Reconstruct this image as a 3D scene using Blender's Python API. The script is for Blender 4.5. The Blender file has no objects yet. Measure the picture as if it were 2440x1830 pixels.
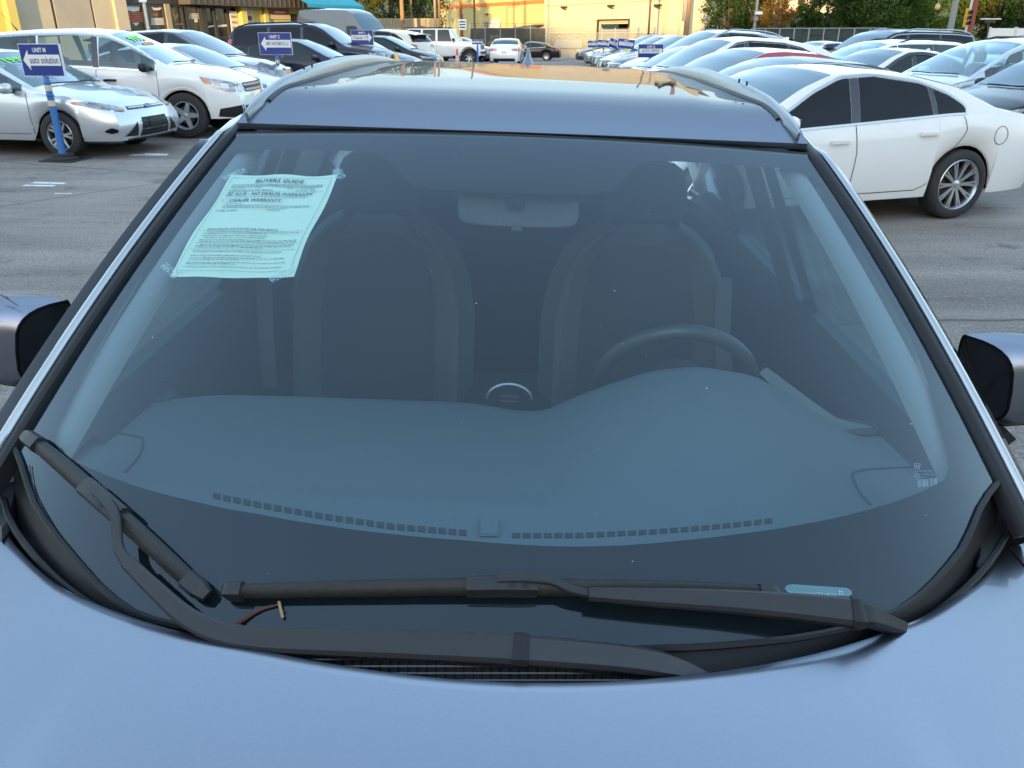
import bpy, bmesh, math, random
import numpy as np
from mathutils import Vector, Matrix
from mathutils.bvhtree import BVHTree
random.seed(7); np.random.seed(7)
SC = bpy.context.scene
COL = SC.collection
rad = math.radians

# ---------------------------------------------------------------- camera
FPX, CXP, CYP = 1900.0, 1220.0, 915.0           # focal length and centre in pixels of a 2440 x 1830 frame
CAM_H, CAM_X = 1.715, 0.025
PITCH, YAW = rad(23.73), rad(0.5)
cam = bpy.data.cameras.new('camera'); camo = bpy.data.objects.new('camera', cam); COL.objects.link(camo)
cam.sensor_width = 36.0; cam.lens = 36.0 * FPX / 2440.0
cam.clip_start = 0.02; cam.clip_end = 3000
camo.location = (CAM_X, 0, CAM_H)
camo.rotation_euler = (math.pi / 2 - PITCH, 0, YAW)
cam.dof.use_dof = True; cam.dof.focus_distance = 1.25; cam.dof.aperture_fstop = 32.0
SC.camera = camo
C0 = np.array([CAM_X, 0, CAM_H])
cy_, sy_ = math.cos(YAW), math.sin(YAW)
RZ = np.array([[cy_, -sy_, 0], [sy_, cy_, 0], [0, 0, 1.0]])
CF = RZ @ np.array([0, math.cos(PITCH), -math.sin(PITCH)])
CR = RZ @ np.array([1.0, 0, 0]); CU = np.cross(CR, CF)

# ---------------------------------------------------------------- world and sun
SUN_EL, SUN_AZ = 6.0, 192.0                      # azimuth clockwise from +Y: the sun is low behind the camera
w = bpy.data.worlds.new('World'); SC.world = w; w.use_nodes = True
nt = w.node_tree; bg = nt.nodes['Background']
sky = nt.nodes.new('ShaderNodeTexSky'); sky.sky_type = 'NISHITA'; sky.sun_disc = False
sky.sun_elevation = rad(SUN_EL); sky.sun_rotation = rad(SUN_AZ)
sky.air_density = 1.0; sky.dust_density = 1.6; sky.ozone_density = 2.6
gm_ = nt.nodes.new('ShaderNodeGamma'); gm_.inputs[1].default_value = 0.57      # evens the single-scattering sky out, as multiple scattering does
nt.links.new(sky.outputs[0], gm_.inputs[0]); nt.links.new(gm_.outputs[0], bg.inputs[0]); bg.inputs[1].default_value = 0.15
sl = bpy.data.lights.new('sun', 'SUN'); sl.energy = 1.15; sl.angle = rad(0.5); sl.color = (1.0, 0.70, 0.30)
so = bpy.data.objects.new('sun', sl); COL.objects.link(so)
sd = Vector((math.sin(rad(SUN_AZ)) * math.cos(rad(SUN_EL)), math.cos(rad(SUN_AZ)) * math.cos(rad(SUN_EL)), math.sin(rad(SUN_EL))))
so.rotation_euler = sd.to_track_quat('Z', 'Y').to_euler(); so.location = (0, -20, 30)
vs = SC.view_settings; vs.view_transform = 'Standard'; vs.look = 'None'; vs.gamma = 1.0; vs.use_curve_mapping = False
vs.exposure = 3.27
SC.render.engine = 'CYCLES'
SC.cycles.max_bounces = 7; SC.cycles.diffuse_bounces = 3; SC.cycles.glossy_bounces = 4
SC.cycles.transparent_max_bounces = 16; SC.cycles.transmission_bounces = 6
SC.cycles.use_denoising = True; SC.cycles.sample_clamp_indirect = 6.0; SC.cycles.caustics_reflective = False

# ---------------------------------------------------------------- pixel rays (2440 x 1830 pixels of the photograph)
ROLL = rad(2.05)                                 # the hero car leans this much to its right on the sloping lot
HR_ = math.cos(ROLL) * CR + math.sin(ROLL) * CU; HU_ = -math.sin(ROLL) * CR + math.cos(ROLL) * CU
K = 1.1031                                       # full-view pixels -> photograph pixels
def ray(x, y, hero=False):
    r, u = (HR_, HU_) if hero else (CR, CU)
    return CF + r * (x - CXP) / FPX - u * (y - CYP) / FPX
def wz(x, y, z): v = ray(x, y); return C0 + v * ((z - CAM_H) / v[2])
def wy(x, y, Y): v = ray(x, y); return C0 + v * (Y / v[1])
def hY(x, y, Y): v = ray(x * K, y * K, True); return C0 + v * (Y / v[1])     # hero frame, full-view pixels
def hz(x, y, z): v = ray(x * K, y * K, True); return C0 + v * ((z - CAM_H) / v[2])
def hproj(P):
    d = np.asarray(P, float) - C0; z = d @ CF
    return np.array([CXP + FPX * (d @ HR_) / z, CYP - FPX * (d @ HU_) / z])
def sstep(a, b, x):
    t = min(1, max(0, (x - a) / (b - a))); return t * t * (3 - 2 * t)
def ground_z(x, y):
    r = math.hypot(x - 0.0, y - 1.7)
    z = -0.0358 * (x - 0.02) * (1 - sstep(1.3, 3.6, r))
    z += 0.008 * max(0, min(y, 42) - 10) * sstep(-2.0, -6.0, x)
    if y > 52: z -= 0.017 * min(y - 52, 24)
    return z

# ---------------------------------------------------------------- materials
MATS = {}
def mat(name, col, rough=0.5, metal=0.0, coat=0.0, spec=0.5, noise=None, bump=None, coatr=0.03, emit=None, trans=None):
    if name in MATS: return MATS[name]
    m = bpy.data.materials.new(name); m.use_nodes = True; MATS[name] = m
    n = m.node_tree; b = n.nodes['Principled BSDF']
    b.inputs['Base Color'].default_value = (*col, 1); b.inputs['Roughness'].default_value = rough
    b.inputs['Metallic'].default_value = metal; b.inputs['Coat Weight'].default_value = coat
    b.inputs['Coat Roughness'].default_value = coatr; b.inputs['Specular IOR Level'].default_value = spec
    if noise:      # (scale, amount, second colour)
        tc = n.nodes.new('ShaderNodeTexCoord'); nz = n.nodes.new('ShaderNodeTexNoise')
        nz.inputs['Scale'].default_value = noise[0]; nz.inputs['Detail'].default_value = 6; nz.inputs['Roughness'].default_value = 0.65
        cr = n.nodes.new('ShaderNodeValToRGB'); a = noise[1]
        cr.color_ramp.elements[0].position = 0.5 - a; cr.color_ramp.elements[1].position = 0.5 + a
        cr.color_ramp.elements[0].color = (*col, 1); cr.color_ramp.elements[1].color = (*noise[2], 1)
        n.links.new(tc.outputs['Object'], nz.inputs['Vector']); n.links.new(nz.outputs['Fac'], cr.inputs[0]); n.links.new(cr.outputs[0], b.inputs['Base Color'])
    if bump:       # (scale, strength)
        tc = n.nodes.new('ShaderNodeTexCoord'); nz = n.nodes.new('ShaderNodeTexNoise'); nz.inputs['Scale'].default_value = bump[0]
        nz.inputs['Detail'].default_value = 3
        bp = n.nodes.new('ShaderNodeBump'); bp.inputs['Strength'].default_value = bump[1]; bp.inputs['Distance'].default_value = 0.01
        n.links.new(tc.outputs['Object'], nz.inputs['Vector']); n.links.new(nz.outputs['Fac'], bp.inputs['Height']); n.links.new(bp.outputs[0], b.inputs['Normal'])
    if emit:
        b.inputs['Emission Color'].default_value = (*emit[0], 1); b.inputs['Emission Strength'].default_value = emit[1]
    return m
def glass_mat(name, tint, boost=1.75, film=0.0):
    if name in MATS: return MATS[name]
    m = bpy.data.materials.new(name); m.use_nodes = True; MATS[name] = m
    n = m.node_tree; n.nodes.clear(); L = n.links.new
    out = n.nodes.new('ShaderNodeOutputMaterial'); mx = n.nodes.new('ShaderNodeMixShader')
    tr = n.nodes.new('ShaderNodeBsdfTransparent'); tr.inputs[0].default_value = (*tint, 1)
    gl = n.nodes.new('ShaderNodeBsdfGlossy'); gl.inputs['Roughness'].default_value = 0.0; gl.inputs[0].default_value = (0.86, 0.95, 1.0, 1)
    ge = n.nodes.new('ShaderNodeNewGeometry'); ma = n.nodes.new('ShaderNodeMath'); ma.operation = 'MULTIPLY_ADD'
    ma.inputs[1].default_value = -(1.5 - 1 / 1.5); ma.inputs[2].default_value = 1.5
    L(ge.outputs['Backfacing'], ma.inputs[0]); fr = n.nodes.new('ShaderNodeFresnel'); L(ma.outputs[0], fr.inputs['IOR'])
    mu = n.nodes.new('ShaderNodeMath'); mu.operation = 'MULTIPLY'; mu.use_clamp = True; mu.inputs[1].default_value = boost
    L(fr.outputs[0], mu.inputs[0]); L(mu.outputs[0], mx.inputs[0]); L(gl.outputs[0], mx.inputs[2]); L(mx.outputs[0], out.inputs[0])
    if film:                        # pale blue veil: sky haze over the glass put into its colour
        df = n.nodes.new('ShaderNodeBsdfDiffuse'); df.inputs[0].default_value = (0.42, 0.60, 0.70, 1); m2 = n.nodes.new('ShaderNodeMixShader')
        tc = n.nodes.new('ShaderNodeTexCoord'); nz = n.nodes.new('ShaderNodeTexNoise'); nz.inputs['Scale'].default_value = 3.0; nz.inputs['Detail'].default_value = 8; nz.inputs['Roughness'].default_value = 0.7
        mr = n.nodes.new('ShaderNodeMapRange'); mr.inputs[1].default_value = 0.3; mr.inputs[2].default_value = 0.7; mr.inputs[3].default_value = film * 0.65; mr.inputs[4].default_value = film * 1.35
        L(tc.outputs['Object'], nz.inputs[0]); L(nz.outputs[0], mr.inputs[0]); L(mr.outputs[0], m2.inputs[0]); L(tr.outputs[0], m2.inputs[1]); L(df.outputs[0], m2.inputs[2]); L(m2.outputs[0], mx.inputs[1])
    else: L(tr.outputs[0], mx.inputs[1])
    return m

M_GLASS = glass_mat('windshield_glass', (0.70, 0.88, 0.92), 1.5, film=0.005)
M_SGLASS = glass_mat('side_glass', (0.34, 0.45, 0.46))
M_CLRGLASS = glass_mat('clear_car_glass', (0.66, 0.80, 0.80), 1.6)
M_PAINT = mat('modern_steel_paint', (0.305, 0.322, 0.37), rough=0.31, metal=1.0, coat=0.45, coatr=0.02, bump=(900, 0.02), noise=(420, 0.25, (0.275, 0.292, 0.34)))
M_PAINT.node_tree.nodes['Principled BSDF'].inputs['Specular Tint'].default_value = (0.06, 0.07, 0.08, 1)
M_FRIT = mat('black_ceramic_band', (0.012, 0.012, 0.014), rough=0.9, spec=0.1)
M_BLK = mat('black_plastic', (0.014, 0.014, 0.015), rough=0.5, spec=0.35, bump=(400, 0.08))
M_GREYPL = mat('grey_weathered_plastic', (0.024, 0.024, 0.025), rough=0.42, spec=0.4, bump=(500, 0.1), noise=(14, 0.3, (0.034, 0.033, 0.032)))
M_RUB = mat('wiper_rubber', (0.018, 0.0175, 0.0165), rough=0.5, spec=0.35, bump=(250, 0.1), noise=(60, 0.35, (0.032, 0.029, 0.025)))
M_GLOSSBLK = mat('gloss_black', (0.012, 0.012, 0.013), rough=0.12, coat=0.6)
M_CHROME = mat('bright_trim', (0.50, 0.50, 0.49), rough=0.22, metal=1.0)
M_ALLOY = mat('alloy_silver', (0.55, 0.55, 0.56), rough=0.28, metal=0.9)
M_STEELR = mat('painted_steel_rim', (0.48, 0.48, 0.48), rough=0.4, metal=0.6)
M_TYRE = mat('tyre_rubber', (0.022, 0.021, 0.020), rough=0.8, bump=(120, 0.15), noise=(7, 0.3, (0.034, 0.031, 0.028)))
M_DARK = mat('dark_cavity', (0.008, 0.008, 0.008), rough=0.95, spec=0.1)
M_CARGLASS = mat('car_glass_tinted', (0.024, 0.034, 0.038), rough=0.015, spec=0.26)
M_CARWS = mat('car_windshield', (0.075, 0.135, 0.165), rough=0.02, spec=0.6)
M_PRIV = mat('car_privacy_glass', (0.010, 0.011, 0.014), rough=0.02, spec=0.22)
M_LENS = mat('headlight_lens', (0.42, 0.42, 0.41), rough=0.08, metal=0.35, coat=1.0, noise=(14, 0.12, (0.14, 0.14, 0.14)))
M_AMBER = mat('amber_lens', (0.55, 0.13, 0.03), rough=0.1, coat=1.0)
M_RED = mat('red_lens', (0.42, 0.02, 0.025), rough=0.1, coat=1.0)
M_PLATE = mat('plate_white', (0.6, 0.6, 0.58), rough=0.4)
M_SEAM = mat('panel_gap_dark', (0.02, 0.02, 0.02), rough=0.9, spec=0.1)
M_WHITE = mat('white_gloss', (0.78, 0.78, 0.76), rough=0.4)
M_PAPER = mat('mint_paper', (0.86, 0.87, 0.64), rough=0.8)
M_INK = mat('black_ink', (0.05, 0.055, 0.06), rough=0.8)
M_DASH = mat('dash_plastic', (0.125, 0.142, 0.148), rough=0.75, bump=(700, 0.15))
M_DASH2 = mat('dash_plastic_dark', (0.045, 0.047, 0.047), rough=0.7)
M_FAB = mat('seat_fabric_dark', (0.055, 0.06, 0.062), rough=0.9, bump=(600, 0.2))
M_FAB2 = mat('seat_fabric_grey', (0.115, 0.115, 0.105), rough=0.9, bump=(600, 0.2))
M_TRIM = mat('cabin_trim_grey', (0.11, 0.105, 0.095), rough=0.85)
M_HEAD = mat('headliner', (0.30, 0.29, 0.27), rough=0.9)
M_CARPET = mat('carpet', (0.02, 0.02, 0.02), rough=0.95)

# ---------------------------------------------------------------- mesh helpers
class MB:
    def __init__(s): s.v = []; s.f = []
    def add(s, vs, fs):
        o = len(s.v); s.v += [tuple(map(float, p)) for p in vs]; s.f += [tuple(i + o for i in f) for f in fs]; return s
    def grid(s, rows, closed=False):
        n = len(rows[0]); vs = [p for r in rows for p in r]; fs = []
        for i in range(len(rows) - 1):
            for j in range(n if closed else n - 1):
                k = (j + 1) % n; fs.append((i * n + j, i * n + k, (i + 1) * n + k, (i + 1) * n + j))
        return s.add(vs, fs)
    def box(s, c, d, R=None):
        c = np.array(c, float); h = np.array(d, float) / 2; R = np.eye(3) if R is None else R
        vs = [c + R @ (h * np.array(q)) for q in ((-1,-1,-1),(1,-1,-1),(1,1,-1),(-1,1,-1),(-1,-1,1),(1,-1,1),(1,1,1),(-1,1,1))]
        return s.add(vs, [(0,3,2,1),(4,5,6,7),(0,1,5,4),(1,2,6,5),(2,3,7,6),(3,0,4,7)])
    def tube(s, pts, r, n=10, cap=True):
        pts = [np.array(p, float) for p in pts]; rows = []
        rr = r if hasattr(r, '__len__') else [r] * len(pts)
        up = np.array([0, 0, 1.0])
        for i, p in enumerate(pts):
            t = pts[min(i + 1, len(pts) - 1)] - pts[max(i - 1, 0)]; t /= np.linalg.norm(t) + 1e-12
            u = up if abs(t @ up) < 0.95 else np.array([1.0, 0, 0])
            a = np.cross(t, u); a /= np.linalg.norm(a); b = np.cross(a, t)
            rows.append([p + rr[i] * (math.cos(2 * math.pi * k / n) * a + math.sin(2 * math.pi * k / n) * b) for k in range(n)])
        s.grid(rows, True)
        if cap:
            o = len(s.v) - n * len(pts)
            s.f.append(tuple(o + k for k in range(n))[::-1]); s.f.append(tuple(o + n * (len(pts) - 1) + k for k in range(n)))
        return s
    def sweep(s, pts, nrm, prof, closed=True, cap=True):
        """pts along a path; nrm normals; prof(i,t) -> list of (side, up) offsets"""
        rows = []; N = len(pts); pts = [np.array(p, float) for p in pts]
        for i, p in enumerate(pts):
            t = pts[min(i + 1, N - 1)] - pts[max(i - 1, 0)]; t /= np.linalg.norm(t)
            n = np.array(nrm[i] if hasattr(nrm[0], '__len__') else nrm, float); n = n - t * (n @ t); n /= np.linalg.norm(n)
            b = np.cross(t, n)
            rows.append([p + b * q[0] + n * q[1] for q in prof(i, i / max(1, N - 1))])
        m = len(rows[0]); o = len(s.v); s.grid(rows, closed)
        if cap and closed:
            s.f.append(tuple(o + k for k in range(m))); s.f.append(tuple(o + m * (N - 1) + k for k in range(m))[::-1])
        return s
    def lathe(s, prof, c=(0, 0, 0), axis='z', n=24):
        rows = []
        for r, h in prof:
            row = []
            for k in range(n):
                a = 2 * math.pi * k / n; x, y = r * math.cos(a), r * math.sin(a)
                q = (x, y, h) if axis == 'z' else ((x, h, y) if axis == 'y' else (h, x, y))
                row.append(np.array(c, float) + q)
            rows.append(row)
        return s.grid(rows, True)
    def poly(s, pts): return s.add(pts, [tuple(range(len(pts)))])
    def mesh(s, name, smooth=True, sharp=38, fixn=True):
        me = bpy.data.meshes.new(name); me.from_pydata(s.v, [], s.f); me.update()
        if fixn:
            bm = bmesh.new(); bm.from_mesh(me); bmesh.ops.recalc_face_normals(bm, faces=bm.faces); bm.to_mesh(me); bm.free()
        if smooth:
            me.shade_smooth()
            me.set_sharp_from_angle(angle=rad(sharp))
        return me
    def build(s, name, m, parent=None, smooth=True, sharp=38, off=None, fixn=True, kind=None, label=None):
        if off is not None: s.v = [(p[0] - off[0], p[1] - off[1], p[2] - off[2]) for p in s.v]
        me = s.mesh(name, smooth, sharp, fixn); me.materials.append(m)
        o = bpy.data.objects.new(name, me); COL.objects.link(o)
        if parent is not None: o.parent = parent
        if kind: o['kind'] = kind
        if label: o['label'] = label
        return o
def empty(name, loc=(0, 0, 0), rz=0.0, label=None, cat=None, group=None):
    o = bpy.data.objects.new(name, None); COL.objects.link(o); o.location = loc; o.rotation_euler = (0, 0, rz)
    o.empty_display_size = 0.2
    return tag(o, label, cat, group)
def tag(o, label=None, cat=None, group=None, kind=None):
    if label: o['label'] = label
    if cat: o['category'] = cat
    if group: o['group'] = group
    if kind: o['kind'] = kind
    return o
def lerp(a, b, t): return a + (b - a) * t
def interp(tab, x):
    xs = [p[0] for p in tab]; ys = [p[1] for p in tab]
    return float(np.interp(x, xs, ys))
def smooth_tab(tab, n=90, it=3):
    xs = np.linspace(tab[0][0], tab[-1][0], n); ys = np.interp(xs, [p[0] for p in tab], [p[1] for p in tab])
    for _ in range(it): ys[1:-1] = (ys[:-2] + 2 * ys[1:-1] + ys[2:]) / 4
    return list(zip(xs, ys))
def resample(pts, n):
    P = np.array(pts, float); d = np.r_[0, np.cumsum(np.linalg.norm(np.diff(P, axis=0), axis=1))]
    t = np.linspace(0, d[-1], n); return np.stack([np.interp(t, d, P[:, i]) for i in range(P.shape[1])], 1)
def spline(pts, n):
    """Catmull-Rom through pts, n samples"""
    P = np.array(pts, float); P = np.vstack([2 * P[0] - P[1], P, 2 * P[-1] - P[-2]]); out = []
    m = len(P) - 3
    for k in range(n):
        u = k / (n - 1) * m; i = min(int(u), m - 1); t = u - i
        p0, p1, p2, p3 = P[i:i + 4]
        out.append(0.5 * (2 * p1 + (p2 - p0) * t + (2 * p0 - 5 * p1 + 4 * p2 - p3) * t * t + (3 * p1 - p0 - 3 * p2 + p3) * t ** 3))
    return np.array(out)
_TXT = {}
def text_geo(s, bold=0.0):
    """flat text as (verts Nx2, faces); cap height about 0.69 at size 1; origin at the left of the baseline"""
    key = (s, bold)
    if key in _TXT: return _TXT[key]
    cu = bpy.data.curves.new('lettering', 'FONT'); cu.body = s; cu.resolution_u = 2; cu.offset = bold
    o = bpy.data.objects.new('lettering', cu); COL.objects.link(o)
    dg = bpy.context.evaluated_depsgraph_get(); dg.update()
    me = o.evaluated_get(dg).to_mesh()
    v = [(p.co.x, p.co.y) for p in me.vertices]; f = [tuple(p.vertices) for p in me.polygons]
    o.evaluated_get(dg).to_mesh_clear(); bpy.data.objects.remove(o); bpy.data.curves.remove(cu)
    _TXT[key] = (np.array(v) if v else np.zeros((0, 2)), f); return _TXT[key]
def put_text(mb, s, fmap, size, x, y, anchor='l', bold=0.0, sx=1.0, width=None):
    v, f = text_geo(s, bold)
    if not len(v): return
    w_ = v[:, 0].max() - min(0, v[:, 0].min())
    if width: sx = width / (w_ * size)
    x0 = x - (w_ * size * sx / 2 if anchor == 'c' else 0)
    mb.add([fmap(x0 + p[0] * size * sx, y + p[1] * size) for p in v], f)
# ================================================================ the setting: ground
def build_ground():
    xs = np.unique(np.r_[np.linspace(-160, -6, 40), np.linspace(-6, 6, 61), np.linspace(6, 160, 40)])
    ys = np.unique(np.r_[np.linspace(-140, -3, 30), np.linspace(-3, 7, 51), np.linspace(7, 90, 50), np.linspace(90, 320, 24)])
    rows = [[(x, y, ground_z(x, y)) for x in xs] for y in ys]
    mb = MB(); mb.grid(rows)
    m = mat('asphalt', (0.062, 0.059, 0.056), rough=0.88, spec=0.3)
    n = m.node_tree; L = n.links.new; b = n.nodes['Principled BSDF']
    tc = n.nodes.new('ShaderNodeTexCoord')
    def noise(scale, det=5, rough=0.6, vec=None, dist=0):
        z = n.nodes.new('ShaderNodeTexNoise'); z.inputs['Scale'].default_value = scale; z.inputs['Detail'].default_value = det
        z.inputs['Roughness'].default_value = rough; z.inputs['Distortion'].default_value = dist
        L(vec or tc.outputs['Object'], z.inputs['Vector']); return z.outputs['Fac']
    def ramp(f, stops):
        r = n.nodes.new('ShaderNodeValToRGB'); e = r.color_ramp.elements
        e[0].position, e[0].color = stops[0][0], (*stops[0][1], 1); e[1].position, e[1].color = stops[-1][0], (*stops[-1][1], 1)
        for p, c in stops[1:-1]:
            k = e.new(p); k.color = (*c, 1)
        L(f, r.inputs[0]); return r.outputs[0]
    def mix(a, b_, f, t='MULTIPLY'):
        x = n.nodes.new('ShaderNodeMix'); x.data_type = 'RGBA'; x.blend_type = t
        if isinstance(f, float): x.inputs[0].default_value = f
        else: L(f, x.inputs[0])
        L(a, x.inputs[6]); L(b_, x.inputs[7]); return x.outputs[2]
    base = ramp(noise(0.35, 6, 0.65, dist=0.6), [(0.3, (0.21, 0.182, 0.158)), (0.5, (0.27, 0.236, 0.208)), (0.72, (0.325, 0.288, 0.254))])
    fine = ramp(noise(48, 4, 0.85), [(0.3, (0.42, 0.42, 0.42)), (0.52, (0.93, 0.93, 0.93)), (0.72, (1.75, 1.7, 1.6))])
    st = n.nodes.new('ShaderNodeMapping'); st.inputs['Scale'].default_value = (0.25, 2.2, 1); st.inputs['Rotation'].default_value = (0, 0, 0.09)
    L(tc.outputs['Object'], st.inputs['Vector'])
    streak = ramp(noise(0.7, 5, 0.6, st.outputs[0]), [(0.3, (0.66, 0.65, 0.64)), (0.7, (1.22, 1.20, 1.17))])
    stain = ramp(noise(1.7, 4, 0.7), [(0.3, (0.55, 0.54, 0.53)), (0.42, (1, 1, 1))])
    vo = n.nodes.new('ShaderNodeTexVoronoi'); vo.feature = 'DISTANCE_TO_EDGE'; vo.inputs['Scale'].default_value = 0.16
    wv = n.nodes.new('ShaderNodeMix'); wv.data_type = 'VECTOR'; wv.inputs[0].default_value = 0.12
    nv = n.nodes.new('ShaderNodeTexNoise'); nv.inputs['Scale'].default_value = 1.3; nv.inputs['Detail'].default_value = 5
    L(tc.outputs['Object'], nv.inputs['Vector']); L(tc.outputs['Object'], wv.inputs[4]); L(nv.outputs['Color'], wv.inputs[5]); L(wv.outputs[1], vo.inputs['Vector'])
    crack = ramp(vo.outputs['Distance'], [(0.0, (0.38, 0.37, 0.36)), (0.0014, (0.5, 0.5, 0.5)), (0.0030, (1, 1, 1))])
    c = mix(mix(mix(mix(base, fine, 1.0), streak, 1.0), stain, 1.0), crack, 1.0)
    L(c, b.inputs['Base Color'])
    bp = n.nodes.new('ShaderNodeBump'); bp.inputs['Strength'].default_value = 0.45; bp.inputs['Distance'].default_value = 0.006
    L(noise(70, 3, 0.7), bp.inputs['Height']); L(bp.outputs[0], b.inputs['Normal'])
    mb.build('ground', m, kind='structure', smooth=True)
build_ground()

def worn_paint(name, col, cover=0.5):
    m = mat(name, col, rough=0.8)
    n = m.node_tree; L = n.links.new; tc = n.nodes.new('ShaderNodeTexCoord'); nz = n.nodes.new('ShaderNodeTexNoise')
    nz.inputs['Scale'].default_value = 14; nz.inputs['Detail'].default_value = 7; nz.inputs['Roughness'].default_value = 0.75
    r = n.nodes.new('ShaderNodeValToRGB'); r.color_ramp.elements[0].position = cover - 0.08; r.color_ramp.elements[1].position = cover + 0.08
    L(tc.outputs['Object'], nz.inputs['Vector']); L(nz.outputs['Fac'], r.inputs[0]); L(r.outputs[0], n.nodes['Principled BSDF'].inputs['Alpha'])
    return m
def flat_strip(name, a, b, width, m, label=None):
    a = np.array(a[:2], float); b = np.array(b[:2], float); d = (b - a) / np.linalg.norm(b - a); q = np.array([-d[1], d[0]]) * width / 2
    rows = []
    for t in np.linspace(0, 1, 24):
        p = lerp(a, b, t); rows.append([(*(p - q), ground_z(*(p - q)) + 0.005), (*(p + q), ground_z(*(p + q)) + 0.005)])
    o = MB().grid(rows).build(name, m, kind='structure'); return o

M_LINE = worn_paint('worn_white_line', (0.42, 0.40, 0.36), 0.62)
for a, b in (((2070, 770), (2440, 782)), ((2055, 705), (2440, 712)), ((2040, 552), (2440, 566))):
    flat_strip('bay_line', wz(*a, 0), wz(*b, 0), 0.11, M_LINE)
flat_strip('bay_line', wz(30, 433, 0), wz(125, 411, 0), 0.09, M_LINE)
M_FLECK = worn_paint('paint_fleck', (0.75, 0.74, 0.70), 0.40)
for (x, y, s) in ((93, 443, 0.2), (116, 437, 0.22), (355, 373, 0.28), (372, 371, 0.2), (150, 462, 0.1)):
    p = wz(x, y, 0); ang = random.uniform(-0.2, 0.2)
    flat_strip('paint_mark', p[:2] - np.array([s, ang * s]), p[:2] + np.array([s, ang * s]), s * 0.42, M_FLECK)

# ================================================================ the hero car: grey crossover seen over its hood
XC = 0.012
OFF = (0.012, 1.65, 0.0)
Mrot = np.outer(CR, HR_) + np.outer(CU, HU_) + np.outer(CF, CF)
M4 = Matrix.Identity(4)
for i in range(3):
    for j in range(3): M4[i][j] = Mrot[i, j]
    M4[i][3] = float((C0 - Mrot @ C0)[i])
hero = empty('grey_crossover', label='grey metallic crossover nearest of all, with a taped paper in its windshield', cat='car')
hero.matrix_world = M4 @ Matrix.Translation(OFF)
def hb(mb, name, m, parent=None, **k): return mb.build(name, m, parent or hero, off=OFF, **k)

def Yb(x): return 0.70 + 0.45 * x * x + 0.26 * x ** 4
def Zb(x): return 1.055 + 0.05 * (x / 0.745) ** 2
def Yt(x): return 1.58 + 0.12 * x * x
GN = np.array([0, -0.49, 0.87])
def Gs(u, v, off=0.0):
    xb, xt = 0.745 * u, 0.56 * u
    B = np.array([XC + xb, Yb(xb), Zb(xb)]); T = np.array([XC + xt, Yt(xt), 1.536 - 0.06 * xt * xt])
    return B + (T - B) * v + GN * (0.02 * 4 * v * (1 - v))
def Gn(u, v):
    e = 1e-3; n = np.cross(Gs(u + e, v) - Gs(u - e, v), Gs(u, v + e) - Gs(u, v - e)); return n / np.linalg.norm(n)
def G(u, v, off=0.0): return Gs(u, v) + (Gn(u, v) * off if off else 0)
def uv_at(x, y, off=0.0, q0=None):
    q = np.array(q0 if q0 is not None else [(x - 1100) / 900, (1350 - y) / 1100.0]); tgt = np.array([x * K, y * K])
    for _ in range(25):
        r = hproj(G(*q, off)) - tgt; e = 1e-4
        J = np.array([(hproj(G(q[0] + e, q[1], off)) - tgt - r) / e, (hproj(G(q[0], q[1] + e, off)) - tgt - r) / e]).T
        d = np.linalg.solve(J, r); q = q - np.clip(d, -0.3, 0.3)
        if np.abs(d).max() < 1e-6: break
    return q
def on_glass(x, y, off=0.0): return G(*uv_at(x, y, off), off)

# windshield glass and the black ceramic band under it
V0 = sorted([tuple(uv_at(x / K, y / K)) for x, y in ((45, 1086), (86, 1212), (181, 1339), (253, 1420), (334, 1475), (520, 1515), (760, 1537), (1000, 1550), (1300, 1556), (1560, 1552), (1780, 1540), (1930, 1522), (2042, 1498), (2133, 1465), (2205, 1415), (2296, 1306), (2341, 1196))])
def v0(u): return float(np.interp(u, [q[0] for q in V0], [q[1] for q in V0]))
rows = [[G(u, lerp(v0(u), 1, t)) for u in np.linspace(-1, 1, 49)] for t in np.linspace(0, 1, 33)]
ws = hb(MB().grid(rows), 'windshield', M_GLASS, fixn=False)
inner = [(115, 930), (119, 962), (150, 990), (220, 1021), (400, 1077), (560, 1109), (700, 1133), (860, 1153), (1000, 1165), (1130, 1175), (1240, 1179), (1350, 1176),
         (1470, 1166), (1600, 1151), (1750, 1128), (1900, 1093), (2000, 1058), (2042, 1035), (2052, 1010), (2048, 970), (2010, 835), (1960, 705), (1890, 570), (1800, 425), (1765, 385),
         (1735, 368), (1690, 361), (1560, 352), (1440, 345), (1395, 346), (1372, 356), (1340, 396), (1318, 411), (1270, 418), (1120, 415), (930, 406), (885, 396), (862, 372), (838, 342), (812, 327),
         (740, 323), (600, 321), (525, 322), (492, 329), (470, 345), (440, 387), (330, 550), (230, 714), (160, 840)]
uvin = np.array([uv_at(*p) for p in inner]); uvin = np.vstack([uvin, uvin[:1]])
cen = np.array([0.0, 0.5])
def ray_poly(poly, a):
    d = np.array([math.cos(a), math.sin(a)]); best = None
    for i in range(len(poly) - 1):
        p, q = poly[i] - cen, poly[i + 1] - cen; e = q - p; den = d[0] * e[1] - d[1] * e[0]
        if abs(den) < 1e-12: continue
        t = (p[0] * e[1] - p[1] * e[0]) / den; s = (p[0] * d[1] - p[1] * d[0]) / den
        if t > 0 and -1e-9 <= s <= 1 + 1e-9 and (best is None or t > best): best = t
    return cen + d * best
outer = np.array([(u, v0(u)) for u in np.linspace(-1, 1, 25)] + [(1, 1), (-1, 1), (-1, v0(-1))], float)
angs = list(np.linspace(0, 2 * math.pi, 300, endpoint=False))
for p in list(outer[:-1]) + list(uvin[:-1]):
    angs.append(math.atan2(p[1] - 0.5, p[0]) % (2 * math.pi))
angs = sorted(set(round(a, 6) for a in angs))
rows = []
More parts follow.
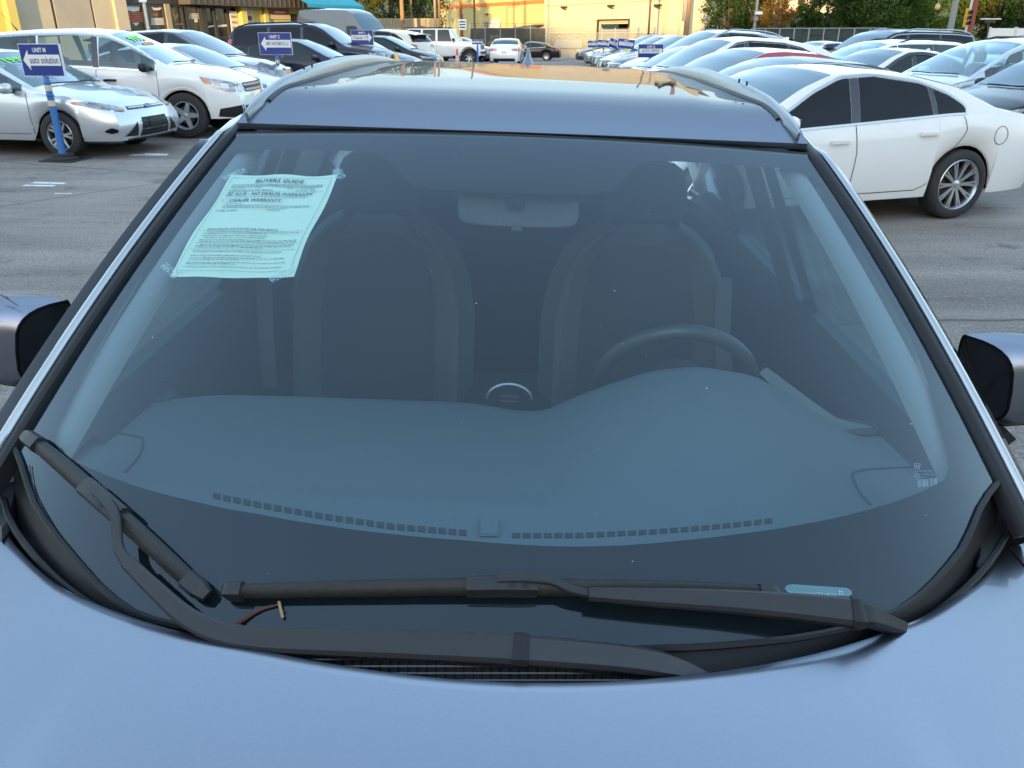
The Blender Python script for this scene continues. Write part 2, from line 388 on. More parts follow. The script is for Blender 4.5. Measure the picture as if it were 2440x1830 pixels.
for a in angs:
    o_, i_ = ray_poly(outer, a), ray_poly(uvin, a)
    rows.append([G(*lerp(i_, o_, t), -0.0025) for t in (0, 0.2, 0.4, 0.6, 0.8, 1)])
rows.append(rows[0])
hb(MB().grid(rows), 'ceramic_band', M_FRIT, ws, fixn=False)

RZ0 = [(1.5, 1.515), (1.62, 1.535), (1.8, 1.572), (2.1, 1.592), (2.5, 1.600), (2.9, 1.600), (3.2, 1.593), (3.5, 1.577), (3.85, 1.54)]
# side mouldings of the windshield: black seal then bright strip
for s in (-1, 1):
    vv = np.linspace(-0.07, 0.985, 30); nn = [Gn(s * 0.98, min(max(v, 0), 1)) for v in vv]
    YY = np.linspace(1.70, 3.6, 14); nn2 = nn + [np.array([s * 0.45, -0.1 * (1 - k / 13), 0.9]) for k in range(14)]
    def edge(v, du, up):
        p = G(s * 0.999, v); return p + np.array([s * du, 0.35 * du, 0]) + np.array(GN) * up
    def run(du, up, dz):
        a = [edge(v, du, up) for v in vv]
        b = [np.array([XC + s * (0.562 + du + 0.020 * (Y - 1.6)), Y, interp(RZ0, Y) - 0.020 - dz]) for Y in YY]
        return a + b
    hb(MB().sweep(run(0.010, 0.002, 0.0), nn2, lambda i, t: [(-0.013, -0.02), (0.013, -0.02), (0.012, 0.003), (0.006, 0.007), (-0.008, 0.005), (-0.013, 0.0)]), 'windshield_seal', M_BLK, sharp=50)
    hb(MB().sweep(run(0.031, 0.004, 0.012), nn2, lambda i, t: [(-0.0065, -0.02), (0.0065, -0.02), (0.007, 0.002), (0.0035, 0.006), (-0.0035, 0.006), (-0.007, 0.002)]), 'bright_moulding', M_CHROME, sharp=50)
    hb(MB().sweep(run(0.058, -0.030, 0.045), nn2, lambda i, t: [(-0.026, -0.05), (0.026, -0.06), (0.024, -0.01), (0.010, 0.010), (-0.02, 0.018)]), 'pillar', M_GLOSSBLK, sharp=50)

# roof
ZR = smooth_tab([(1.45, 1.508), (1.58, 1.537), (1.66, 1.566), (1.75, 1.588), (1.85, 1.600), (2.1, 1.612), (2.5, 1.619), (2.9, 1.619), (3.2, 1.613), (3.5, 1.597), (3.85, 1.56)], 110, 3)
def roof_z(x, Y):
    ax = abs(x - XC); xx = ax
    z = interp(ZR, Y) - (0.06 - 0.045 * sstep(1.60, 1.85, Y)) * xx * xx - 0.10 * max(0, xx - 0.50) ** 2
    cr = 0.395 + 0.02 * math.sin((Y - 1.5) * 1.2)
    z -= 0.006 * sstep(cr - 0.035, cr + 0.035, ax) * sstep(1.60, 2.1, Y)
    return z
rows = []
for t in np.linspace(0, 1, 60):
    row = []
    for u in np.linspace(-1, 1, 65):
        xt = 0.56 * u; y0 = Yt(xt) + 0.012; Y = y0 + (3.72 - y0) * t ** 1.2; x = XC + xt * (1 + 0.0 * t)
        row.append((x, Y, roof_z(x, Y)))
    rows.append(row)
rows = [[(p[0], p[1] + 0.004, p[2] - 0.012) for p in rows[0]]] + rows
roof = hb(MB().grid(rows), 'roof', M_PAINT, sharp=60)
hb(MB().tube([(XC + 0.57 * u, Yt(0.57 * u) + 0.005, 1.531 - 0.06 * (0.57 * u) ** 2) for u in np.linspace(-1, 1, 24)], 0.0085, 6), 'roof_seal', M_BLK)
rows = [[(XC + 0.56 * u, Y, roof_z(XC + 0.56 * u, Y) - 0.05) for u in np.linspace(-1, 1, 13)] for Y in np.linspace(1.64, 3.6, 14)]
hb(MB().grid(rows), 'headliner', M_HEAD)
for s in (-1, 1):   # drip edge between roof and door frames
    # roof rail: solid fin that rises out of the roof edge
    yy = np.r_[np.linspace(1.645, 1.95, 16), np.linspace(2.0, 3.2, 18), np.linspace(3.25, 3.5, 6)]
    rtop = smooth_tab([(1.60, 1.540), (1.66, 1.562), (1.73, 1.581), (1.88, 1.610), (2.1, 1.630), (2.45, 1.640), (2.8, 1.637), (3.1, 1.623), (3.3, 1.606), (3.5, 1.588)], 90, 1)
    hgt = [(Y, max(0.002, interp(rtop, Y) - roof_z(XC + s * 0.54, Y))) for Y in np.linspace(1.615, 3.5, 60)]
    P = [np.array([XC + s * (0.543 - 0.026 * sstep(1.65, 2.2, Y)), Y, roof_z(XC + s * 0.54, Y)]) for Y in yy]
    def rp(i, t, s=s):
        h = interp(hgt, yy[i]); w = 0.013 * min(1, 0.25 + i / 4.0)
        return [(-w, -0.004), (w, -0.004), (w * 0.95, h * 0.55), (w * 0.6, h * 0.92), (0, h), (-w * 0.6, h * 0.92), (-w * 0.95, h * 0.55)]
    hb(MB().sweep(P, [(s * 0.12, 0, 1)] * len(P), rp), 'roof_rail', mat('rail_silver', (0.27, 0.28, 0.28), rough=0.38, metal=0.7), sharp=60)
    hb(MB().tube([p + np.array([-s * 0.019, 0, 0.001]) for p in P[4:]], 0.0045, 6), 'rail_gasket', M_BLK)
    for Y in (1.98, 2.04):
        hb(MB().box((XC + s * (0.543 - 0.026 * sstep(1.65, 2.2, Y)) - s * 0.0125, Y, roof_z(XC + s * 0.54, Y) + 0.030), (0.003, 0.007, 0.009)), 'rail_clip', M_BLK)
# shark fin antenna at the rear of the roof
rows = []
for z, l0, l1, w_ in ((-0.01, 3.42, 3.66, 0.034), (0.008, 3.44, 3.655, 0.030), (0.024, 3.49, 3.65, 0.018), (0.042, 3.545, 3.645, 0.011), (0.058, 3.59, 3.64, 0.007), (0.066, 3.61, 3.637, 0.003)):
    rz0 = roof_z(XC, 3.55)
    rows.append([(XC - 0.0 + w_ * math.sin(2 * math.pi * k / 20), (l0 + l1) / 2 - (l1 - l0) / 2 * math.cos(2 * math.pi * k / 20), rz0 + z) for k in range(20)])
mbx = MB().grid(rows, True); mbx.f.append(tuple(range(100, 120))); hb(mbx, 'antenna_fin', M_PAINT, sharp=60)
# rear spoiler and tailgate
rows = [[(XC + 0.60 * u, Y + 0.02 - 0.05 * u * u, z - 0.03 * u * u) for u in np.linspace(-1, 1, 17)] for Y, z in ((3.70, 1.562), (3.82, 1.55), (3.90, 1.525), (3.905, 1.505), (3.80, 1.50))]
hb(MB().grid(rows), 'spoiler', M_PAINT)
rows = [[(XC + lerp(0.58, 0.72, t) * u, lerp(3.72, 3.98, t) - 0.06 * u * u, lerp(1.50, 1.02, t)) for u in np.linspace(-1, 1, 13)] for t in np.linspace(0, 1, 8)]
hb(MB().grid(rows), 'rear_window', M_PRIV)
rows = [[(XC + hw * u, y - 0.10 * u ** 4, z) for u in np.linspace(-1, 1, 17)] for y, z, hw in ((3.99, 1.02, 0.80), (4.03, 0.9, 0.85), (4.02, 0.72, 0.87), (4.10, 0.62, 0.87), (4.11, 0.42, 0.87), (4.02, 0.28, 0.82))]
hb(MB().grid(rows), 'tailgate', M_PAINT)

# hood: rear edge traced at its own height, then down to the nose
edge_px = [(0, 1257), (45, 1312), (90, 1362), (158, 1409), (226, 1441), (334, 1479), (452, 1513), (588, 1542), (723, 1572), (859, 1594), (1000, 1613), (1163, 1626), (1325, 1629), (1456, 1626), (1586, 1616),
           (1716, 1602), (1846, 1580), (1976, 1552), (2107, 1511), (2204, 1469), (2276, 1427), (2335, 1378), (2374, 1326), (2393, 1280), (2403, 1254)]
def zh(x): return 1.086 - 0.055 * (x / 0.75) ** 2
E_ = []
for px, py in edge_px:
    z = 1.07
    for _ in range(6):
        p = hz(px / K, py / K, z); z = zh(p[0])
    E_.append(p)
E_ = sorted(E_, key=lambda p: p[0]); ex = [p[0] for p in E_]; ey = np.array([p[1] for p in E_])
xs_h = np.r_[np.linspace(-0.765, -0.55, 14)[:-1], np.linspace(-0.55, 0.55, 60), np.linspace(0.55, 0.775, 14)[1:]]
yh = np.interp(xs_h, ex, ey)
yh[xs_h < ex[0]] = ey[0] + (ex[0] - xs_h[xs_h < ex[0]]) * 1.9; yh[xs_h > ex[-1]] = ey[-1] + (xs_h[xs_h > ex[-1]] - ex[-1]) * 1.9
for _ in range(5): yh[1:-1] = (yh[:-2] + 2 * yh[1:-1] + yh[2:]) / 4
def hood_z(x, t):
    z = zh(x) - 0.26 * t ** 1.9 - 0.03 * t
    ax = abs(x - XC); c = 0.435 + 0.03 * t
    z -= 0.0045 * sstep(c - 0.012, c + 0.045, ax) * sstep(0.03, 0.22, t)
    return z
rows = [[(x, y + 0.004, zh(x) - 0.035) for x, y in zip(xs_h, yh)], [(x, y + 0.004, zh(x) - 0.007) for x, y in zip(xs_h, yh)], [(x, y + 0.0025, zh(x) - 0.002) for x, y in zip(xs_h, yh)]]
for t in np.r_[np.linspace(0, 0.5, 34), np.linspace(0.52, 1, 16)]:
    row = []
    for x, y in zip(xs_h, yh):
        yn = -0.30 + 0.28 * (abs(x) / 0.78) ** 3
        row.append((x, y + (yn - y) * t, hood_z(x, t)))
    rows.append(row)
hood = hb(MB().grid(rows), 'hood', M_PAINT, sharp=60)
# fenders, bumper, grille and lights (below the frame)
for s in (-1, 1):
    rows = []
    for t in np.linspace(0, 1, 26):
        Y = lerp(1.30, -0.05, t); xi = (0.772 if s > 0 else -0.762) ; w_ = 0.118 - 0.04 * t ** 3
        zi = 0.995 - 0.16 * t ** 1.6 + 0.02 * (1 - t)
        ar = 0.31 + math.sqrt(max(0, 0.37 ** 2 - (Y - 0.33) ** 2)) if abs(Y - 0.33) < 0.37 else 0.31
        rows.append([(xi, Y, zi - 0.01), (xi + s * 0.004, Y, zi), (xi + s * w_ * 0.5, Y, zi - 0.012), (xi + s * w_ * 0.85, Y, zi - 0.045), (xi + s * w_, Y, zi - 0.11), (xi + s * (w_ + 0.004), Y, max(ar, 0.7) - 0.0), (xi + s * w_, Y, max(ar, 0.31))])
    hb(MB().grid(rows), 'fender', M_PAINT, sharp=60)
rows = [[(XC + hw * u, y + 0.30 * abs(u) ** 3, z) for u in np.linspace(-1, 1, 25)] for y, z, hw in ((-0.30, 0.775, 0.80), (-0.37, 0.72, 0.84), (-0.40, 0.62, 0.87), (-0.40, 0.45, 0.88), (-0.36, 0.30, 0.86), (-0.25, 0.22, 0.8))]
hb(MB().grid(rows), 'front_bumper', M_PAINT)
rows = [[(XC + 0.48 * u, y + 0.05 * u * u, z) for u in np.linspace(-1, 1, 9)] for y, z in ((-0.375, 0.74), (-0.42, 0.62), (-0.425, 0.46))]
hb(MB().grid(rows), 'grille', M_GLOSSBLK)
for s in (-1, 1):
    rows = [[(XC + s * x, -0.36 + 0.30 * (x / 0.85) ** 3, z) for x in np.linspace(0.5, 0.84, 7)] for z in (0.74, 0.70, 0.64)]
    hb(MB().grid(rows), 'headlight', M_LENS)
# body sides: doors below the belt, side glass, pillars
for s in (-1, 1):
    rows = []
    for Y in np.linspace(0.70, 4.02, 60):
        ar = 0.29
        if abs(Y - 2.94) < 0.37: ar = max(ar, 0.31 + math.sqrt(0.37 ** 2 - (Y - 2.94) ** 2))
        k = 1 - 0.10 * max(0, (Y - 3.3) / 0.7) ** 2
        zb = 1.0 + 0.03 * (Y - 1.2) / 2
        rows.append([(XC + s * x * k, Y, max(z, ar) if z < 0.7 else max(z, ar)) for x, z in ((0.815, 0.28), (0.862, 0.36), (0.880, 0.55), (0.888, 0.72), (0.880, 0.86), (0.862, zb - 0.05), (0.838, zb), (0.79, zb + 0.006))])
    hb(MB().grid(rows), 'body_side', M_PAINT, sharp=50)
    def sg(Y, t): return (XC + s * lerp(0.835, 0.60, t), Y, lerp(1.005 + 0.03 * (Y - 1.2) / 2, 1.515, t))
    for y0, y1, y0t, y1t in ((1.30, 2.10, 1.76, 2.12), (2.20, 3.0, 2.22, 2.85)):
        rows = [[sg(lerp(lerp(y0, y1, a), lerp(y0t, y1t, a), t), t) for a in np.linspace(0, 1, 9)] for t in np.linspace(0.02, 0.94, 8)]
        hb(MB().grid(rows), 'side_window', M_SGLASS, fixn=False)
    for y0, y1, y0t, y1t in ((2.09, 2.21, 2.10, 2.24), (2.98, 3.95, 2.84, 3.72)):
        rows = [[sg(lerp(lerp(y0, y1, a), lerp(y0t, y1t, a), t), t) for a in np.linspace(0, 1, 9)] for t in np.linspace(0, 1, 6)]
        hb(MB().grid(rows), 'pillar', M_GLOSSBLK)
    rows = [[sg(Y, t) for Y in np.linspace(1.70, 3.7, 20)] for t in (0.93, 1.0)]
    hb(MB().grid(rows), 'window_frame', M_BLK)
    # inner door and pillar trims
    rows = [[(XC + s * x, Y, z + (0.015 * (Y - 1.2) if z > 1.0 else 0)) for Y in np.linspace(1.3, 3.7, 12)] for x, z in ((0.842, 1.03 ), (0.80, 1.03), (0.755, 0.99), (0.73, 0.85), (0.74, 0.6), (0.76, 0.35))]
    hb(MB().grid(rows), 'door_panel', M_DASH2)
    rows = [[(XC + s * lerp(0.79, 0.565, t), Y + 0.0 * t, lerp(1.0, 1.50, t)) for Y in (2.06, 2.26)] for t in np.linspace(0, 1, 6)]
    hb(MB().grid(rows), 'pillar_trim', M_TRIM)
    rows = [[G(s * u, v, -d) for v in np.linspace(0.05, 0.99, 24)] for u, d in ((0.955, 0.009), (0.950, 0.0095), (0.945, 0.010), (0.930, 0.013), (0.920, 0.018), (0.914, 0.026), (0.912, 0.036))]
    hb(MB().grid(rows), 'pillar_trim', mat('pillar_trim_light', (0.22, 0.215, 0.205), rough=0.85), sharp=80)
    # wheels
    for Yw in (0.33, 2.94):
        xw = XC + s * 0.79
        wh = hb(MB().lathe([(0.05, 0.10), (0.20, 0.10), (0.225, 0.105), (0.225, -0.09), (0.1, -0.09)], (xw, Yw, 0.325), 'x', 28), 'wheel', M_ALLOY)
        hb(MB().lathe([(0.225, -0.09), (0.30, -0.105), (0.322, -0.08), (0.326, 0), (0.322, 0.08), (0.30, 0.105), (0.225, 0.105)], (xw, Yw, 0.325), 'x', 32), 'tyre', M_TYRE, wh)
mbf = MB().box((XC, 1.9, 0.27), (1.5, 3.9, 0.1)); hb(mbf, 'underbody', M_CARPET)
hb(MB().grid([[(XC + x, Y, 0.40) for x in (-0.76, 0.76)] for Y in (1.0, 3.8)]), 'cabin_floor', M_CARPET)
hb(MB().grid([[(XC + x, 0.95 + 0.2 * abs(x), z) for x in (-0.76, 0, 0.76)] for z in (0.4, 1.0)]), 'firewall', M_DARK)

# cowl panel between hood and glass
rows = []
us = np.linspace(-1.04, 1.04, 60)
for t in np.linspace(0, 1, 7):
    row = []
    for u in us:
        a = G(u, v0(u) + 0.004, -0.010); xh = a[0]; yy_ = float(np.interp(xh, xs_h, yh)) - 0.05
        b = np.array([xh * 0.985, yy_, 0.985])
        p = lerp(a, b, t); p[2] = lerp(a[2], b[2], min(1, t * 1.5)) - 0.0
        row.append(p)
    rows.append(row)
cowl_mb = MB().grid(rows); cowl_bvh = BVHTree.FromPolygons([Vector(v) for v in cowl_mb.v], cowl_mb.f)
cowl = hb(cowl_mb, 'cowl_panel', M_BLK)
# lip of the cowl against the glass
hb(MB().tube([G(u, v0(u) + 0.003, 0.002) for u in np.linspace(-1.0, 1.0, 50)], 0.0045, 6), 'cowl_lip', M_BLK)
hb(MB().tube([lerp(G(u, -0.03), np.array([G(u, -0.03)[0], np.interp(G(u, -0.03)[0], xs_h, yh), 1.02]), 0.55) for u in np.linspace(-1.0, 1.0, 50)], 0.005, 6), 'hood_weatherstrip', M_BLK)
# air intake grille of small cells
gm = MB()
def gp(x, y):
    d = Vector(ray(x * K, y * K, True)).normalized(); h = cowl_bvh.ray_cast(Vector(C0), d, 5.0)[0]
    return np.array(h) + np.array([0, -0.001, 0.003]) if h is not None else None
def gline(pts, r):
    P = [p for p in (gp(*q) for q in pts) if p is not None]
    if len(P) > 1: gm.tube(P, r, 4)
for i in range(40):
    x = 640 + i * 20; gline([(x, 1412), (x + .5, 1440), (x + 1, 1474)], 0.0011)
for j in range(5): gline([(640 + k * 20, 1412 + j * 15) for k in range(40)], 0.0012)
hb(gm, 'intake_grille', M_GLOSSBLK, kind='stuff')
# corner covers at the base of the pillars
def prism_px(pts, z, th):
    mb = MB(); top = [hz(x, y, z) for x, y in pts]; n = len(top)
    ins = [lerp(p, np.mean(top, axis=0), 0.16) for p in top]
    vs = [np.r_[p[:2], z - th] for p in top] + [np.r_[p[:2], z - 0.006] for p in top] + [np.r_[p[:2], z] for p in ins]
    fs = [(i, (i + 1) % n, n + (i + 1) % n, n + i) for i in range(n)] + [(n + i, n + (i + 1) % n, 2 * n + (i + 1) % n, 2 * n + i) for i in range(n)] + [tuple(range(2 * n, 3 * n))]
    return mb.add(vs, fs)
hb(prism_px([(2115, 1105), (2130, 1078), (2160, 1064), (2176, 1070), (2182, 1110), (2180, 1145), (2150, 1190), (2126, 1225), (2112, 1215)], 1.05, 0.06), 'corner_cover', M_GREYPL, sharp=25)
hb(prism_px([(-20, 960), (15, 970), (36, 985), (40, 1020), (36, 1060), (18, 1140), (2, 1160), (-25, 1120)], 1.05, 0.06), 'corner_cover', M_GREYPL, sharp=25)

# ---- wipers
def wiper_path(pts, n): 
    P = spline([(x, y, o * 1000) for x, y, o in pts], n); return [uv_at(p[0], p[1], p[2] / 1000) for p in P], [p[2] / 1000 for p in P]
def rod(pts, n, prof, name, m, parent, sharp=45):
    uvs, offs = wiper_path(pts, n)
    P = [G(*q, o) for q, o in zip(uvs, offs)]; N = [Gn(*q) for q in uvs]
    return hb(MB().sweep(P, N, prof), name, m, parent, sharp=sharp)
def blade_prof(w0, h0):
    def f(i, t):
        k = 1 - 0.15 * abs(2 * t - 1) ** 3; w_, h = w0 * k, h0 * k
        return [(-w_, -h * 0.3), (-w_ * 0.35, -h * 0.9), (w_ * 0.35, -h * 0.9), (w_, -h * 0.3), (w_ * 0.9, h * 0.25), (w_ * 0.2, h * 0.85), (-w_ * 0.3, h), (-w_ * 0.85, h * 0.3)]
    return f
def flat_prof(ws_, hs_, kw=0.74, kh=0.75):
    def f(i, t):
        w_ = interp(ws_, t) * kw; h = interp(hs_, t) * kh
        return [(-w_, -h), (w_, -h), (w_, h * 0.35), (w_ * 0.72, h), (-w_ * 0.72, h), (-w_, h * 0.35)]
    return f
# driver-side wiper lying across the middle
wp1 = hb(MB().box(on_glass(1105, 1264, 0.0260), (0.001, 0.001, 0.001)), 'wiper', M_GREYPL)
b1 = rod([(520, 1276, 0.0160), (760, 1270, 0.0170), (1010, 1266, 0.0180), (1250, 1268, 0.0180), (1480, 1272, 0.0170), (1660, 1279, 0.0160)], 40, blade_prof(0.0106, 0.009), 'blade', M_RUB, wp1)
rod([(482, 1276, 0.0150), (500, 1276, 0.0170), (524, 1276, 0.0170)], 8, flat_prof([(0, 0.009), (0.3, 0.0135), (1, 0.0145)], [(0, 0.006), (0.3, 0.012), (1, 0.0125)]), 'end_cap', M_GREYPL, wp1)
rod([(1640, 1279, 0.0170), (1665, 1278, 0.0170), (1684, 1281, 0.0140)], 8, flat_prof([(0, 0.012), (0.7, 0.010), (1, 0.004)], [(0, 0.011), (0.7, 0.009), (1, 0.003)]), 'end_cap', M_GREYPL, wp1)
rod([(1008, 1266, 0.0200), (1060, 1265, 0.0210), (1110, 1265, 0.0220), (1160, 1266, 0.0200)], 8, flat_prof([(0, 0.0150), (1, 0.0150)], [(0, 0.012), (1, 0.012)]), 'clip', M_GREYPL, wp1, 30)
rod([(1070, 1262, 0.0240), (1105, 1262, 0.0250), (1142, 1263, 0.0240)], 6, flat_prof([(0, 0.0115), (1, 0.0115)], [(0, 0.008), (1, 0.008)]), 'connector', M_BLK, wp1, 30)
rod([(1075, 1250, 0.0300), (1140, 1249, 0.0310), (1190, 1254, 0.0310), (1228, 1270, 0.0300), (1262, 1279, 0.0290), (1290, 1281, 0.0300)], 26, flat_prof([(0, 0.007), (1, 0.007)], [(0, 0.0035), (1, 0.0035)]), 'hook', M_GREYPL, wp1, 30)
rod([(1272, 1282, 0.0320), (1400, 1289, 0.0340), (1560, 1297, 0.0360), (1700, 1308, 0.0380), (1840, 1322, 0.0400)], 30, flat_prof([(0, 0.0095), (0.4, 0.0155), (1, 0.0225)], [(0, 0.006), (1, 0.010)], 0.76, 0.75), 'arm', M_GREYPL, wp1, 30)
rod([(1838, 1322, 0.0400), (1848, 1323, 0.0410), (1858, 1324, 0.0400)], 5, flat_prof([(0, 0.0245), (1, 0.0245)], [(0, 0.0115), (0.5, 0.0125), (1, 0.0115)], 0.76, 0.75), 'hinge', M_BLK, wp1, 30)
rod([(1856, 1325, 0.0390), (1885, 1333, 0.0350), (1922, 1348, 0.0160), (1948, 1359, -0.0040)], 12, flat_prof([(0, 0.020), (0.5, 0.014), (1, 0.012)], [(0, 0.010), (1, 0.012)], 0.76, 0.75), 'arm_head', M_BLK, wp1, 30)
# passenger-side wiper up the left edge, its arm sweeping along the cowl
wp2 = hb(MB().box(on_glass(215, 1080, 0.0240), (0.001, 0.001, 0.001)), 'wiper', M_GREYPL)
rod([(78, 958, 0.0160), (140, 1010, 0.0170), (210, 1073, 0.0180), (300, 1153, 0.0180), (410, 1255, 0.0160)], 36, blade_prof(0.0118, 0.009), 'blade', M_RUB, wp2)
rod([(52, 940, 0.0140), (66, 948, 0.0170), (84, 962, 0.0170)], 7, flat_prof([(0, 0.010), (0.4, 0.0155), (1, 0.016)], [(0, 0.006), (0.4, 0.012), (1, 0.0125)]), 'end_cap', M_GREYPL, wp2)
rod([(405, 1251, 0.0170), (425, 1268, 0.0170), (447, 1287, 0.0130)], 8, flat_prof([(0, 0.0165), (0.6, 0.0165), (1, 0.010)], [(0, 0.0125), (0.6, 0.012), (1, 0.006)]), 'end_cap', M_GREYPL, wp2)
rod([(185, 1050, 0.0200), (215, 1076, 0.0220), (262, 1116, 0.0200)], 7, flat_prof([(0, 0.0175), (1, 0.0175)], [(0, 0.012), (1, 0.012)]), 'clip', M_GREYPL, wp2, 30)
rod([(205, 1070, 0.0240), (232, 1092, 0.0250)], 4, flat_prof([(0, 0.013), (1, 0.013)], [(0, 0.008), (1, 0.008)]), 'connector', M_BLK, wp2, 30)
rod([(208, 1062, 0.0300), (235, 1090, 0.0310), (249, 1118, 0.0310), (252, 1150, 0.0300), (256, 1184, 0.0300), (270, 1208, 0.0300), (290, 1226, 0.0310)], 28, flat_prof([(0, 0.0085), (1, 0.0085)], [(0, 0.0035), (1, 0.0035)]), 'hook', M_GREYPL, wp2, 30)
rod([(274, 1213, 0.0330), (330, 1268, 0.0340), (400, 1330, 0.0350), (470, 1365, 0.0360), (560, 1381, 0.0370), (700, 1387, 0.0390), (900, 1394, 0.0400), (1112, 1403, 0.0420)], 60, flat_prof([(0, 0.011), (0.25, 0.0145), (0.5, 0.0170), (1, 0.0215)], [(0, 0.006), (1, 0.010)], 0.76, 0.75), 'arm', M_GREYPL, wp2, 30)
rod([(1110, 1403, 0.0420), (1126, 1404, 0.0430), (1140, 1405, 0.0420)], 5, flat_prof([(0, 0.0240), (1, 0.0240)], [(0, 0.0115), (0.5, 0.0125), (1, 0.0115)], 0.76, 0.75), 'hinge', M_BLK, wp2, 30)
rod([(1138, 1405, 0.0410), (1230, 1412, 0.0400), (1340, 1422, 0.0380), (1420, 1434, 0.0340), (1480, 1450, 0.0260), (1520, 1466, 0.0220)], 26, flat_prof([(0, 0.0215), (0.6, 0.0190), (1, 0.010)], [(0, 0.010), (1, 0.012)], 0.76, 0.75), 'arm_head', mat('satin_black', (0.03, 0.03, 0.031), rough=0.32), wp2, 30)

# ---- cabin
def bump_z(x):
    return interp([(-0.9, 0), (0.02, 0.0), (0.10, 0.012), (0.117, 0.022), (0.2, 0.062), (0.294, 0.100), (0.388, 0.114), (0.505, 0.100), (0.592, 0.05), (0.692, 0.004), (0.75, 0)], x)
bt = smooth_tab([(x, bump_z(x)) for x in np.linspace(-0.8, 0.8, 120)], 120, 4)
def dash_z(x, Y):
    z = 1.028 - 0.030 * (Y - 0.8) / 0.75 - 0.05 * (abs(x) / 0.8) ** 4 * 0.3
    z += interp(bt, x) * sstep(1.02, 1.50, Y) + 0.012 * sstep(1.2, 0.9, Y) * 0
    z -= 0.010 * sstep(1.10, 1.16, Y) * (1 - sstep(0.05, 0.15, x)) 
    return z
rows = []
xs_d = np.linspace(-0.77, 0.77, 110)
for t in np.linspace(0, 1, 40):
    rows.append([(x, lerp(Yb(x) + 0.03, 1.545 - 0.05 * sstep(-0.1, 0.1, x) - 0.25 * max(0, abs(x) - 0.62) , t), 0) for x in xs_d])
rows = [[(x, Y, dash_z(x, Y)) for x, Y, _ in r] for r in rows]
rows.append([(p[0], p[1] + 0.012, p[2] - 0.012) for p in rows[-1]]); rows.append([(p[0], p[1] + 0.010, p[2] - 0.05) for p in rows[-2]])
rows.append([(p[0], p[1] + 0.05, 0.70) for p in rows[-3]])
dash = hb(MB().grid(rows), 'dashboard', M_DASH, sharp=50)
def on_dash(x, y, up=0.0):
    z = 1.0
    for _ in range(14):
        p = hz(x, y, z); z = dash_z(p[0], p[1]) + up
    return p
def ring_on_dash(x, y, rx, ry, name):
    c = on_dash(x, y, 0.002)
    mb = MB().tube([c + np.array([rx * math.cos(a), ry * math.sin(a), 0.002]) for a in np.linspace(0, 2 * math.pi, 30)], 0.004, 6)
    o = hb(mb, name, M_DASH2, dash)
    rows = [[c + np.array([r * rx * math.cos(a), r * ry * math.sin(a), 0.002]) for a in np.linspace(0, 2 * math.pi, 30)] for r in (0.05, 0.95)]
    hb(MB().grid(rows), 'speaker_grille', M_DASH2, dash)
ring_on_dash(335, 855, 0.045, 0.030, 'speaker_ring'); ring_on_dash(1845, 925, 0.045, 0.030, 'speaker_ring')
vent_m = mat('vent_dark', (0.022, 0.024, 0.026), rough=0.8)
def vent_row(pts, n, hpx):
    P = resample(pts, n)
    for i, (x, y) in enumerate(P):
        tx, ty = (P[min(i + 1, n - 1)] - P[max(i - 1, 0)]); L_ = math.hypot(tx, ty); tx, ty = tx / L_, ty / L_
        w_ = 0.36 * np.hypot(*(P[1] - P[0]))
        q = [(x - tx * w_, y - ty * w_ - hpx), (x + tx * w_, y + ty * w_ - hpx), (x + tx * w_, y + ty * w_ + hpx), (x - tx * w_, y - ty * w_ + hpx)]
        q = [on_dash(a, b, 0.0015) for a, b in q]
        mb = MB().add(q + [p - np.array([0, 0, 0.004]) for p in q], [(0, 1, 2, 3), (0, 1, 5, 4), (1, 2, 6, 5), (2, 3, 7, 6), (3, 0, 4, 7)])
        hb(mb, 'vent_slot', vent_m, dash, smooth=False)
vent_row([(468, 1071), (560, 1090), (700, 1115), (850, 1137), (1000, 1150)], 25, 6.0)
vent_row([(1115, 1156), (1250, 1156), (1400, 1149), (1530, 1139), (1660, 1125)], 25, 5.0)
def line_on_dash(pts, name, r=0.0018, m=M_DASH2, n=30):
    hb(MB().tube([on_dash(x, y, 0.0012) for x, y in spline(pts, n)], r, 5), name, m, dash)
hb(MB().sweep([on_dash(x, y, 0.002) for x, y in spline([(1650, 800), (1672, 818), (1705, 845), (1760, 888), (1815, 918), (1880, 930)], 24)], [(0.2, -0.5, 0.85)] * 24, lambda i, t: [(-0.024 + 0.010 * abs(2 * t - 1), -0.002), (0.024 - 0.010 * abs(2 * t - 1), -0.002), (0.014 - 0.006 * abs(2 * t - 1), 0.005), (-0.014 + 0.006 * abs(2 * t - 1), 0.005)]), 'dash_accent', mat('dash_accent_grey', (0.17, 0.18, 0.17), rough=0.7), dash, sharp=80)
line_on_dash([(200, 925), (250, 934), (300, 944), (309, 955), (300, 985), (270, 1020)], 'cover_seam', 0.0022)
line_on_dash([(1985, 1008), (1900, 1012), (1850, 1018), (1843, 1030), (1855, 1060), (1880, 1090)], 'cover_seam', 0.0022)
q = [on_dash(a, b, 0.003) for a, b in ((1036, 1121), (1078, 1121), (1078, 1158), (1036, 1158))]
hb(MB().add(q + [lerp(p, np.mean(q, axis=0), 0.14) + np.array([0, 0, 0.004]) for p in q], [(0, 1, 5, 4), (1, 2, 6, 5), (2, 3, 7, 6), (3, 0, 4, 7), (4, 5, 6, 7)]), 'sensor_cover', M_DASH, dash, smooth=False)
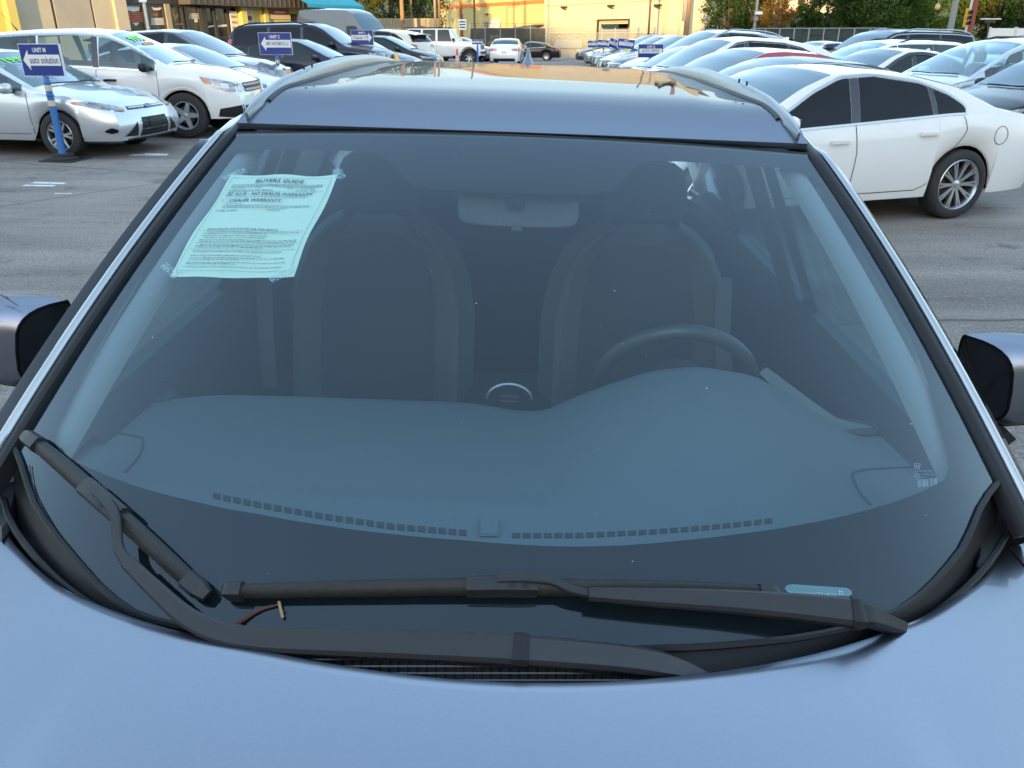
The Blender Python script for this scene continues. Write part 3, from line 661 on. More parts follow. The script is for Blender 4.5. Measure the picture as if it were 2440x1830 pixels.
# steering wheel
SWc = np.array([0.395, 1.76, 0.950]); ta = rad(24)
def swp(a, r, d=0.0): return SWc + np.array([r * math.sin(a), -r * math.cos(a) * math.sin(ta) + d * math.cos(ta), r * math.cos(a) * math.cos(ta) + d * math.sin(ta)])
sw = hb(MB().tube([swp(a, 0.185) for a in np.linspace(0, 2 * math.pi, 60)], 0.0175, 12, cap=False), 'steering_wheel', mat('leather_black', (0.075, 0.078, 0.074), rough=0.34))
hb(MB().lathe([(0.0, -0.03), (0.05, -0.03), (0.075, -0.012), (0.078, 0.02)], (0, 0, 0), 'y', 20), 'wheel_hub', M_DASH2, sw)
hub = [o for o in sw.children][-1]
for v in hub.data.vertices:
    p = Vector((v.co.x + OFF[0], v.co.y + OFF[1], v.co.z + OFF[2])); q = SWc + np.array([p.x, p.y * math.cos(ta) - p.z * math.sin(ta), p.y * math.sin(ta) + p.z * math.cos(ta)]); v.co = Vector(q) - Vector(OFF)
for a in (rad(100), rad(-100), rad(180)):
    hb(MB().tube([swp(a, 0.06), swp(a, 0.178)], 0.014, 8), 'spoke', M_DASH2, sw)
# seats
def seat(cx, name, label, posts):
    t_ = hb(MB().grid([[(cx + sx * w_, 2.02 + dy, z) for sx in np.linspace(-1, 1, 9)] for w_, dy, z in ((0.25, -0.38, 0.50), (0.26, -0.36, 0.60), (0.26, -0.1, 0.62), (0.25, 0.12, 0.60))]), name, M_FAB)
    zs = np.linspace(0.58, 1.235, 22)
    def hw(z): return interp([(0.58, 0.27), (0.75, 0.282), (0.95, 0.280), (1.06, 0.258), (1.15, 0.215), (1.20, 0.165), (1.235, 0.105)], z)
    def yy(z): return 2.13 + 0.26 * (z - 0.58)
    rows = []
    for z in zs:
        row = []
        for u in np.linspace(-1, 1, 29):
            prot = 0.045 * sstep(0.55, 0.80, abs(u)) - 0.11 * sstep(0.84, 1.0, abs(u)) - 0.05 * sstep(1.12, 1.235, z) * -1
            row.append((cx + u * hw(z), yy(z) - prot, z))
        rows.append(row)
    hb(MB().grid(rows), 'backrest', M_FAB2, t_)
    rows = [[(cx + u * 0.60 * hw(z), yy(z) - 0.008 - 0.012 * (1 - u * u), z) for u in np.linspace(-1, 1, 13)] for z in np.linspace(0.62, 1.17, 16)]
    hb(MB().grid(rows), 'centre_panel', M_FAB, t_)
    rows = []
    z0 = 1.225
    for k in range(11):
        f = k / 10; z = z0 + 0.165 * f; s_ = (1 - abs(2 * f - 1) ** 4) ** 0.5 if 0 < f < 1 else 0.25
        rows.append([(cx + (0.125 - 0.01 * f) * (0.62 + 0.38 * s_) * np.sign(math.cos(a)) * abs(math.cos(a)) ** 0.6, 2.30 + 0.055 * s_ * np.sign(math.sin(a)) * abs(math.sin(a)) ** 0.6 + 0.05 * f, z) for a in np.linspace(0, 2 * math.pi, 25)[:-1]])
    mb = MB().grid(rows, True); mb.f.append(tuple(range(24))); mb.f.append(tuple(range(240, 264)))
    hr = hb(mb, 'headrest', M_FAB, t_)
    for s in (-1, 1):
        hb(MB().tube([(cx + s * posts, 2.29, 1.18), (cx + s * posts, 2.30, 1.27)], 0.006, 8), 'headrest_post', M_CHROME, hr)
seat(-0.395, 'front_seat', None, 0.07); seat(0.365, 'front_seat', None, 0.07)
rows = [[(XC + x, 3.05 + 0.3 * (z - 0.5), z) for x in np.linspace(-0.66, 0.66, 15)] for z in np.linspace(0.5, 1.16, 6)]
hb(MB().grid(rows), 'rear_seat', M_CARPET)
# console with round shifter bezel between the seats
hb(MB().box((0.0, 1.95, 0.62), (0.24, 0.8, 0.2)), 'console', M_DASH2)
c0 = hY(1100, 862, 1.78)
hb(MB().tube([c0 + np.array([0.055 * math.cos(a), 0.01 * math.sin(a), 0.036 * math.sin(a)]) for a in np.linspace(0, math.pi, 16)], 0.0045, 6), 'bezel_ring', mat('satin_silver', (0.3, 0.3, 0.3), rough=0.35, metal=0.8))
for dz in (-0.004, 0.010):
    hb(MB().box(c0 + np.array([0, -0.004, dz]), (0.045, 0.006, 0.004)), 'console_switch', M_TRIM)
# belts
for s, bx in ((-1, 575), (1, 1560)):
    P = [hY(bx + 5 * s, 600, 2.15), hY(bx, 720, 2.12), hY(bx + 8, 838, 2.08)]
    hb(MB().sweep(P, (0, -1, 0), lambda i, t: [(-0.022, 0), (0.022, 0), (0.022, 0.002), (-0.022, 0.002)]), 'seat_belt', mat('belt_web', (0.12, 0.12, 0.115), rough=0.8))
# rear-view mirror with its sensor box
def rbox(c, d, n=24, p=0.45):
    rows = []
    for f, s_ in ((-1, 0.86), (-0.8, 0.97), (0, 1.0), (0.8, 0.97), (1, 0.90)):
        rows.append([(c[0] + d[0] / 2 * s_ * np.sign(math.cos(a)) * abs(math.cos(a)) ** p, c[1] + d[1] / 2 * f, c[2] + d[2] / 2 * s_ * np.sign(math.sin(a)) * abs(math.sin(a)) ** p) for a in np.linspace(0, 2 * math.pi, n + 1)[:-1]])
    mb = MB().grid(rows, True); mb.f.append(tuple(range(n))); mb.f.append(tuple(range(4 * n, 5 * n))); return mb
rm = hb(rbox((0.012, 1.525, 1.410), (0.232, 0.05, 0.066), 32), 'rear_view_mirror', mat('mirror_back_grey', (0.16, 0.16, 0.15), rough=0.5))
hb(rbox((0.005, 1.492, 1.430), (0.036, 0.03, 0.030)), 'sensor_box', M_GLOSSBLK, rm)
hb(MB().tube([(0.01, 1.50, 1.44), (0.01, 1.51, 1.470)], 0.012, 8), 'stem', M_DASH2, rm)
hb(MB().box((0.010, 1.497, 1.379), (0.020, 0.012, 0.008)), 'dip_tab', M_TRIM, rm)
hb(MB().add([G(u, v, -0.03) for u, v in ((-0.27, 0.99), (0.27, 0.99), (0.20, 0.84), (-0.20, 0.84))], [(0, 1, 2, 3)]), 'camera_housing', M_DASH2)

# ---- door mirrors
def door_mirror(s):
    cx, cyy, cz = XC + s * 0.935, 1.375, 1.168
    def ringm(f, k=1.0):
        g = (1 - max(0, f) ** 3.0) ** 0.5 if f < 1 else 0.0
        gi = 1 - 0.10 * max(0, -f) ** 3
        hz_ = 0.080 * (0.50 + 0.50 * g) * gi * (1.02 - 0.08 * f) * k; hy = 0.078 * (0.42 + 0.58 * g) * gi * k
        row = []
        for q in range(28):
            a = 2 * math.pi * q / 28; ca, sa = math.cos(a), math.sin(a)
            y = cyy - hy * (np.sign(ca) * abs(ca) ** 0.72 if ca > 0 else 0.30 * ca) + 0.030 * max(0, f) ** 2
            z = cz + hz_ * np.sign(sa) * abs(sa) ** 0.55 + 0.004 * f
            x = cx + s * (f * 0.118 + 0.80 * max(0, cyy - y) * sstep(0.2, -1, f) + 0.16 * max(0, cz + 0.08 - z) * sstep(0.3, -1, f))
            row.append((x, y, z))
        return row
    rows = [ringm(f) for f in np.linspace(-1, 1, 19)]
    mb = MB().grid(rows, True); mb.f.append(tuple(range(18 * 28, 19 * 28)))
    o = hb(mb, 'door_mirror', M_PAINT, sharp=50)
    r0 = ringm(-1.0, 0.985); c_ = np.mean(r0, axis=0) - np.array([s * 0.003, 0.002, 0])
    rows = [r0, [lerp(np.array(p), c_, 0.5) for p in r0], [lerp(np.array(p), c_, 0.98) for p in r0]]
    hb(MB().grid(rows, True), 'mirror_inner_face', M_GLOSSBLK, o)
    hb(MB().tube([lerp(np.array(p), c_, 0.03) for p in r0 + r0[:1]], 0.0022, 5, cap=False), 'housing_seam', M_DARK, o)
    # foot: a flat plate from the housing down to the door
    a_, b_ = np.array([cx - s * 0.035, cyy - 0.03, cz - 0.077]), np.array([XC + s * 0.80, cyy - 0.02, 1.035])
    pts = [lerp(a_, b_, t) + np.array([0, 0, -0.022 * math.sin(t * 3.0)]) for t in np.linspace(0, 1, 9)]
    hb(MB().sweep(pts, [(0, -0.3, 1)] * 9, lambda i, t: [(-0.045 - 0.01 * t, -0.016), (0.045 + 0.01 * t, -0.016), (0.038 + 0.01 * t, 0.012), (-0.038 - 0.01 * t, 0.012)]), 'mirror_foot', M_GLOSSBLK, o, sharp=30)
    hb(MB().sweep([ringm(f)[21] for f in np.linspace(-0.95, 0.8, 12)], [(0, 0, -1)] * 12, lambda i, t: [(-0.03, -0.004), (0.03, -0.004), (0.025, 0.010), (-0.025, 0.010)]), 'mirror_base_trim', M_BLK, o, sharp=30)
    rows = [[(cx + s * x, cyy + 0.026, cz + z) for x in (-0.10, 0.10)] for z in (-0.055, 0.055)]
    hb(MB().grid(rows), 'mirror_glass', M_CHROME, o)
door_mirror(-1); door_mirror(1)
# ================================================================ paper notice taped behind the windshield, stickers, twigs
def hero_thing(name, label, cat, group=None):
    o = bpy.data.objects.new(name, None); COL.objects.link(o); o.empty_display_size = 0.1
    o.matrix_world = M4 @ Matrix.Translation(OFF); return tag(o, label, cat, group)
PC = [uv_at(*p) for p in ((497, 370), (728, 371), (629, 590), (361, 588))]     # TL TR BR BL
def paper_uv(a, b):
    """a across 0..1, b down 0..1"""
    a2 = a + 0.010 * math.sin(b * 7.0) * (1 if a > 0.5 else 0.7); b2 = b + 0.006 * math.sin(a * 9.0 + 1)
    top = lerp(PC[0], PC[1], a2); bot = lerp(PC[3], PC[2], a2); return lerp(top, bot, b2)
def pw(a, b, d): return G(*paper_uv(a, b), d)
notice = hero_thing('buyers_notice', 'pale green printed buyers guide sheet taped inside the grey windshield', 'paper notice')
rows = [[pw(a, b, -0.006 - 0.003 * math.sin(a * 6 + b * 5) ** 2) for a in np.linspace(0, 1, 25)] for b in np.linspace(0, 1, 25)]
hb(MB().grid(rows), 'sheet', M_PAPER, notice, fixn=False)
PA = 0.80                                          # width over height of the sheet
def pm(x, y): return pw(x / PA, y, -0.0048)         # x 0..PA, y 0..1 down
def plines(name, fn):
    mb = MB(); fn(mb); return hb(mb, name, M_INK, notice, smooth=False, fixn=False)
def tx(mb, s, size, x, y, **k): put_text(mb, s, lambda a, b: pm(a, 2 * y - b), size, x, y, **k)
def bar(mb, x0, x1, y, h=0.0016, n=14):
    rows = [[pm(x, y - h / 2), pm(x, y + h / 2)] for x in np.linspace(x0, x1, n)]; mb.grid(rows)
def body_text(mb, x0, x1, y, h=0.0058, seed=0):
    r = random.Random(seed); x = x0
    while x < x1 - 0.01:
        w_ = min(r.uniform(0.010, 0.036), x1 - x); hh = h * r.uniform(0.55, 0.8)
        rows = [[pm(a, y - hh / 2), pm(a, y + hh / 2)] for a in np.linspace(x, x + w_, 3)]; mb.grid(rows); x += w_ + 0.006
L0, L1 = 0.055, 0.745
def f_border(mb):
    for y in (0.045, 0.955): bar(mb, 0.03, 0.77, y, 0.002, 24)
    for x in (0.03, 0.77):
        mb.grid([[pm(x - 0.001, y), pm(x + 0.001, y)] for y in np.linspace(0.045, 0.955, 24)])
plines('print_border', f_border)
plines('print_heading', lambda mb: (tx(mb, 'BUYERS GUIDE', 0.054, 0.40, 0.098, anchor='c', bold=0.018),
    tx(mb, 'AS IS - NO DEALER WARRANTY', 0.044, 0.125, 0.236, bold=0.016, width=0.56), tx(mb, 'DEALER WARRANTY', 0.044, 0.115, 0.302, bold=0.016, width=0.37),
    tx(mb, 'X', 0.052, 0.066, 0.240, bold=0.02)))
def f_boxes(mb):
    for y in (0.222, 0.288):
        x0, x1, y0, y1 = 0.062, 0.104, y - 0.020, y + 0.018
        bar(mb, x0, x1, y0, 0.002, 3); bar(mb, x0, x1, y1, 0.002, 3)
        for x in (x0, x1): mb.grid([[pm(x - 0.001, yy), pm(x + 0.001, yy)] for yy in (y0, y1)])
plines('tick_boxes', f_boxes)
def f_small(mb):
    tx(mb, 'WARRANTIES FOR THIS VEHICLE:', 0.022, 0.06, 0.190, bold=0.01); tx(mb, 'Stock No. 1474', 0.022, 0.55, 0.186, bold=0.01)
    tx(mb, 'VEHICLE MAKE', 0.016, 0.06, 0.160); tx(mb, 'MODEL', 0.016, 0.24, 0.160); tx(mb, 'YEAR', 0.016, 0.48, 0.160); tx(mb, 'VIN NUMBER', 0.016, 0.58, 0.160)
    tx(mb, 'NON-DEALER WARRANTIES FOR THIS VEHICLE:', 0.023, 0.09, 0.585, bold=0.012)
    tx(mb, 'SYSTEMS COVERED:', 0.018, 0.06, 0.400, bold=0.01); tx(mb, 'DURATION:', 0.018, 0.42, 0.392, bold=0.01)
    tx(mb, 'ASK THE DEALER IF YOUR MECHANIC CAN INSPECT THE VEHICLE ON OR OFF THE LOT.', 0.017, 0.075, 0.790, bold=0.008, width=0.60)
    tx(mb, 'OBTAIN A VEHICLE HISTORY REPORT AND CHECK FOR OPEN SAFETY RECALLS.', 0.017, 0.075, 0.828, bold=0.008, width=0.48)
    tx(mb, 'Si el concesionario gestiona la venta en espanol, pidale una copia de la Guia del Comprador en espanol.', 0.016, 0.06, 0.925, bold=0.006, width=0.65)
    tx(mb, 'Page 1 of 2', 0.014, 0.035, 0.975)
    for i, y in enumerate((0.118,)): body_text(mb, 0.07, 0.73, y, 0.006, i)
    for y, a, b in ((0.135, 0.06, 0.73),): body_text(mb, a, b, y, 0.007, 40)
    for y, a, b in ((0.252, 0.13, 0.66), (0.322, 0.10, 0.22)): body_text(mb, a, b, y, 0.0055, int(y * 1000))
    for i, y in enumerate((0.340, 0.353, 0.366)): body_text(mb, 0.09, 0.71 - 0.16 * (i == 2), y, 0.0062, 60 + i)
    for i, y in enumerate((0.606, 0.619, 0.640, 0.658, 0.680, 0.693, 0.722, 0.735, 0.747)):
        body_text(mb, 0.075 if i % 3 else 0.10, 0.735 - 0.2 * (i in (1, 2, 3, 8)), y, 0.0062, 100 + i)
    for i, y in enumerate((0.843, 0.857, 0.882, 0.896)): body_text(mb, 0.075, 0.72 - 0.3 * (i in (1, 3)), y, 0.0062, 140 + i)
plines('print_text', f_small)
def f_rules(mb):
    for y, a, b in ((0.126, 0.06, 0.73), (0.143, 0.06, 0.73), (0.196, 0.05, 0.75), (0.592, 0.06, 0.75), (0.706, 0.06, 0.75), (0.766, 0.05, 0.75)): bar(mb, a, b, y, 0.0022, 20)
plines('print_rules', f_rules)
m = bpy.data.materials.new('clear_tape'); m.use_nodes = True; n = m.node_tree; n.nodes.clear()
out = n.nodes.new('ShaderNodeOutputMaterial'); mx = n.nodes.new('ShaderNodeMixShader'); t1 = n.nodes.new('ShaderNodeBsdfTransparent'); d1 = n.nodes.new('ShaderNodeBsdfDiffuse'); d1.inputs[0].default_value = (0.75, 0.8, 0.78, 1)
tc = n.nodes.new('ShaderNodeTexCoord'); vz = n.nodes.new('ShaderNodeTexNoise'); vz.inputs['Scale'].default_value = 260; vz.inputs['Detail'].default_value = 2
rp_ = n.nodes.new('ShaderNodeValToRGB'); rp_.color_ramp.elements[0].position = 0.46; rp_.color_ramp.elements[0].color = (0.10, 0.10, 0.10, 1); rp_.color_ramp.elements[1].position = 0.62; rp_.color_ramp.elements[1].color = (0.55, 0.55, 0.55, 1)
n.links.new(tc.outputs['Object'], vz.inputs[0]); n.links.new(vz.outputs[0], rp_.inputs[0]); n.links.new(rp_.outputs[0], mx.inputs[0]); n.links.new(t1.outputs[0], mx.inputs[1]); n.links.new(d1.outputs[0], mx.inputs[2]); n.links.new(mx.outputs[0], out.inputs[0])
for q in ([(474, 380), (524, 357), (533, 366), (490, 388)], [(716, 362), (735, 359), (747, 376), (736, 384), (722, 380)], [(341, 571), (357, 562), (386, 587), (371, 600)], [(574, 595), (632, 571), (636, 582), (588, 607)]):
    hb(MB().poly([G(*uv_at(*p), -0.0042) for p in q]), 'tape', m, notice, smooth=False, fixn=False)

# etched glass mark, lower right of the windshield
ETCH = mat('glass_etch', (0.30, 0.32, 0.32), rough=0.8)
mk = MB()
def gl(x, y): return G(*uv_at(x, y, -0.0035), -0.0035)
def seg(x0, y0, x1, y1, w_=1.0):
    d = np.array([y0 - y1, x1 - x0], float); d /= np.linalg.norm(d) + 1e-9; d *= w_ / 2
    mk.add([gl(x0 + d[0], y0 + d[1]), gl(x1 + d[0], y1 + d[1]), gl(x1 - d[0], y1 - d[1]), gl(x0 - d[0], y0 - d[1])], [(0, 1, 2, 3)])
for a in ((1974, 1001, 1988, 1002), (1988, 1002, 1986, 1013), (1986, 1013, 1977, 1012.5), (1977, 1012.5, 1974, 1001), (1978, 1003, 1979, 1011), (1984, 1003, 1984, 1011), (1979, 1007, 1984, 1007)): seg(*a, 1.1)
for k in range(16):
    a, b = 2 * math.pi * k / 16, 2 * math.pi * (k + 1) / 16
    seg(1981 + 5.5 * math.cos(a), 1028 + 5.5 * math.sin(a), 1981 + 5.5 * math.cos(b), 1028 + 5.5 * math.sin(b), 0.9)
seg(1978, 1031, 1984, 1025, 1.2)
def mtext(s, x, y, size, bold=0.0): put_text(mk, s, lambda a, b: gl(a, 2 * y - b), size, x, y, bold=bold)
mtext('AUTHENTIC PARTS', 1976, 1019, 4.6); mtext('DOT 37  M 9012', 1990, 1026, 4.6); mtext('43R-01', 1990, 1031.5, 4.6)
x = 1982.0; r = random.Random(3)
while x < 2026:
    w_ = r.choice((0.8, 1.2, 2.0)); seg(x, 1035 - (x - 1982) * 0.09 + 1, x + 1.2, 1053 - (x - 1982) * 0.10, w_); x += w_ + r.choice((1.0, 1.4, 2.0))
mtext('0901', 2004, 1057, 5)
hb(mk, 'etched_mark', ETCH, ws, smooth=False, fixn=False)
# VIN window in the black band
mb = MB(); mb.poly([G(*uv_at(x, y, -0.0018), -0.0018) for x, y in [(1700, 1264), (1712, 1262), (1830, 1270), (1839, 1276), (1841, 1283), (1834, 1288), (1712, 1282), (1700, 1278), (1695, 1271)]])
vp = hb(mb, 'vin_window', mat('vin_lens', (0.24, 0.30, 0.29), rough=0.6), ws, smooth=False, fixn=False)
mb = MB(); put_text(mb, '7PUFV10WVZ714020', lambda a, b: G(*uv_at(a, 2 * 1285 - b + (a - 1700) * 0.03, -0.0012), -0.0012), 10.5, 1702, 1285, width=104)
for q in ((1812, 1276), (1817, 1276.3), (1812, 1281), (1818, 1281.5)):
    mb.poly([G(*uv_at(q[0] + dx, q[1] + dy, -0.0012), -0.0012) for dx, dy in ((0, 0), (3.4, 0.2), (3.4, 3.6), (0, 3.4))])
hb(mb, 'lettering', M_WHITE, vp, smooth=False, fixn=False)
# dust specks on the glass
mb = MB(); r = random.Random(11)
for _ in range(45):
    u, v = r.uniform(-0.92, 0.92), r.uniform(0.0, 0.97); s = r.choice((0.0004, 0.0005, 0.0006, 0.0010)); c = G(u, v, 0.0006); a = r.uniform(0, 3.1)
    dx = np.array([math.cos(a), math.sin(a) * 0.8, math.sin(a) * 0.5]) * s; dy = np.array([-math.sin(a), math.cos(a) * 0.8, math.cos(a) * 0.5]) * s * r.uniform(0.5, 1.6)
    mb.add([c - dx, c - dy, c + dx, c + dy], [(0, 1, 2, 3)])
hb(mb, 'dust_specks', mat('dust', (0.55, 0.55, 0.52), rough=0.9), ws, smooth=False, fixn=False, kind='stuff')
# twigs
M_TW = mat('twig_brown', (0.16, 0.055, 0.03), rough=0.8, noise=(40, 0.3, (0.09, 0.04, 0.025))); M_TW2 = mat('twig_straw', (0.42, 0.30, 0.14), rough=0.8)
def twig(name, label, pts, r0, r1, m, extra=()):
    o = hero_thing(name, label, 'twig')
    P = spline(pts, 16) if len(pts) > 2 else np.array(pts)
    hb(MB().tube(P, list(np.linspace(r0, r1, len(P))), 6), 'stem', m, o)
    for q, rr, mm in extra: hb(MB().tube(q, rr, 5), 'side_shoot', mm, o)
    return o
og = lambda x, y, o=0.003: on_glass(x, y, o)
twig('dry_twig', 'thin reddish brown dry twig lying on the black lower windshield under the long wiper', [og(506, 1350, 0.008), og(535, 1333), og(565, 1316), (og(602, 1306))], 0.0030, 0.0014, M_TW,
     [([og(603, 1300, 0.006), og(606, 1312, 0.004)], 0.0018, M_TW2)])
twig('straw_piece', 'short straw coloured stalk hanging below the long wiper blade', [og(602, 1299, 0.007), og(611, 1335, 0.004)], 0.0017, 0.0019, M_TW2, [([og(607, 1322, 0.004), og(616, 1318, 0.004)], 0.0008, M_TW)])
twig('hair_stem', 'very thin curved dark stem stuck on the lower left windshield corner', [og(64, 1005, .002), og(74, 1060, .002), og(105, 1120, .002), (og(160, 1205, .002)), og(205, 1260, .002)], 0.0007, 0.0005, M_BLK)
def on_roof(x, y):
    lo, hi = 1.62, 3.3
    for _ in range(40):
        md = (lo + hi) / 2; p = hY(x, y, md)
        if p[2] > roof_z(p[0], md): lo = md
        else: hi = md
    return p + np.array([0, 0, 0.003])
twig('leaf_twig', 'small tan leaf scrap lying on the grey roof right of the fin', [on_roof(1417, 181), on_roof(1428, 183), on_roof(1440, 181), on_roof(1457, 181)], 0.005, 0.003, M_TW2,
     [([on_roof(1430, 182), on_roof(1424, 186)], 0.004, M_TW2), ([on_roof(1447, 180), on_roof(1453, 185)], 0.003, M_TW)])
twig('mirror_stem', 'tiny red forked stem lying on the left door mirror cap', [hY(2, 637, 1.335), hY(20, 648, 1.325), hY(38, 660, 1.315)], 0.0012, 0.0008, M_TW, [([hY(20, 648, 1.325), hY(14, 640, 1.33)], 0.0008, M_TW)])
# ================================================================ buildings
class Wall:
    """local frame on a vertical facade: x along it, z up, -y outward; pixels of the photograph give x and z"""
    def __init__(s, p0, d, name, label, cat, group=None):
        s.p0 = np.array([p0[0], p0[1]]); s.d = np.array(d) / np.linalg.norm(d); s.n = np.array([s.d[1], -s.d[0]])
        s.gz = ground_z(*s.p0)
        s.root = empty(name, (s.p0[0], s.p0[1], s.gz), math.atan2(s.d[1], s.d[0]), label, cat, group)
    def at(s, px, py, out=0.0):
        v = ray(px, py); q = s.p0 + s.n * out
        t = ((q - C0[:2]) @ s.n) / (v[:2] @ s.n); P = C0 + v * t
        return float((P[:2] - s.p0) @ s.d), float(P[2] - s.gz)
    def sx(s, px, py=40, out=0.0): return s.at(px, py, out)[0]
    def box(s, name, x0, x1, z0, z1, out, thick, m, parent=None, **k):
        return MB().box(((x0 + x1) / 2, -out + thick / 2, (z0 + z1) / 2), (x1 - x0, thick, z1 - z0)).build(name, m, parent or s.root, smooth=False, **k)
def stucco(name, c, c2, sc=1.2):
    return mat(name, c, rough=0.9, noise=(sc, 0.35, c2), bump=(30, 0.25))
M_STU = stucco('tan_stucco', (0.40, 0.32, 0.21), (0.47, 0.40, 0.29))
M_STU2 = stucco('stained_stucco', (0.40, 0.34, 0.25), (0.27, 0.24, 0.20), 0.9)
M_YEL = stucco('yellow_wall', (0.55, 0.41, 0.10), (0.60, 0.46, 0.13))
M_CREAM = stucco('cream_wall', (0.52, 0.44, 0.28), (0.57, 0.50, 0.34), 0.5)
M_PALE = stucco('pale_wall', (0.56, 0.47, 0.31), (0.52, 0.43, 0.28), 0.4)
M_FRAME = mat('dark_bronze_frame', (0.035, 0.03, 0.026), rough=0.5)
M_SHOPG = mat('shop_glass', (0.035, 0.028, 0.02), rough=0.03, spec=0.6, noise=(0.8, 0.2, (0.055, 0.04, 0.026)))
M_FASC = mat('brown_fascia', (0.075, 0.060, 0.045), rough=0.8, noise=(3, 0.4, (0.055, 0.046, 0.036)))
M_TEAL = mat('teal_canvas', (0.02, 0.26, 0.34), rough=0.8, noise=(2, 0.4, (0.025, 0.33, 0.42)))
M_ORANGE = mat('orange_band', (0.62, 0.16, 0.03), rough=0.7)
M_DECW = mat('decal_white', (0.62, 0.58, 0.50), rough=0.7); M_DECR = mat('decal_red', (0.42, 0.09, 0.05), rough=0.7); M_GOLD = mat('decal_gold', (0.34, 0.19, 0.06), rough=0.6)
M_CONC = stucco('concrete', (0.36, 0.35, 0.31), (0.30, 0.29, 0.26), 0.8)

a26 = rad(26); p0 = wy(600, 40, 52)
SH = Wall(p0, (math.sin(a26), math.cos(a26)), 'shop_building', 'long low storefront building with yellow and tan walls, brown fascia and dark windows', 'building')
sx = SH.sx
HT = 4.9
def spanel(name, a, b, m, out=0.0, z0=0.0, z1=HT, th=0.3): return SH.box(name, sx(a), sx(b), z0, z1, out, th, m)
x_l = sx(-60)
SH.box('wall', x_l, sx(34), 0, HT, 0.0, 0.4, M_YEL)
spanel('pilaster', 11, 33, M_YEL, 0.32, th=0.32)
spanel('wall_panel', 37, 127, M_STU); spanel('joint', 33.2, 36.8, M_FRAME, -0.06, th=0.2); spanel('joint', 127.4, 133.4, M_FRAME, -0.05, th=0.2)
spanel('wall_panel', 134, 221, M_STU2); spanel('joint', 221.4, 225.6, M_FRAME, -0.05, th=0.2)
spanel('wall_panel', 226, 272, M_STU); spanel('pilaster', 272.4, 301, M_STU, 0.18, th=0.45)
SH.box('wall', x_l, sx(760), 0, HT, -0.5, 0.3, M_STU)     # rear wall behind the glazing
SH.box('roof', x_l, sx(750), HT, HT + 0.25, 0.2, 9.0, M_FASC)
zf = SH.at(736, 21, 0.9)[1]
fas = SH.box('fascia', SH.sx(455, 10, 0.9), sx(748), zf, HT + 0.9, 0.9, 1.2, M_FASC)
for i in range(26):
    x = lerp(SH.sx(455, 10, 0.9), sx(746), (i + 0.5) / 26)
    SH.box('batten', x - 0.03, x + 0.03, zf + 0.05, HT + 0.85, 0.94, 0.038, M_FASC, fas)
SH.box('header', sx(301.5), sx(546), zf - 0.02, zf + 0.5, 0.02, 0.25, M_FRAME)
def swin(a, b, m=M_SHOPG, z0=0.15, z1=None, name='window'):
    z1 = z1 or zf - 0.05; w_ = SH.box(name, sx(a), sx(b), z0, z1, -0.12, 0.04, m)
    x0, x1 = sx(a), sx(b)
    for q0, q1 in ((x0 - 0.1, x0 + 0.03), (x1 - 0.03, x1 + 0.1)): SH.box('frame', q0, q1, 0, z1, 0.0, 0.16, M_FRAME, w_)
    SH.box('frame', x0 + 0.03, x1 - 0.03, z1 - 0.08, z1, 0.0, 0.15, M_FRAME, w_)
    return w_
wins = [swin(304, 345), swin(355, 393), swin(409, 435), swin(446, 477, name='door'), swin(492, 511), swin(515, 542)]
spanel('mullion_post', 394.5, 406, mat('tan_post', (0.30, 0.24, 0.15), rough=0.8), 0.08, z1=zf, th=0.3)
spanel('mullion_post', 478.5, 489.5, M_FRAME, 0.06, z1=zf, th=0.3)
def decal(w_, pts, m, name='decal'):
    P = [SH.at(x, y, -0.10) for x, y in pts]
    return MB().poly([(q[0], 0.098, q[1]) for q in P]).build(name, m, w_, smooth=False)
def stripes(w_, x0, x1, y0, y1, n, ma, mb_):
    for i in range(n):
        a, b = lerp(y0, y1, i / n), lerp(y0, y1, (i + 0.62) / n); decal(w_, [(x0, a), (x1, a), (x1, b), (x0, b)], ma if i % 2 else mb_)
decal(wins[0], [(308, 12), (316, 2), (326, 11), (333, 15), (331, 25), (317, 28), (304, 24), (303, 17)], M_DECW)
stripes(wins[0], 304, 341, 29, 54, 6, M_DECR, M_DECR); decal(wins[0], [(316, 55), (332, 54), (324, 62)], M_DECW)
decal(wins[1], [(359, 17), (367, 11), (381, 12), (387, 18), (380, 24), (366, 24)], M_DECW); decal(wins[1], [(366, 15.5), (378, 15.5), (378, 19.5), (366, 19.5)], M_DECR)
stripes(wins[1], 357, 377, 33, 38, 2, M_DECR, M_DECR); stripes(wins[1], 360, 392, 43, 60, 6, M_DECW, M_DECW)
decal(wins[2], [(407, 15), (411, 14), (417, 36), (424, 30), (425, 40), (417, 52), (410, 34)], M_GOLD); stripes(wins[2], 415, 435, 56, 61, 1, M_GOLD, M_GOLD)
stripes(wins[3], 450, 474, 32, 46, 4, M_DECW, M_DECW); decal(wins[3], [(463, 46), (471, 46), (471, 53), (463, 53)], M_DECW)
decal(wins[4], [(494, 62), (510, 60), (510, 64), (495, 66)], M_DECW); decal(wins[5], [(516, 60), (541, 58), (541, 63), (518, 65)], M_DECW); decal(wins[5], [(512, 36), (516, 36), (518, 46), (513, 46)], M_DECW)
pn = spanel('notice_board', 547, 564, M_DECW, 0.06, 1.0, zf - 0.25, 0.05)
for i in range(4):
    z = lerp(1.4, zf - 0.6, i / 3); SH.box('print', sx(549), sx(562), z, z + 0.12, 0.066, 0.004, M_DECR if i == 1 else M_GOLD, pn)
spanel('post', 566, 579, M_YEL, 0.35, z1=zf, th=0.5)
p1_ = spanel('post', 581, 597, M_STU, 0.20, z1=zf, th=0.5)
SH.box('number_plaque', sx(585), sx(592), SH.at(588, 48)[1], SH.at(588, 38)[1], 0.23, 0.025, M_FRAME, p1_)
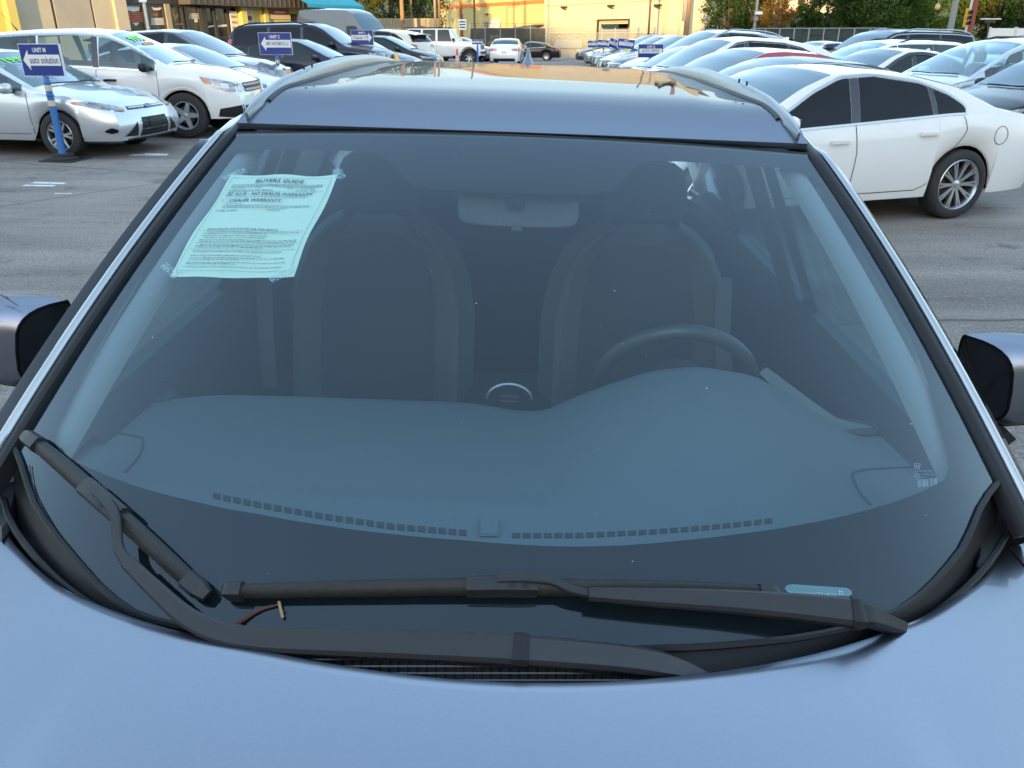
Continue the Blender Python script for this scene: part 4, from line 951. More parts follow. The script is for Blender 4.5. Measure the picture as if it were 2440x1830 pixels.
spanel('wall', 599, 626, M_YEL, 0.0, z1=zf); wq = SH.box('window', sx(604), sx(622), 0.8, SH.at(612, 53)[1], 0.03, 0.03, M_SHOPG)
SH.box('poster', sx(606), sx(620), 0.95, SH.at(612, 57)[1], 0.045, 0.012, M_DECW, wq)
spanel('post', 628, 637, M_YEL, 0.12, z1=zf, th=0.3); spanel('wall', 637.4, 745, M_YEL, -0.02, z1=zf)
sb = SH.box('sign_board', sx(638), sx(688), SH.at(660, 34)[1], SH.at(660, 13)[1], 0.08, 0.09, M_DECR)
SH.box('sign_print', sx(652), sx(678), SH.at(660, 31)[1], SH.at(660, 27)[1], 0.088, 0.006, M_DECW, sb)
SH.box('sign_print', sx(644), sx(684), SH.at(660, 23)[1], SH.at(660, 18)[1], 0.088, 0.006, mat('faded_red', (0.5, 0.16, 0.1), rough=0.7), sb)
SH.box('sign_board', sx(638), sx(690), SH.at(660, 46)[1], SH.at(660, 35.5)[1], 0.07, 0.08, mat('cream_sign', (0.55, 0.42, 0.24), rough=0.7))
SH.box('window', sx(692), sx(713), 0.9, SH.at(702, 34)[1], 0.02, 0.03, M_SHOPG)
aw = MB(); a0, a1 = sx(668), sx(806)
zt = SH.at(736, -14, 0.9)[1]; ze = SH.at(790, 12, 2.2)[1]
rows = [[(x, -o - 0.02 * math.sin(k * 2.2), z) for k, x in enumerate(np.linspace(a0, a1, 22))] for o, z in ((0.92, zt), (1.6, lerp(zt, ze, 0.55)), (2.2, ze), (2.22, ze - 0.18))]
aw.grid(rows); aw.build('awning', M_TEAL, SH.root)

# warehouse across the end of the lot
p0 = wy(1420, 80, 95); WH = Wall(p0, (0.5, -0.866), 'warehouse', 'big sunlit cream and yellow warehouse with an orange band and roll up door', 'building')
wx = WH.sx; HW = 11.0
XL, XM, XR = WH.sx(1046, 20), WH.sx(1301, 20), WH.sx(1720, 20)
WH.box('wall', XL, XM - 0.02, -2, HW, 0.0, 0.5, stucco('yellow_render', (0.52, 0.40, 0.15), (0.55, 0.44, 0.18), 0.3))
WH.box('wall', XM, WH.at(1424.5, 40)[0], -2, HW + 0.6, 0.25, 0.75, M_PALE)
dx0, dx1 = WH.at(1425, 60, .25)[0], WH.at(1498.5, 60, .25)[0]; dzt = WH.at(1460, 46, .25)[1]
WH.box('wall', WH.at(1424.5, 40)[0] + 0.003, dx1, dzt, HW + 0.6, 0.25, 0.75, M_PALE)
WH.box('wall', dx1 + 0.003, XR, -2, HW + 0.6, 0.25, 0.75, M_PALE)
za, zb = WH.at(1100, 19)[1], WH.at(1100, 11.5)[1]
WH.box('orange_band', XL, XM - 0.1, za, zb, 0.06, 0.06, M_ORANGE)
WH.box('coping', XL - 0.1, XM, HW, HW + 0.3, 0.15, 0.8, M_ORANGE)
WH.box('seam', XM + 0.1, XR, WH.at(1400, 9, .25)[1] - 0.06, WH.at(1400, 9, .25)[1] + 0.06, 0.28, 0.03, mat('seam_tan', (0.40, 0.33, 0.22), rough=0.9))
dr = WH.box('roll_up_door', dx0, dx1, WH.at(1460, 57, .25)[1], dzt - 0.08, 0.0, 0.06, M_CREAM)
for i in range(5):
    z = lerp(WH.at(1460, 57, .25)[1], dzt - 0.1, i / 5); WH.box('slat', dx0 + 0.03, dx1 - 0.03, z + 0.03, z + 0.14, 0.03, 0.028, M_CREAM, dr)
WH.box('door_interior', dx0, dx1, -2, WH.at(1460, 56, .25)[1], -2.5, 0.1, M_DARK); WH.box('door_leaf', dx0 + 0.05, dx1 - 0.05, -2, WH.at(1460, 69, .25)[1], 0.1, 0.08, mat('grey_metal', (0.33, 0.31, 0.28), rough=0.6))
for px in (1424.3, 1498.8): WH.box('door_jamb', WH.at(px, 60, .25)[0] - 0.13, WH.at(px, 60, .25)[0] + 0.13, -2, dzt, 0.30, 0.04, M_FRAME)
WH.box('door_lintel', dx0, dx1, dzt - 0.08, dzt + 0.02, 0.30, 0.04, M_FRAME)
for px, py in ((1349, 17), (1461, 13.5), (1573, 12.5)):
    x, z = WH.at(px, py, .25)
    MB().box((x, -0.55, z), (0.62, 0.55, 0.16)).add([(x - .31, -.28, z - .3), (x + .31, -.28, z - .3), (x + .31, -.8, z - .08), (x - .31, -.8, z - .08)], [(0, 1, 2, 3)]).build('wall_lamp', M_FRAME, WH.root, smooth=False)
x, z = WH.at(1162, 34); MB().box((x, -0.2, z), (0.5, 0.3, 0.2)).build('wall_lamp', M_FRAME, WH.root, smooth=False)
x0, z0 = WH.at(1154, 68); x1, z1 = WH.at(1164, 52); wv_ = WH.box('window', x0, x1, z0, z1, 0.03, 0.05, mat('dull_pane', (0.20, 0.19, 0.17), rough=0.3)); WH.box('frame', x0 - .08, x0, z0, z1, 0.06, 0.05, M_CREAM, wv_)
x0, z0 = WH.at(1169, 82); x1, z1 = WH.at(1190, 45); dv = WH.box('door', x0, x1, -1.5, z1, 0.08, 0.1, mat('white_door', (0.6, 0.57, 0.5), rough=0.6)); xm = (x0 + x1) / 2; WH.box('door_panel', xm - .18, xm + .18, -1.3, z1 - .3, 0.10, 0.03, mat('door_grey', (0.4, 0.38, 0.33), rough=0.6), dv)
x, z = WH.at(1100, 40); WH.box('downpipe', x - 0.14, x + 0.14, -1, HW, 0.28, 0.26, mat('rusty_pipe', (0.36, 0.13, 0.04), rough=0.8))
for px in (1585, 1622): x = WH.at(px, 40, .25)[0]; WH.box('downpipe', x - 0.07, x + 0.07, -1, HW, 0.42, 0.16, mat('tan_pipe', (0.46, 0.37, 0.22), rough=0.8))
x, z = WH.at(1545, 40, .25); 
x0 = WH.at(1519, 60, .25)[0]; x1 = WH.at(1532, 60, .25)[0]; vb = WH.box('vent_box', x0, x1, -1, WH.at(1525, 63, .25)[1], 0.55, 0.3, mat('vent_grey', (0.45, 0.42, 0.38), rough=0.6))
WH.box('vent_slats', lerp(x0, x1, .5), x1 - .1, -1, WH.at(1525, 65, .25)[1], 0.57, 0.03, mat('vent_dk', (0.28, 0.26, 0.23), rough=0.6), vb)
# lean-to canopy against the yellow part
x0, x1 = WH.at(1232, 60, 2.5)[0], XM - 0.3; zc = WH.at(1265, 60, 1.5)[1]
MB().add([(x0, -3, zc - 0.25), (x1, -3, zc - 0.25), (x1, -0.02, zc + 0.1), (x0, -0.02, zc + 0.1), (x0, -3, zc - 0.35), (x1, -3, zc - 0.35), (x1, -0.02, zc), (x0, -0.02, zc)], [(0, 1, 2, 3), (4, 5, 6, 7), (0, 1, 5, 4), (1, 2, 6, 5), (2, 3, 7, 6), (3, 0, 4, 7)]).build('canopy', M_FASC, WH.root, smooth=False)
for k in range(5): x = lerp(x0 + .2, x1 - .2, k / 4); MB().box((x, -2.85, (zc - 1.8) / 2), (0.12, 0.12, zc + 1.1)).build('canopy_post', M_FASC, WH.root, smooth=False)
for k, (q, h) in enumerate(((0.30, 1.0), (0.55, 1.3), (0.8, 0.8))):
    xx = lerp(x0, x1, q); tag(MB().box((0, 0, h / 2), (1.5, 1.2, h)).box((0.1, 0, h + 0.14), (1.1, 0.9, 0.25)).build('crate_stack', mat('rust_crate_%d' % k, (0.22 - .05 * k, 0.14, 0.08), rough=0.9), None, smooth=False), ('brown covered load under the warehouse canopy, left one', 'tall brown covered load in the middle under the warehouse canopy', 'low brown covered load under the warehouse canopy beside the pale wall')[k], 'load')
    o = SC.objects[-1] if False else [o for o in COL.objects if o.name.startswith('crate_stack')][-1]
    P = WH.p0 + WH.d * xx + WH.n * 1.6; o.location = (P[0], P[1], ground_z(*P)); o.rotation_euler = (0, 0, math.atan2(WH.d[1], WH.d[0]))

# unseen ridge added far behind the camera to keep the low sun off the lot and off the foot of the warehouse
xs = np.linspace(-420, 420, 360)
def ridge_h(x): return 35.4 + 1.6 * math.sin(x * 0.045 + 1.0) + 1.7 * math.sin(x * 0.17 + 0.6) + 1.3 * math.sin(x * 0.41 + 2) + 0.7 * math.sin(x * 0.87) - 14 * sstep(-81, -77, x) * (1 - sstep(-69.5, -66, x))  # crest shaped for the shadow edge; the dip lets sun reach the shop walls
rows = [[(x, y, -1 + ridge_h(x) * f) for x in xs] for y, f in ((-120, 0.0), (-165, 0.55), (-195, 0.9), (-205, 1.0), (-216, 0.93), (-260, 0.3), (-280, -0.02))]
MB().grid(rows).build('added_shade_ridge', mat('shade_ridge_green', (0.030, 0.042, 0.018), rough=1.0, noise=(0.12, 0.3, (0.06, 0.07, 0.03))), kind='structure')
# ================================================================ walls and fences
def run_box(name, a, b, z0, z1, th, m, label=None, cat=None, parent=None, kind=None):
    a = np.array(a[:2], float); b = np.array(b[:2], float); d = b - a; L_ = np.linalg.norm(d); g = ground_z(*((a + b) / 2))
    o = MB().box((L_ / 2, 0, (z0 + z1) / 2), (L_, th, z1 - z0)).build(name, m, parent, smooth=False)
    o.location = (a[0], a[1], g); o.rotation_euler = (0, 0, math.atan2(d[1], d[0])); return tag(o, label, cat, None, kind)
def mesh_mat(name, col, scale, cover):
    m = mat(name, col, rough=0.8); n = m.node_tree; tc = n.nodes.new('ShaderNodeTexCoord'); mp = n.nodes.new('ShaderNodeMapping'); mp.inputs['Rotation'].default_value = (0, rad(45), 0)
    v = n.nodes.new('ShaderNodeTexNoise'); v.inputs['Scale'].default_value = scale; v.inputs['Detail'].default_value = 1
    r = n.nodes.new('ShaderNodeMapRange'); r.inputs[1].default_value = 0.3; r.inputs[2].default_value = 0.7; r.inputs[3].default_value = cover - 0.2; r.inputs[4].default_value = cover + 0.2
    n.links.new(tc.outputs['Object'], v.inputs[0]); n.links.new(v.outputs[0], r.inputs[0]); n.links.new(r.outputs[0], n.nodes['Principled BSDF'].inputs['Alpha']); return m
def fence(name, label, a, b, h, npost, panel_m, post_m, z0=0.0, th=0.03, pickets=0, wires=0, over=0.0):
    a = np.array(a[:2], float); b = np.array(b[:2], float); d = b - a; L_ = np.linalg.norm(d); g = min(ground_z(*a), ground_z(*b))
    r = empty(name, (a[0], a[1], g), math.atan2(d[1], d[0]), label, 'fence')
    if panel_m:
        for i in range(npost - 1): MB().box(((i + 0.5) * L_ / (npost - 1), 0, (z0 + h) / 2), (L_ / (npost - 1) - 0.08, th, h - z0)).build('panel', panel_m, r, smooth=False)
    for i in range(npost): MB().tube([(i * L_ / (npost - 1), 0, 0), (i * L_ / (npost - 1), 0, h + over)], 0.045, 8).build('post', post_m, r)
    for z in ((0.15, h - 0.05) if not panel_m or pickets else (h,)): MB().tube([(0, -0.03, z), (L_, -0.03, z)], 0.03, 6).build('rail', post_m, r)
    if pickets:
        p0_ = MB().box((0, -0.05, (z0 + h) / 2), (L_ / pickets * 0.62, 0.03, h - z0)).mesh('picket', smooth=False); p0_.materials.append(post_m)
        for i in range(pickets):
            o = bpy.data.objects.new('picket', p0_); COL.objects.link(o); o.parent = r; o.location = ((i + 0.5) * L_ / pickets, 0, 0)
    for i in range(wires): MB().tube([(0, 0, h + over * (i + 1) / wires), (L_, 0, h + over * (i + 1) / wires)], 0.012, 5).build('barbed_wire', M_GREYPL, r)
    return r
M_POST = mat('galvanised', (0.36, 0.35, 0.33), rough=0.5, metal=0.4); M_TANW = mat('tan_wood', (0.42, 0.32, 0.21), rough=0.85, noise=(3, .3, (0.34, 0.26, 0.17)))
M_GMESH = mesh_mat('green_screen', (0.030, 0.045, 0.042), 2.0, 0.92); M_LINK = mesh_mat('chain_link', (0.16, 0.16, 0.15), 9.0, 0.33); M_DKMESH = mesh_mat('dark_screen', (0.05, 0.052, 0.048), 1.2, 0.85)
fence('chain_link_fence', 'dark screened fence along the foot of the yellow warehouse wall', wy(1120, 80, 84), wy(1300, 80, 84), 2.6, 6, M_DKMESH, M_POST, over=0.4, wires=2)
fence('chain_link_fence', 'chain link fence with barbed wire on top of the pale concrete wall', wy(1309, 80, 80), wy(1560, 80, 80), 2.15, 9, M_LINK, M_POST, z0=0.8, over=0.45, wires=3)
run_box('concrete_wall', wy(1312, 80, 79.6), wy(1372, 80, 79.6), -0.6, 0.86, 0.2, mat('beige_block', (0.42, 0.39, 0.31), rough=0.9, noise=(2, .3, (0.36, 0.33, 0.27))), 'low beige concrete wall at the end of the aisle', 'wall')
run_box('gate_panel', wy(1322, 80, 79.2), wy(1388, 80, 79.2), 0.9, 1.62, 0.06, mat('greyed_sheet', (0.34, 0.33, 0.30), rough=0.8, noise=(1.5, .3, (0.25, 0.24, 0.22))), 'weathered grey sheet panel above the low concrete wall', 'panel')
fence('picket_fence', 'tan picket fence below the trees left of the warehouse', wy(876, 80, 74), wy(1050, 80, 74), 3.0, 7, None, M_TANW, z0=0.3, pickets=60)
run_box('yard_wall', wy(840, 80, 78), wy(1050, 80, 78), 0, 2.3, 0.2, M_STU, 'tan yard wall behind the picket fence', 'wall')
run_box('white_wall', wy(750, 80, 90), wy(835, 80, 90), 0, 4.1, 0.3, mat('white_render', (0.66, 0.62, 0.53), rough=0.9, noise=(.6, .3, (0.55, .5, .42))), 'white rendered wall beyond the grey van', 'wall')
run_box('dark_lean_to', wy(770, 80, 86), wy(800, 80, 86), 2.6, 3.5, 0.5, M_FRAME, 'dark box under the eave of the white wall', 'shed')
fence('screen_fence', 'dark green screened fence under the trees on the right', wy(1790, 80, 66), wy(2110, 80, 62), 2.3, 10, M_GMESH, M_POST)
wr = empty('white_wall', tuple(wy(2355, 80, 60)[:2]) + (0,), 0, 'long white block wall at the far right behind the parked cars', 'wall')
for i in range(7): MB().box((0.9 + i * 1.8, 0, 1.02), (1.77, 0.15, 2.05)).build('wall_panel', mat('white_block', (0.68, 0.66, 0.62), rough=0.85), wr, smooth=False)
for i in range(8): MB().box((i * 1.8, -0.02, 1.05), (0.14, 0.22, 2.14)).build('pier', mat('white_block2', (0.58, 0.56, 0.52), rough=0.85), wr, smooth=False)

# ================================================================ hill, house and trees
def leaf_mat(name, c1, c2):
    m = bpy.data.materials.new(name); m.use_nodes = True; n = m.node_tree; n.nodes.clear(); L = n.links.new; MATS[name] = m
    out = n.nodes.new('ShaderNodeOutputMaterial'); d = n.nodes.new('ShaderNodeBsdfDiffuse'); t = n.nodes.new('ShaderNodeBsdfTranslucent'); mx = n.nodes.new('ShaderNodeMixShader'); mx.inputs[0].default_value = 0.28
    tc = n.nodes.new('ShaderNodeTexCoord'); z = n.nodes.new('ShaderNodeTexNoise'); z.inputs['Scale'].default_value = 0.9; z.inputs['Detail'].default_value = 6; z.inputs['Roughness'].default_value = 0.75
    r = n.nodes.new('ShaderNodeValToRGB'); r.color_ramp.elements[0].position = 0.36; r.color_ramp.elements[1].position = 0.64; r.color_ramp.elements[0].color = (*c1, 1); r.color_ramp.elements[1].color = (*c2, 1)
    L(tc.outputs['Object'], z.inputs[0]); L(z.outputs[0], r.inputs[0]); L(r.outputs[0], d.inputs[0]); L(r.outputs[0], t.inputs[0]); L(d.outputs[0], mx.inputs[1]); L(t.outputs[0], mx.inputs[2]); L(mx.outputs[0], out.inputs[0]); return m
LF_DARK = leaf_mat('leaf_dark_green', (0.020, 0.040, 0.014), (0.055, 0.090, 0.026)); LF_MID = leaf_mat('leaf_mid_green', (0.030, 0.065, 0.016), (0.085, 0.135, 0.030))
LF_OLIVE = leaf_mat('leaf_olive', (0.045, 0.055, 0.016), (0.13, 0.12, 0.032)); LF_GOLD = leaf_mat('leaf_gold', (0.10, 0.062, 0.018), (0.24, 0.15, 0.04)); LF_LIME = leaf_mat('leaf_lime', (0.06, 0.10, 0.018), (0.16, 0.19, 0.035))
M_BARK = mat('bark', (0.07, 0.05, 0.035), rough=0.95, noise=(6, 0.3, (0.11, 0.085, 0.06)))
def tree(name, label, x, y, h, rx, rz, m, n=7000, leaf=0.28, group='trees behind the lot', zc=None, ry=None, trunk=0.22, droop=0.0, seed=0):
    rs = np.random.RandomState(seed + int(abs(x * 13 + y * 7))); gz = ground_z(x, y); ry = ry or rx; zc = zc if zc is not None else h - rz
    o = empty(name, (x, y, gz), 0, label, 'tree', group)
    mb = MB(); mb.tube([(0, 0, -0.1), (0.1, 0.05, h * 0.2), (0.05, 0.15, zc - rz * 0.3), (0.2, 0.1, zc + rz * 0.3)], [trunk * 1.3, trunk, trunk * 0.8, trunk * 0.35], 10)
    for k in range(7):
        a = rs.uniform(0, 6.28); z0 = zc - rz * rs.uniform(0.3, 0.8); e = np.array([math.cos(a) * rx * .7, math.sin(a) * ry * .7, zc + rz * rs.uniform(-.2, .6)])
        mb.tube([(0.05, 0.1, max(0.6, z0)), lerp(np.array([0.05, 0.1, max(0.6, z0)]), e, .5) + np.array([0, 0, .3]), e], [trunk * .5, trunk * .35, trunk * .1], 6)
    mb.build('trunk', M_BARK, o)
    nc = max(18, n // 75); u = rs.normal(size=(nc, 3)); u /= np.linalg.norm(u, axis=1)[:, None]
    rr = rs.uniform(0.45, 1.0, nc) ** 0.6; lump = 1 + 0.22 * np.sin(u[:, 0] * 5 + seed) * np.cos(u[:, 2] * 4 + seed * 2)
    cc = u * (rr * lump)[:, None] * np.array([rx, ry, rz]) * 0.9 + np.array([0, 0, zc]); cr = rs.uniform(0.5, 1.15, nc) * min(rx, rz) * 0.27
    per = n // nc; c = np.repeat(cc, per, 0); q = rs.normal(size=(len(c), 3)) * np.repeat(cr, per)[:, None] * 0.62 * np.array([1, 1, 0.8]); q[:, 2] -= droop * np.abs(q[:, 0])
    P = c + q; N = len(P); d1 = rs.normal(size=(N, 3)); d1 /= np.linalg.norm(d1, axis=1)[:, None]; d2 = np.cross(d1, rs.normal(size=(N, 3))); d2 /= np.linalg.norm(d2, axis=1)[:, None]
    s = (leaf * rs.uniform(0.6, 1.3, N))[:, None]
    V = np.stack([P - d1 * s * .55, P - d2 * s * .27 + d1 * s * .05, P + d1 * s * .55, P + d2 * s * .27 + d1 * s * .05], 1).reshape(-1, 3)
    F = np.arange(N * 4).reshape(-1, 4)
    me = bpy.data.meshes.new('crown'); me.from_pydata(V.tolist(), [], F.tolist()); me.update(); me.materials.append(m)
    co = bpy.data.objects.new('crown', me); COL.objects.link(co); co.parent = o
    return o
def tpx(name, label, px, Y, h, rpx, rz, m, **k):
    p = wy(px, 80, Y); return tree(name, label, p[0], p[1], h, rpx / 2000 * Y, rz, m, **k)
xs = np.linspace(-150, 150, 60); rows = [[(x, y, (0 if y < 125 else sstep(125, 200, y) * (16 + 10 * sstep(0, 90, x) + 4 * math.sin(x * 0.07))) - 0.6) for x in xs] for y in np.linspace(118, 230, 14)]
MB().grid(rows).build('hill', mat('hill_scrub', (0.025, 0.040, 0.016), rough=1.0, noise=(0.25, 0.3, (0.07, 0.085, 0.03)), bump=(0.8, 1.0)), kind='structure')
hp = wy(1915, 5, 125); hs = empty('hillside_house', (hp[0], hp[1], 4.2), 0.3, 'pinkish house with a tiled roof glimpsed between trees on the hill', 'house')
MB().box((0, 0, 1.5), (9, 6, 3.0)).build('wall', mat('pink_wall', (0.55, 0.40, 0.32), rough=.9), hs, smooth=False)
MB().add([(-5, -3.6, 3), (5, -3.6, 3), (5, 3.6, 3), (-5, 3.6, 3), (-4, 0, 4.8), (4, 0, 4.8)], [(0, 1, 5, 4), (1, 2, 5), (2, 3, 4, 5), (3, 0, 4)]).build('roof', mat('tile_roof', (0.30, 0.11, 0.07), rough=.9), hs, smooth=False)
for k in (-2.5, 0, 2.5): MB().box((k, -3.02, 1.7), (1.1, 0.06, 1.2)).build('window', M_SHOPG, hs, smooth=False)
# left of the warehouse
tpx('leafy_tree', 'olive lit tree directly behind the grey van', 862, 84, 11, 62, 5.0, LF_OLIVE, n=6500, seed=1)
tpx('leafy_tree', 'dark green tree between the two wooden poles left of the warehouse', 930, 92, 9.5, 60, 4.6, LF_DARK, n=6500, seed=2)
tpx('leafy_tree', 'dense dark tree with lime top beside the warehouse corner', 1005, 96, 9.0, 58, 4.4, LF_DARK, n=6500, seed=3)
tpx('leafy_tree', 'tall lime green tree rising above the dark ones left of the warehouse', 965, 108, 14, 90, 5.0, LF_LIME, n=6500, seed=4)
tpx('leafy_tree', 'tall olive tree above the teal awning', 800, 104, 13, 60, 5.5, LF_OLIVE, n=5500, seed=5)
tpx('palm_stump_tree', 'slender tree with an orange lit trunk above the grey van roof', 834, 70, 6.0, 12, 1.4, LF_OLIVE, n=900, seed=6, trunk=0.14)
# right side
tpx('leafy_tree', 'dark evergreen tree overlapping the right end of the warehouse', 1735, 74, 8.6, 62, 4.4, LF_DARK, n=8500, leaf=.24, seed=7)
tpx('leafy_tree', 'dark olive tree just left of the grey lamp pole', 1795, 72, 9.5, 45, 5.0, LF_DARK, n=7500, leaf=.24, seed=8)
tpx('leafy_tree', 'golden brown tree to the right of the grey lamp pole', 1843, 68, 8.5, 44, 4.7, LF_GOLD, n=9000, leaf=.20, seed=9)
tpx('leafy_tree', 'small bright green tree between the golden and the big green tree', 1918, 76, 4.6, 36, 2.1, LF_MID, n=4500, seed=10)
tpx('leafy_tree', 'round shaded tree below the hillside house', 1962, 88, 6.8, 50, 3.2, LF_DARK, n=5500, seed=11)
tpx('leafy_tree', 'big broad green tree hanging over the screened fence', 2085, 72, 9.6, 112, 4.6, LF_MID, n=15000, leaf=.30, seed=12, droop=.3)
tpx('leafy_tree', 'dark lower tree at the right edge of the broad green tree', 2190, 80, 6.0, 50, 2.9, LF_DARK, n=6000, seed=13)
tpx('leafy_tree', 'feathery light green shrub tree left of the grey slanted pole', 2255, 66, 3.5, 36, 1.7, LF_LIME, n=4200, leaf=.22, seed=14)
tpx('leafy_tree', 'lime topped tree behind the yellow traffic signal', 2290, 84, 10, 58, 3.9, LF_LIME, n=6500, seed=15)
tpx('leafy_tree', 'olive tree behind the red brown pole', 2375, 82, 8.8, 62, 4.2, LF_OLIVE, n=8000, seed=16)
tpx('leafy_tree', 'dark green tree at the far right edge above the white wall', 2435, 78, 7.0, 50, 3.4, LF_DARK, n=6500, seed=17)
tpx('leafy_tree', 'tall tree over the far right corner behind the olive tree', 2430, 98, 14, 80, 5.5, LF_DARK, n=6500, seed=18)
for i, (x, y, h, rr) in enumerate(((-6.5, -9.5, 8.5, 3.6), (-15, -12, 9.5, 4.2), (7.5, -12, 9.0, 3.8), (-27, -14, 9.0, 4.5), (19, -14, 9.0, 4.2))):
    tree('street_tree', ('street tree behind the viewer just left of the camera', 'street tree behind the viewer second on the left', 'street tree behind the viewer on the right', 'street tree behind the viewer at the far left', 'street tree behind the viewer at the far right')[i], x, y, h, rr, 3.1, LF_OLIVE, n=4200, leaf=0.32, group='street trees behind the viewer', seed=30 + i, trunk=.18)
sr = empty('street_shop', (-4, -19, 0), 0, 'low tan street shop behind the viewer', 'building')
MB().box((0, -3, 2.4), (76, 6, 4.8)).build('wall', M_STU2, sr, smooth=False); MB().box((0, -3, 4.95), (76.5, 6.6, 0.3)).build('coping', M_FASC, sr, smooth=False)
for k in range(14): MB().box((-34 + k * 5.2, 0.02, 1.6), (3.4, 0.06, 2.3)).build('window', M_SHOPG, sr, smooth=False)
# ================================================================ poles
def pole(name, label, px, py, Y, r, h, m, cat='pole', lean=0.0, extra=None):
    p = wy(px, py, Y); z0 = ground_z(p[0], p[1]); o = empty(name, (p[0], p[1], z0), 0, label, cat, None)
    MB().tube([(0, 0, -0.1), (lean * h * 0.5, 0, h / 2), (lean * h, 0, h)], [r * 1.12, r, r * 0.85], 12).build('shaft', m, o)
    if extra: extra(o)
    return o
M_WOODP = mat('wood_pole', (0.30, 0.17, 0.085), rough=0.9, noise=(4, .3, (0.22, 0.12, 0.06))); M_WOODD = mat('dark_wood_pole', (0.13, 0.075, 0.04), rough=.9); M_GREYP = mat('grey_pole', (0.30, 0.29, 0.25), rough=.7, noise=(2, .3, (0.24, .23, .2))); M_REDP = mat('red_brown_pole', (0.30, 0.075, 0.04), rough=.85, noise=(1.5, .3, (0.20, .05, .03)))
def xarm(o): MB().box((0, 0, 9.3), (2.2, 0.12, 0.14)).build('cross_arm', M_WOODD, o, smooth=False)
pole('utility_pole', 'thick sunlit wooden pole standing in front of the dark trees', 959, 50, 70, 0.15, 10, M_WOODP, extra=xarm)
pole('utility_pole', 'thin brown pole right of the thick sunlit wooden pole', 981, 40, 76, 0.085, 9, M_WOODD)
pole('lamp_post', 'slim tan post close to the left corner of the warehouse', 1037, 40, 72, 0.10, 10, mat('tan_metal', (0.40, 0.28, 0.15), rough=.7))
pole('utility_pole', 'brown post touching the left edge of the warehouse', 1047, 40, 74, 0.10, 10, M_WOODP)
pole('utility_pole', 'dark slim pole in front of the yellow warehouse wall', 1131, 50, 70, 0.075, 11, M_WOODD, lean=-0.004)
pole('utility_pole', 'dark slim pole right of the roll up door', 1547, 50, 72, 0.085, 12, M_WOODD)
def ubox(o): MB().box((-0.27, -0.1, 3.9), (0.22, 0.3, 2.2)).build('meter_box', M_GREYP, o, smooth=False)
pole('utility_pole', 'wide brown wooden pole with a grey conduit beside the dark evergreen', 1637, 50, 66, 0.19, 12, M_WOODP, extra=ubox)
def camb(o):
    MB().box((0.12, -0.2, 3.05), (0.42, 0.3, 0.18)).build('camera_box', M_WHITE, o, smooth=False); MB().box((0.0, -0.12, 2.7), (0.22, 0.2, 0.25)).build('junction_box', M_GREYP, o, smooth=False)
pole('lamp_post', 'grey lamp post with a small white camera in front of the golden tree', 1799, 55, 58, 0.085, 10, M_GREYP, extra=camb)
pole('utility_pole', 'broad grey weathered pole left of the traffic signal', 2268, 50, 62, 0.20, 12, M_GREYP)
pole('signal_post', 'thin pale post carrying the yellow traffic signal', 2306, 50, 58, 0.075, 9, mat('pale_post', (0.5, .49, .45), rough=.6))
pole('utility_pole', 'red brown wooden pole right behind the traffic signal', 2316, 50, 60, 0.17, 12, M_REDP)
p = wy(2305, 42, 57.6); ts = empty('traffic_signal', tuple(p), 0.3, 'yellow backed traffic signal with three dark lenses on the pale post', 'traffic light')
MB().box((0, 0.06, 0), (0.34, 0.05, 1.12)).build('back_plate', mat('signal_yellow', (0.62, 0.36, 0.02), rough=.5), ts, smooth=False)
for k in (-.32, 0, .32): MB().lathe([(0.001, -0.02), (0.10, -0.02), (0.12, -0.16), (0.13, 0.0)], (0.06, -0.06, k), 'y', 14).build('signal_head', M_FRAME, ts)
p = wy(2234, 16, 56); hl = empty('hanging_lamp', tuple(p), 0, 'amber lamp hanging from a short arm at the top of the broad green tree', 'lamp')
MB().lathe([(0.02, 0.2), (0.12, 0.12), (0.16, 0.0), (0.13, -0.14), (0.02, -0.2)], (0, 0, 0), 'z', 14).build('globe', mat('amber_globe', (0.6, 0.36, 0.14), rough=.3), hl); MB().tube([(0, 0, .2), (0.05, 0, .9), (0.6, 0, 1.3)], .035, 6).build('arm', M_GREYP, hl)
p = wy(2352, 84, 50); fl = empty('flood_light', (p[0], p[1], ground_z(p[0], p[1])), 0, 'flat white twin work light on a dark stand before the white wall', 'lamp')
MB().tube([(0, 0, 0), (0, 0, 1.9), (-.1, 0, 2.3)], .05, 8).build('stand', M_FRAME, fl); MB().box((0, 0, 2.36), (.5, .22, .14)).build('head_mount', M_FRAME, fl, smooth=False)
for k in (-.27, .27): MB().box((k, 0, 2.47), (.5, .3, .05)).build('lamp_head', M_WHITE, fl, smooth=False)
# pole with a small white and blue parking sign by the storefront
p = wy(352, 62, 34); ps = empty('parking_sign', (p[0], p[1], 0), 0, 'white post with a small blue and white parking sign before the shop windows', 'sign')
MB().tube([(0, 0, 0), (0, 0, 3.1)], .055, 10).build('post', mat('cream_post', (.62, .58, .46), rough=.6), ps)
pz = 3.05; MB().box((0, -.07, pz), (.30, .02, .46)).build('plate', M_WHITE, ps, smooth=False); MB().box((0, -.082, pz + .08), (.24, .005, .22)).build('emblem', mat('sign_blue', (.03, .045, .30), rough=.5), ps, smooth=False)
p = wy(1102, 60, 68); ns = empty('notice_sign', (p[0], p[1], ground_z(p[0], p[1])), 0, 'small white notice board on a post before the yellow warehouse wall', 'sign')
MB().tube([(0, 0, 0), (0, 0, 3.2)], .05, 8).build('post', M_WOODD, ns); nb = MB().box((0, -.08, 2.45), (.6, .04, .75)).build('board', M_WHITE, ns, smooth=False)
for k in range(3): MB().box((0, -.103, 2.25 + k * .2), (.46, .006, .09)).build('print', M_DKMESH, nb, smooth=False)
